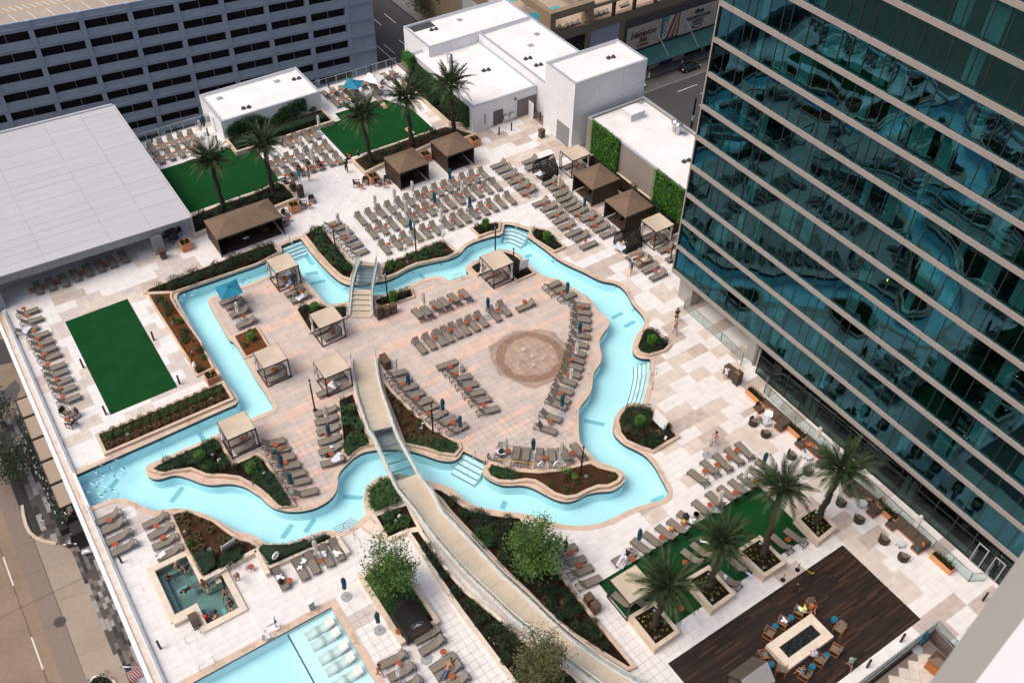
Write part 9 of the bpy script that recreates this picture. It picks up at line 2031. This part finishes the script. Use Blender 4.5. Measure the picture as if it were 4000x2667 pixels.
for i, (k, p) in enumerate([(k, (BEDS[k][0][j][0]*.72+sum(q[0] for q in BEDS[k][0])/4*.28, BEDS[k][0][j][1]*.72+sum(q[1] for q in BEDS[k][0])/4*.28)) for k in ('palm_box_first','palm_box_second','palm_box_third','palm_box_fourth') for j in (0,2)]):
 m = MB(); m.cyl(0,0,0,.14,.11,n=12); o = m.obj('uplight', STEEL, loc=(*p, .68)); tag(o, 'small round uplight at the %s corner %s' % ('near left' if i % 2 == 0 else 'far right', PLACE[k]), 'garden light')
# ------------------------------------------------------------------ street things
def car(label, p, rz, paint, suv=False, z=GZ, sc=1.0):
 t = thing('parked_car', label, 'car', (*p, z), rz); t.scale = (sc,)*3; L, Wd = 2.35, .90; H = 1.0 if suv else .86
 roof = 1.66 if suv else 1.43; st = [(-L,.45,.70),(-L+.12,.35,H-.08),(-1.5,.3,H),(-.1,.3,H+.02),(1.0,.3,H-.02),(2.1,.35,H-.17),(L,.42,.60)]
 m = MB(); vs = []; n = len(st)
 for x, zl, zt in st:
  k = Wd*(.90 if abs(x) > 2.2 else .98 if abs(x) > 1.8 else 1); vs += [(x,-k*.94,zl),(x,-k,(zl+zt)*.5),(x,-k*.88,zt),(x,k*.88,zt),(x,k,(zl+zt)*.5),(x,k*.94,zl)]
 m.add(vs, [(6*i+j, 6*i+(j+1)%6, 6*i+6+(j+1)%6, 6*i+6+j) for i in range(n-1) for j in range(6)] + [(5,4,3,2,1,0), tuple(6*(n-1)+j for j in range(6))], 0, True); m.obj('body', paint, t)
 c = [(-2.05 if suv else -1.75,.78),(-1.55 if suv else -1.0,.66),(.35,.66),(1.15,.80)]; zc = [H, roof-.02, roof, H]; m = MB(); vs = []
 for (x, k), zz in zip(c, zc): vs += [(x,-k,zz),(x,k,zz)]
 m.add(vs, [(2,4,5,3)], 0, True); m.obj('roof', paint, t); g = MB()
 e = [(x, k*.985, zz-.006*(zz > H)) for (x, k), zz in zip(c, zc)]; vs = []
 for x, k, zz in e: vs += [(x,-k,zz),(x,k,zz)]
 g.add(vs, [(0,2,3,1),(4,6,7,5),(0,6,4,2),(1,3,5,7)]); g.obj('window_glass', CARGL, t)
 for x in (-1.42,1.40):
  for s in (-1,1):
   w = MB(); w.cyl(0,0,-.11,.11,.34,n=16); w.xf(Matrix.Translation((x,s*.82,.34)) @ Matrix.Rotation(PI/2,4,'X')); wo = w.obj('wheel', RUBBER, t); w = MB(); w.cyl(0,0,-.115,.115,.2,n=10); w.xf(Matrix.Translation((x,s*.82,.34)) @ Matrix.Rotation(PI/2,4,'X')); w.obj('rim', STEEL, wo)
 for s in (-1,1): m = MB(); m.box(L-.14,L+.01,s*.62-.16,s*.62+.16,.58,.68); m.obj('headlight', WHITE, t); m = MB(); m.box(-L-.01,-L+.12,s*.66-.12,s*.66+.12,.72,.86); m.obj('tail_light', RED, t)
 if suv:
  for s in (-1,1): m = MB(); m.bar((-1.4,s*.6,roof+.05),(.3,s*.6,roof+.05),.04); m.obj('roof_rail', STEEL, t)
 return t
CB = mat('black_car_paint', (.008,.008,.010), .15, 0, spec=.8); CS = mat('silver_car_paint', (.36,.38,.41), .25, 0, metal=.4); CW = mat('white_car_paint', (.7,.7,.72), .2, 0)
pa = [(-6.26,74.68),(-4.79,77.53)]; d = Vector(pa[0])-Vector(pa[1]); a = math.atan2(d.y, d.x); c = Vector(pa[0])-d.normalized()*2.0
car('black sedan in the entrance court beside the parapet', tuple(c), a, CB, sc=.92)
pb = [(-4.4,72.8),][0]; car('silver car half hidden by the parapet behind the black sedan', (pb[0]+.15, pb[1]+1.7), a+.15, CS, sc=.92)
pc = [(-5.06,55.3),][0]; car('light grey utility car beneath the flag at the bottom', (pc[0]+.55, pc[1]-.8), PI/2, CS, True)
car('black sport utility car at the kerb before the street hotel', (119.95, 116.85), 0, CB, True, sc=.92); pw = [(108.82,116.48),][0]; car('white car half hidden behind the white tower block', (pw[0]-2.1, pw[1]+.4), 0, CW, sc=.92)
fa = [(-5.42,50.36),(-3.9,49.43)]; t = thing('flag_pole', 'angled pole fixed to the podium above the street', 'flag pole', (0,0,0)); m = MB(); m.tube([(*fa[0],-16),(-3.2,fa[1][1],-17)], .05, 8); m.obj('pole', STEEL, t); m = MB(); m.lathe([(.001,-.12),(.12,0),(.001,.12)], 8, fa[0][0], fa[0][1]); m.xf(Matrix.Translation((0,0,-16))); m.obj('finial', GALV, t)
fw = MB(); fl, fh = 2.6, 1.55; NX = 10; FM = [mat('flag_red', (.42,.02,.03), .8, 0), mat('flag_white', (.7,.7,.7), .8, 0), mat('flag_blue', (.02,.03,.12), .8, 0)]
FP3 = lambda u, v: (fa[0][0]+.15+fh*v*.75+.10*math.sin(u*7+v*3), fa[0][1]-.05-.35*u+.12*math.sin(u*6), -16.12-fl*u*.92)
for s in range(13):
 for i in range(NX):
  u0, u1, v0, v1 = i/NX, (i+1)/NX, s/13, (s+1)/13; blue = s < 7 and i < 4; q = [FP3(u0,v0), FP3(u1,v0), FP3(u1,v1), FP3(u0,v1)]; fw.add(q, [(0,1,2,3)], 2 if blue else (0 if s % 2 == 0 else 1))
o = fw.obj('national_flag', FM); tag(o, 'hanging national flag with red and white stripes above the street', 'flag')
m = MB()
for i in range(9):
 for j in range(5):
  u, v = .03+.37*(i+.5)/9, .02+.50*(j+.5)/5; p = FP3(u, v); m.add([(p[0]-.02,p[1]-.025,p[2]-.02),(p[0]+.02,p[1]-.025,p[2]-.02),(p[0],p[1]-.025,p[2]+.025)],[(0,1,2)])
m.obj('stars', FM[1], o, 'stuff')
md = [(-9.16,57.89),(-8.76,58.14),(-8.17,57.99),(-7.68,57.5),(-7.38,56.73),(-7.46,55.82),(-9.39,57.09)]; t = thing('street_median', 'planted kerbed island in the road at the bottom', 'planter', (0,0,0)); m = MB(); m.prism(offset(ccw(md), .25), GZ, GZ+.2); m.obj('kerb', CONCW, t); m = MB(); m.prism(ccw(md), GZ, GZ+.23); m.obj('soil', SOIL, t); link('foliage', cloud_mesh('foliage', [(random.uniform(*bbox(md)[:2]), random.uniform(*bbox(md)[2:]), GZ+.3+.3*random.random()) for _ in range(500)], .16, [LEAF_D, PETAL_Y], rs=2), t)
for lab, p in zip(('white parking meter by the kerb, left one', 'white parking meter by the kerb behind the black car'), [(111.47,118.41),(119.69,118.63)]): t = thing('parking_meter', lab, 'parking meter', (*p, GZ+.13)); m = MB(); m.cyl(0,0,0,1.1,.13,n=10); m.obj('column', WHITE, t); m = MB(); m.cyl(0,0,1.1,1.25,.15,n=10); m.obj('meter_head', GALV, t)
for lab, p, mt in zip(('yellow plant pot left of the lower mural', 'yellow plant pot right of the lower mural', 'dark plant pot by the right hotel pier', 'tall dark plant pot at the hotel glazing'), [(115.54,120.95),(119.14,120.96),(127.43,120.28),(128.39,120.28)], (YPAINT, YPAINT, BLACK, BLACK)): t = thing('plant_pot', lab, 'plant pot', (*p, GZ+.13)); m = MB(); m.lathe([(.22,0),(.3,.1),(.2,.2),(.4,.8)], 12); m.obj('pot', mt, t); link('foliage', cloud_mesh('foliage', ball_pts(160,.5,.5,1.1,3), .2, LEAF_D, rs=3), t)
p = [(102.81,97.54),][0]; t = thing('street_pole', 'tall black street pole behind the taupe building', 'street pole', (*p, GZ)); m = MB(); m.cyl(0,0,0,9.2,.22,.16,n=10); m.obj('shaft', BLACK, t); m = MB(); m.box(-.25,.25,-.3,0,5.1,5.9); m.obj('signal_box', GALV, t)
for i, p in enumerate([(92.2,122.08),(93.62,121.83),(94.53,121.77),(96.05,121.99),(100.84,122.55),(101.8,122.49),(102.69,122.48),(107.51,122.87)]):
 o = LOUNGE['h'].put((*p, -14.86), -PI/2, 'dark lounger, %s from left on the far hotel terrace' % ORD[i], 'loungers on the far hotel terrace')
hp = [(93.91,124.1),][0]; grab('steel pool ladder on the far hotel terrace', [(hp[0],hp[1],-14.85),(hp[0],hp[1],-13.9),(hp[0]+.6,hp[1],-13.9),(hp[0]+.6,hp[1],-14.85)])
bpy.data.scenes.remove(STUDIO)
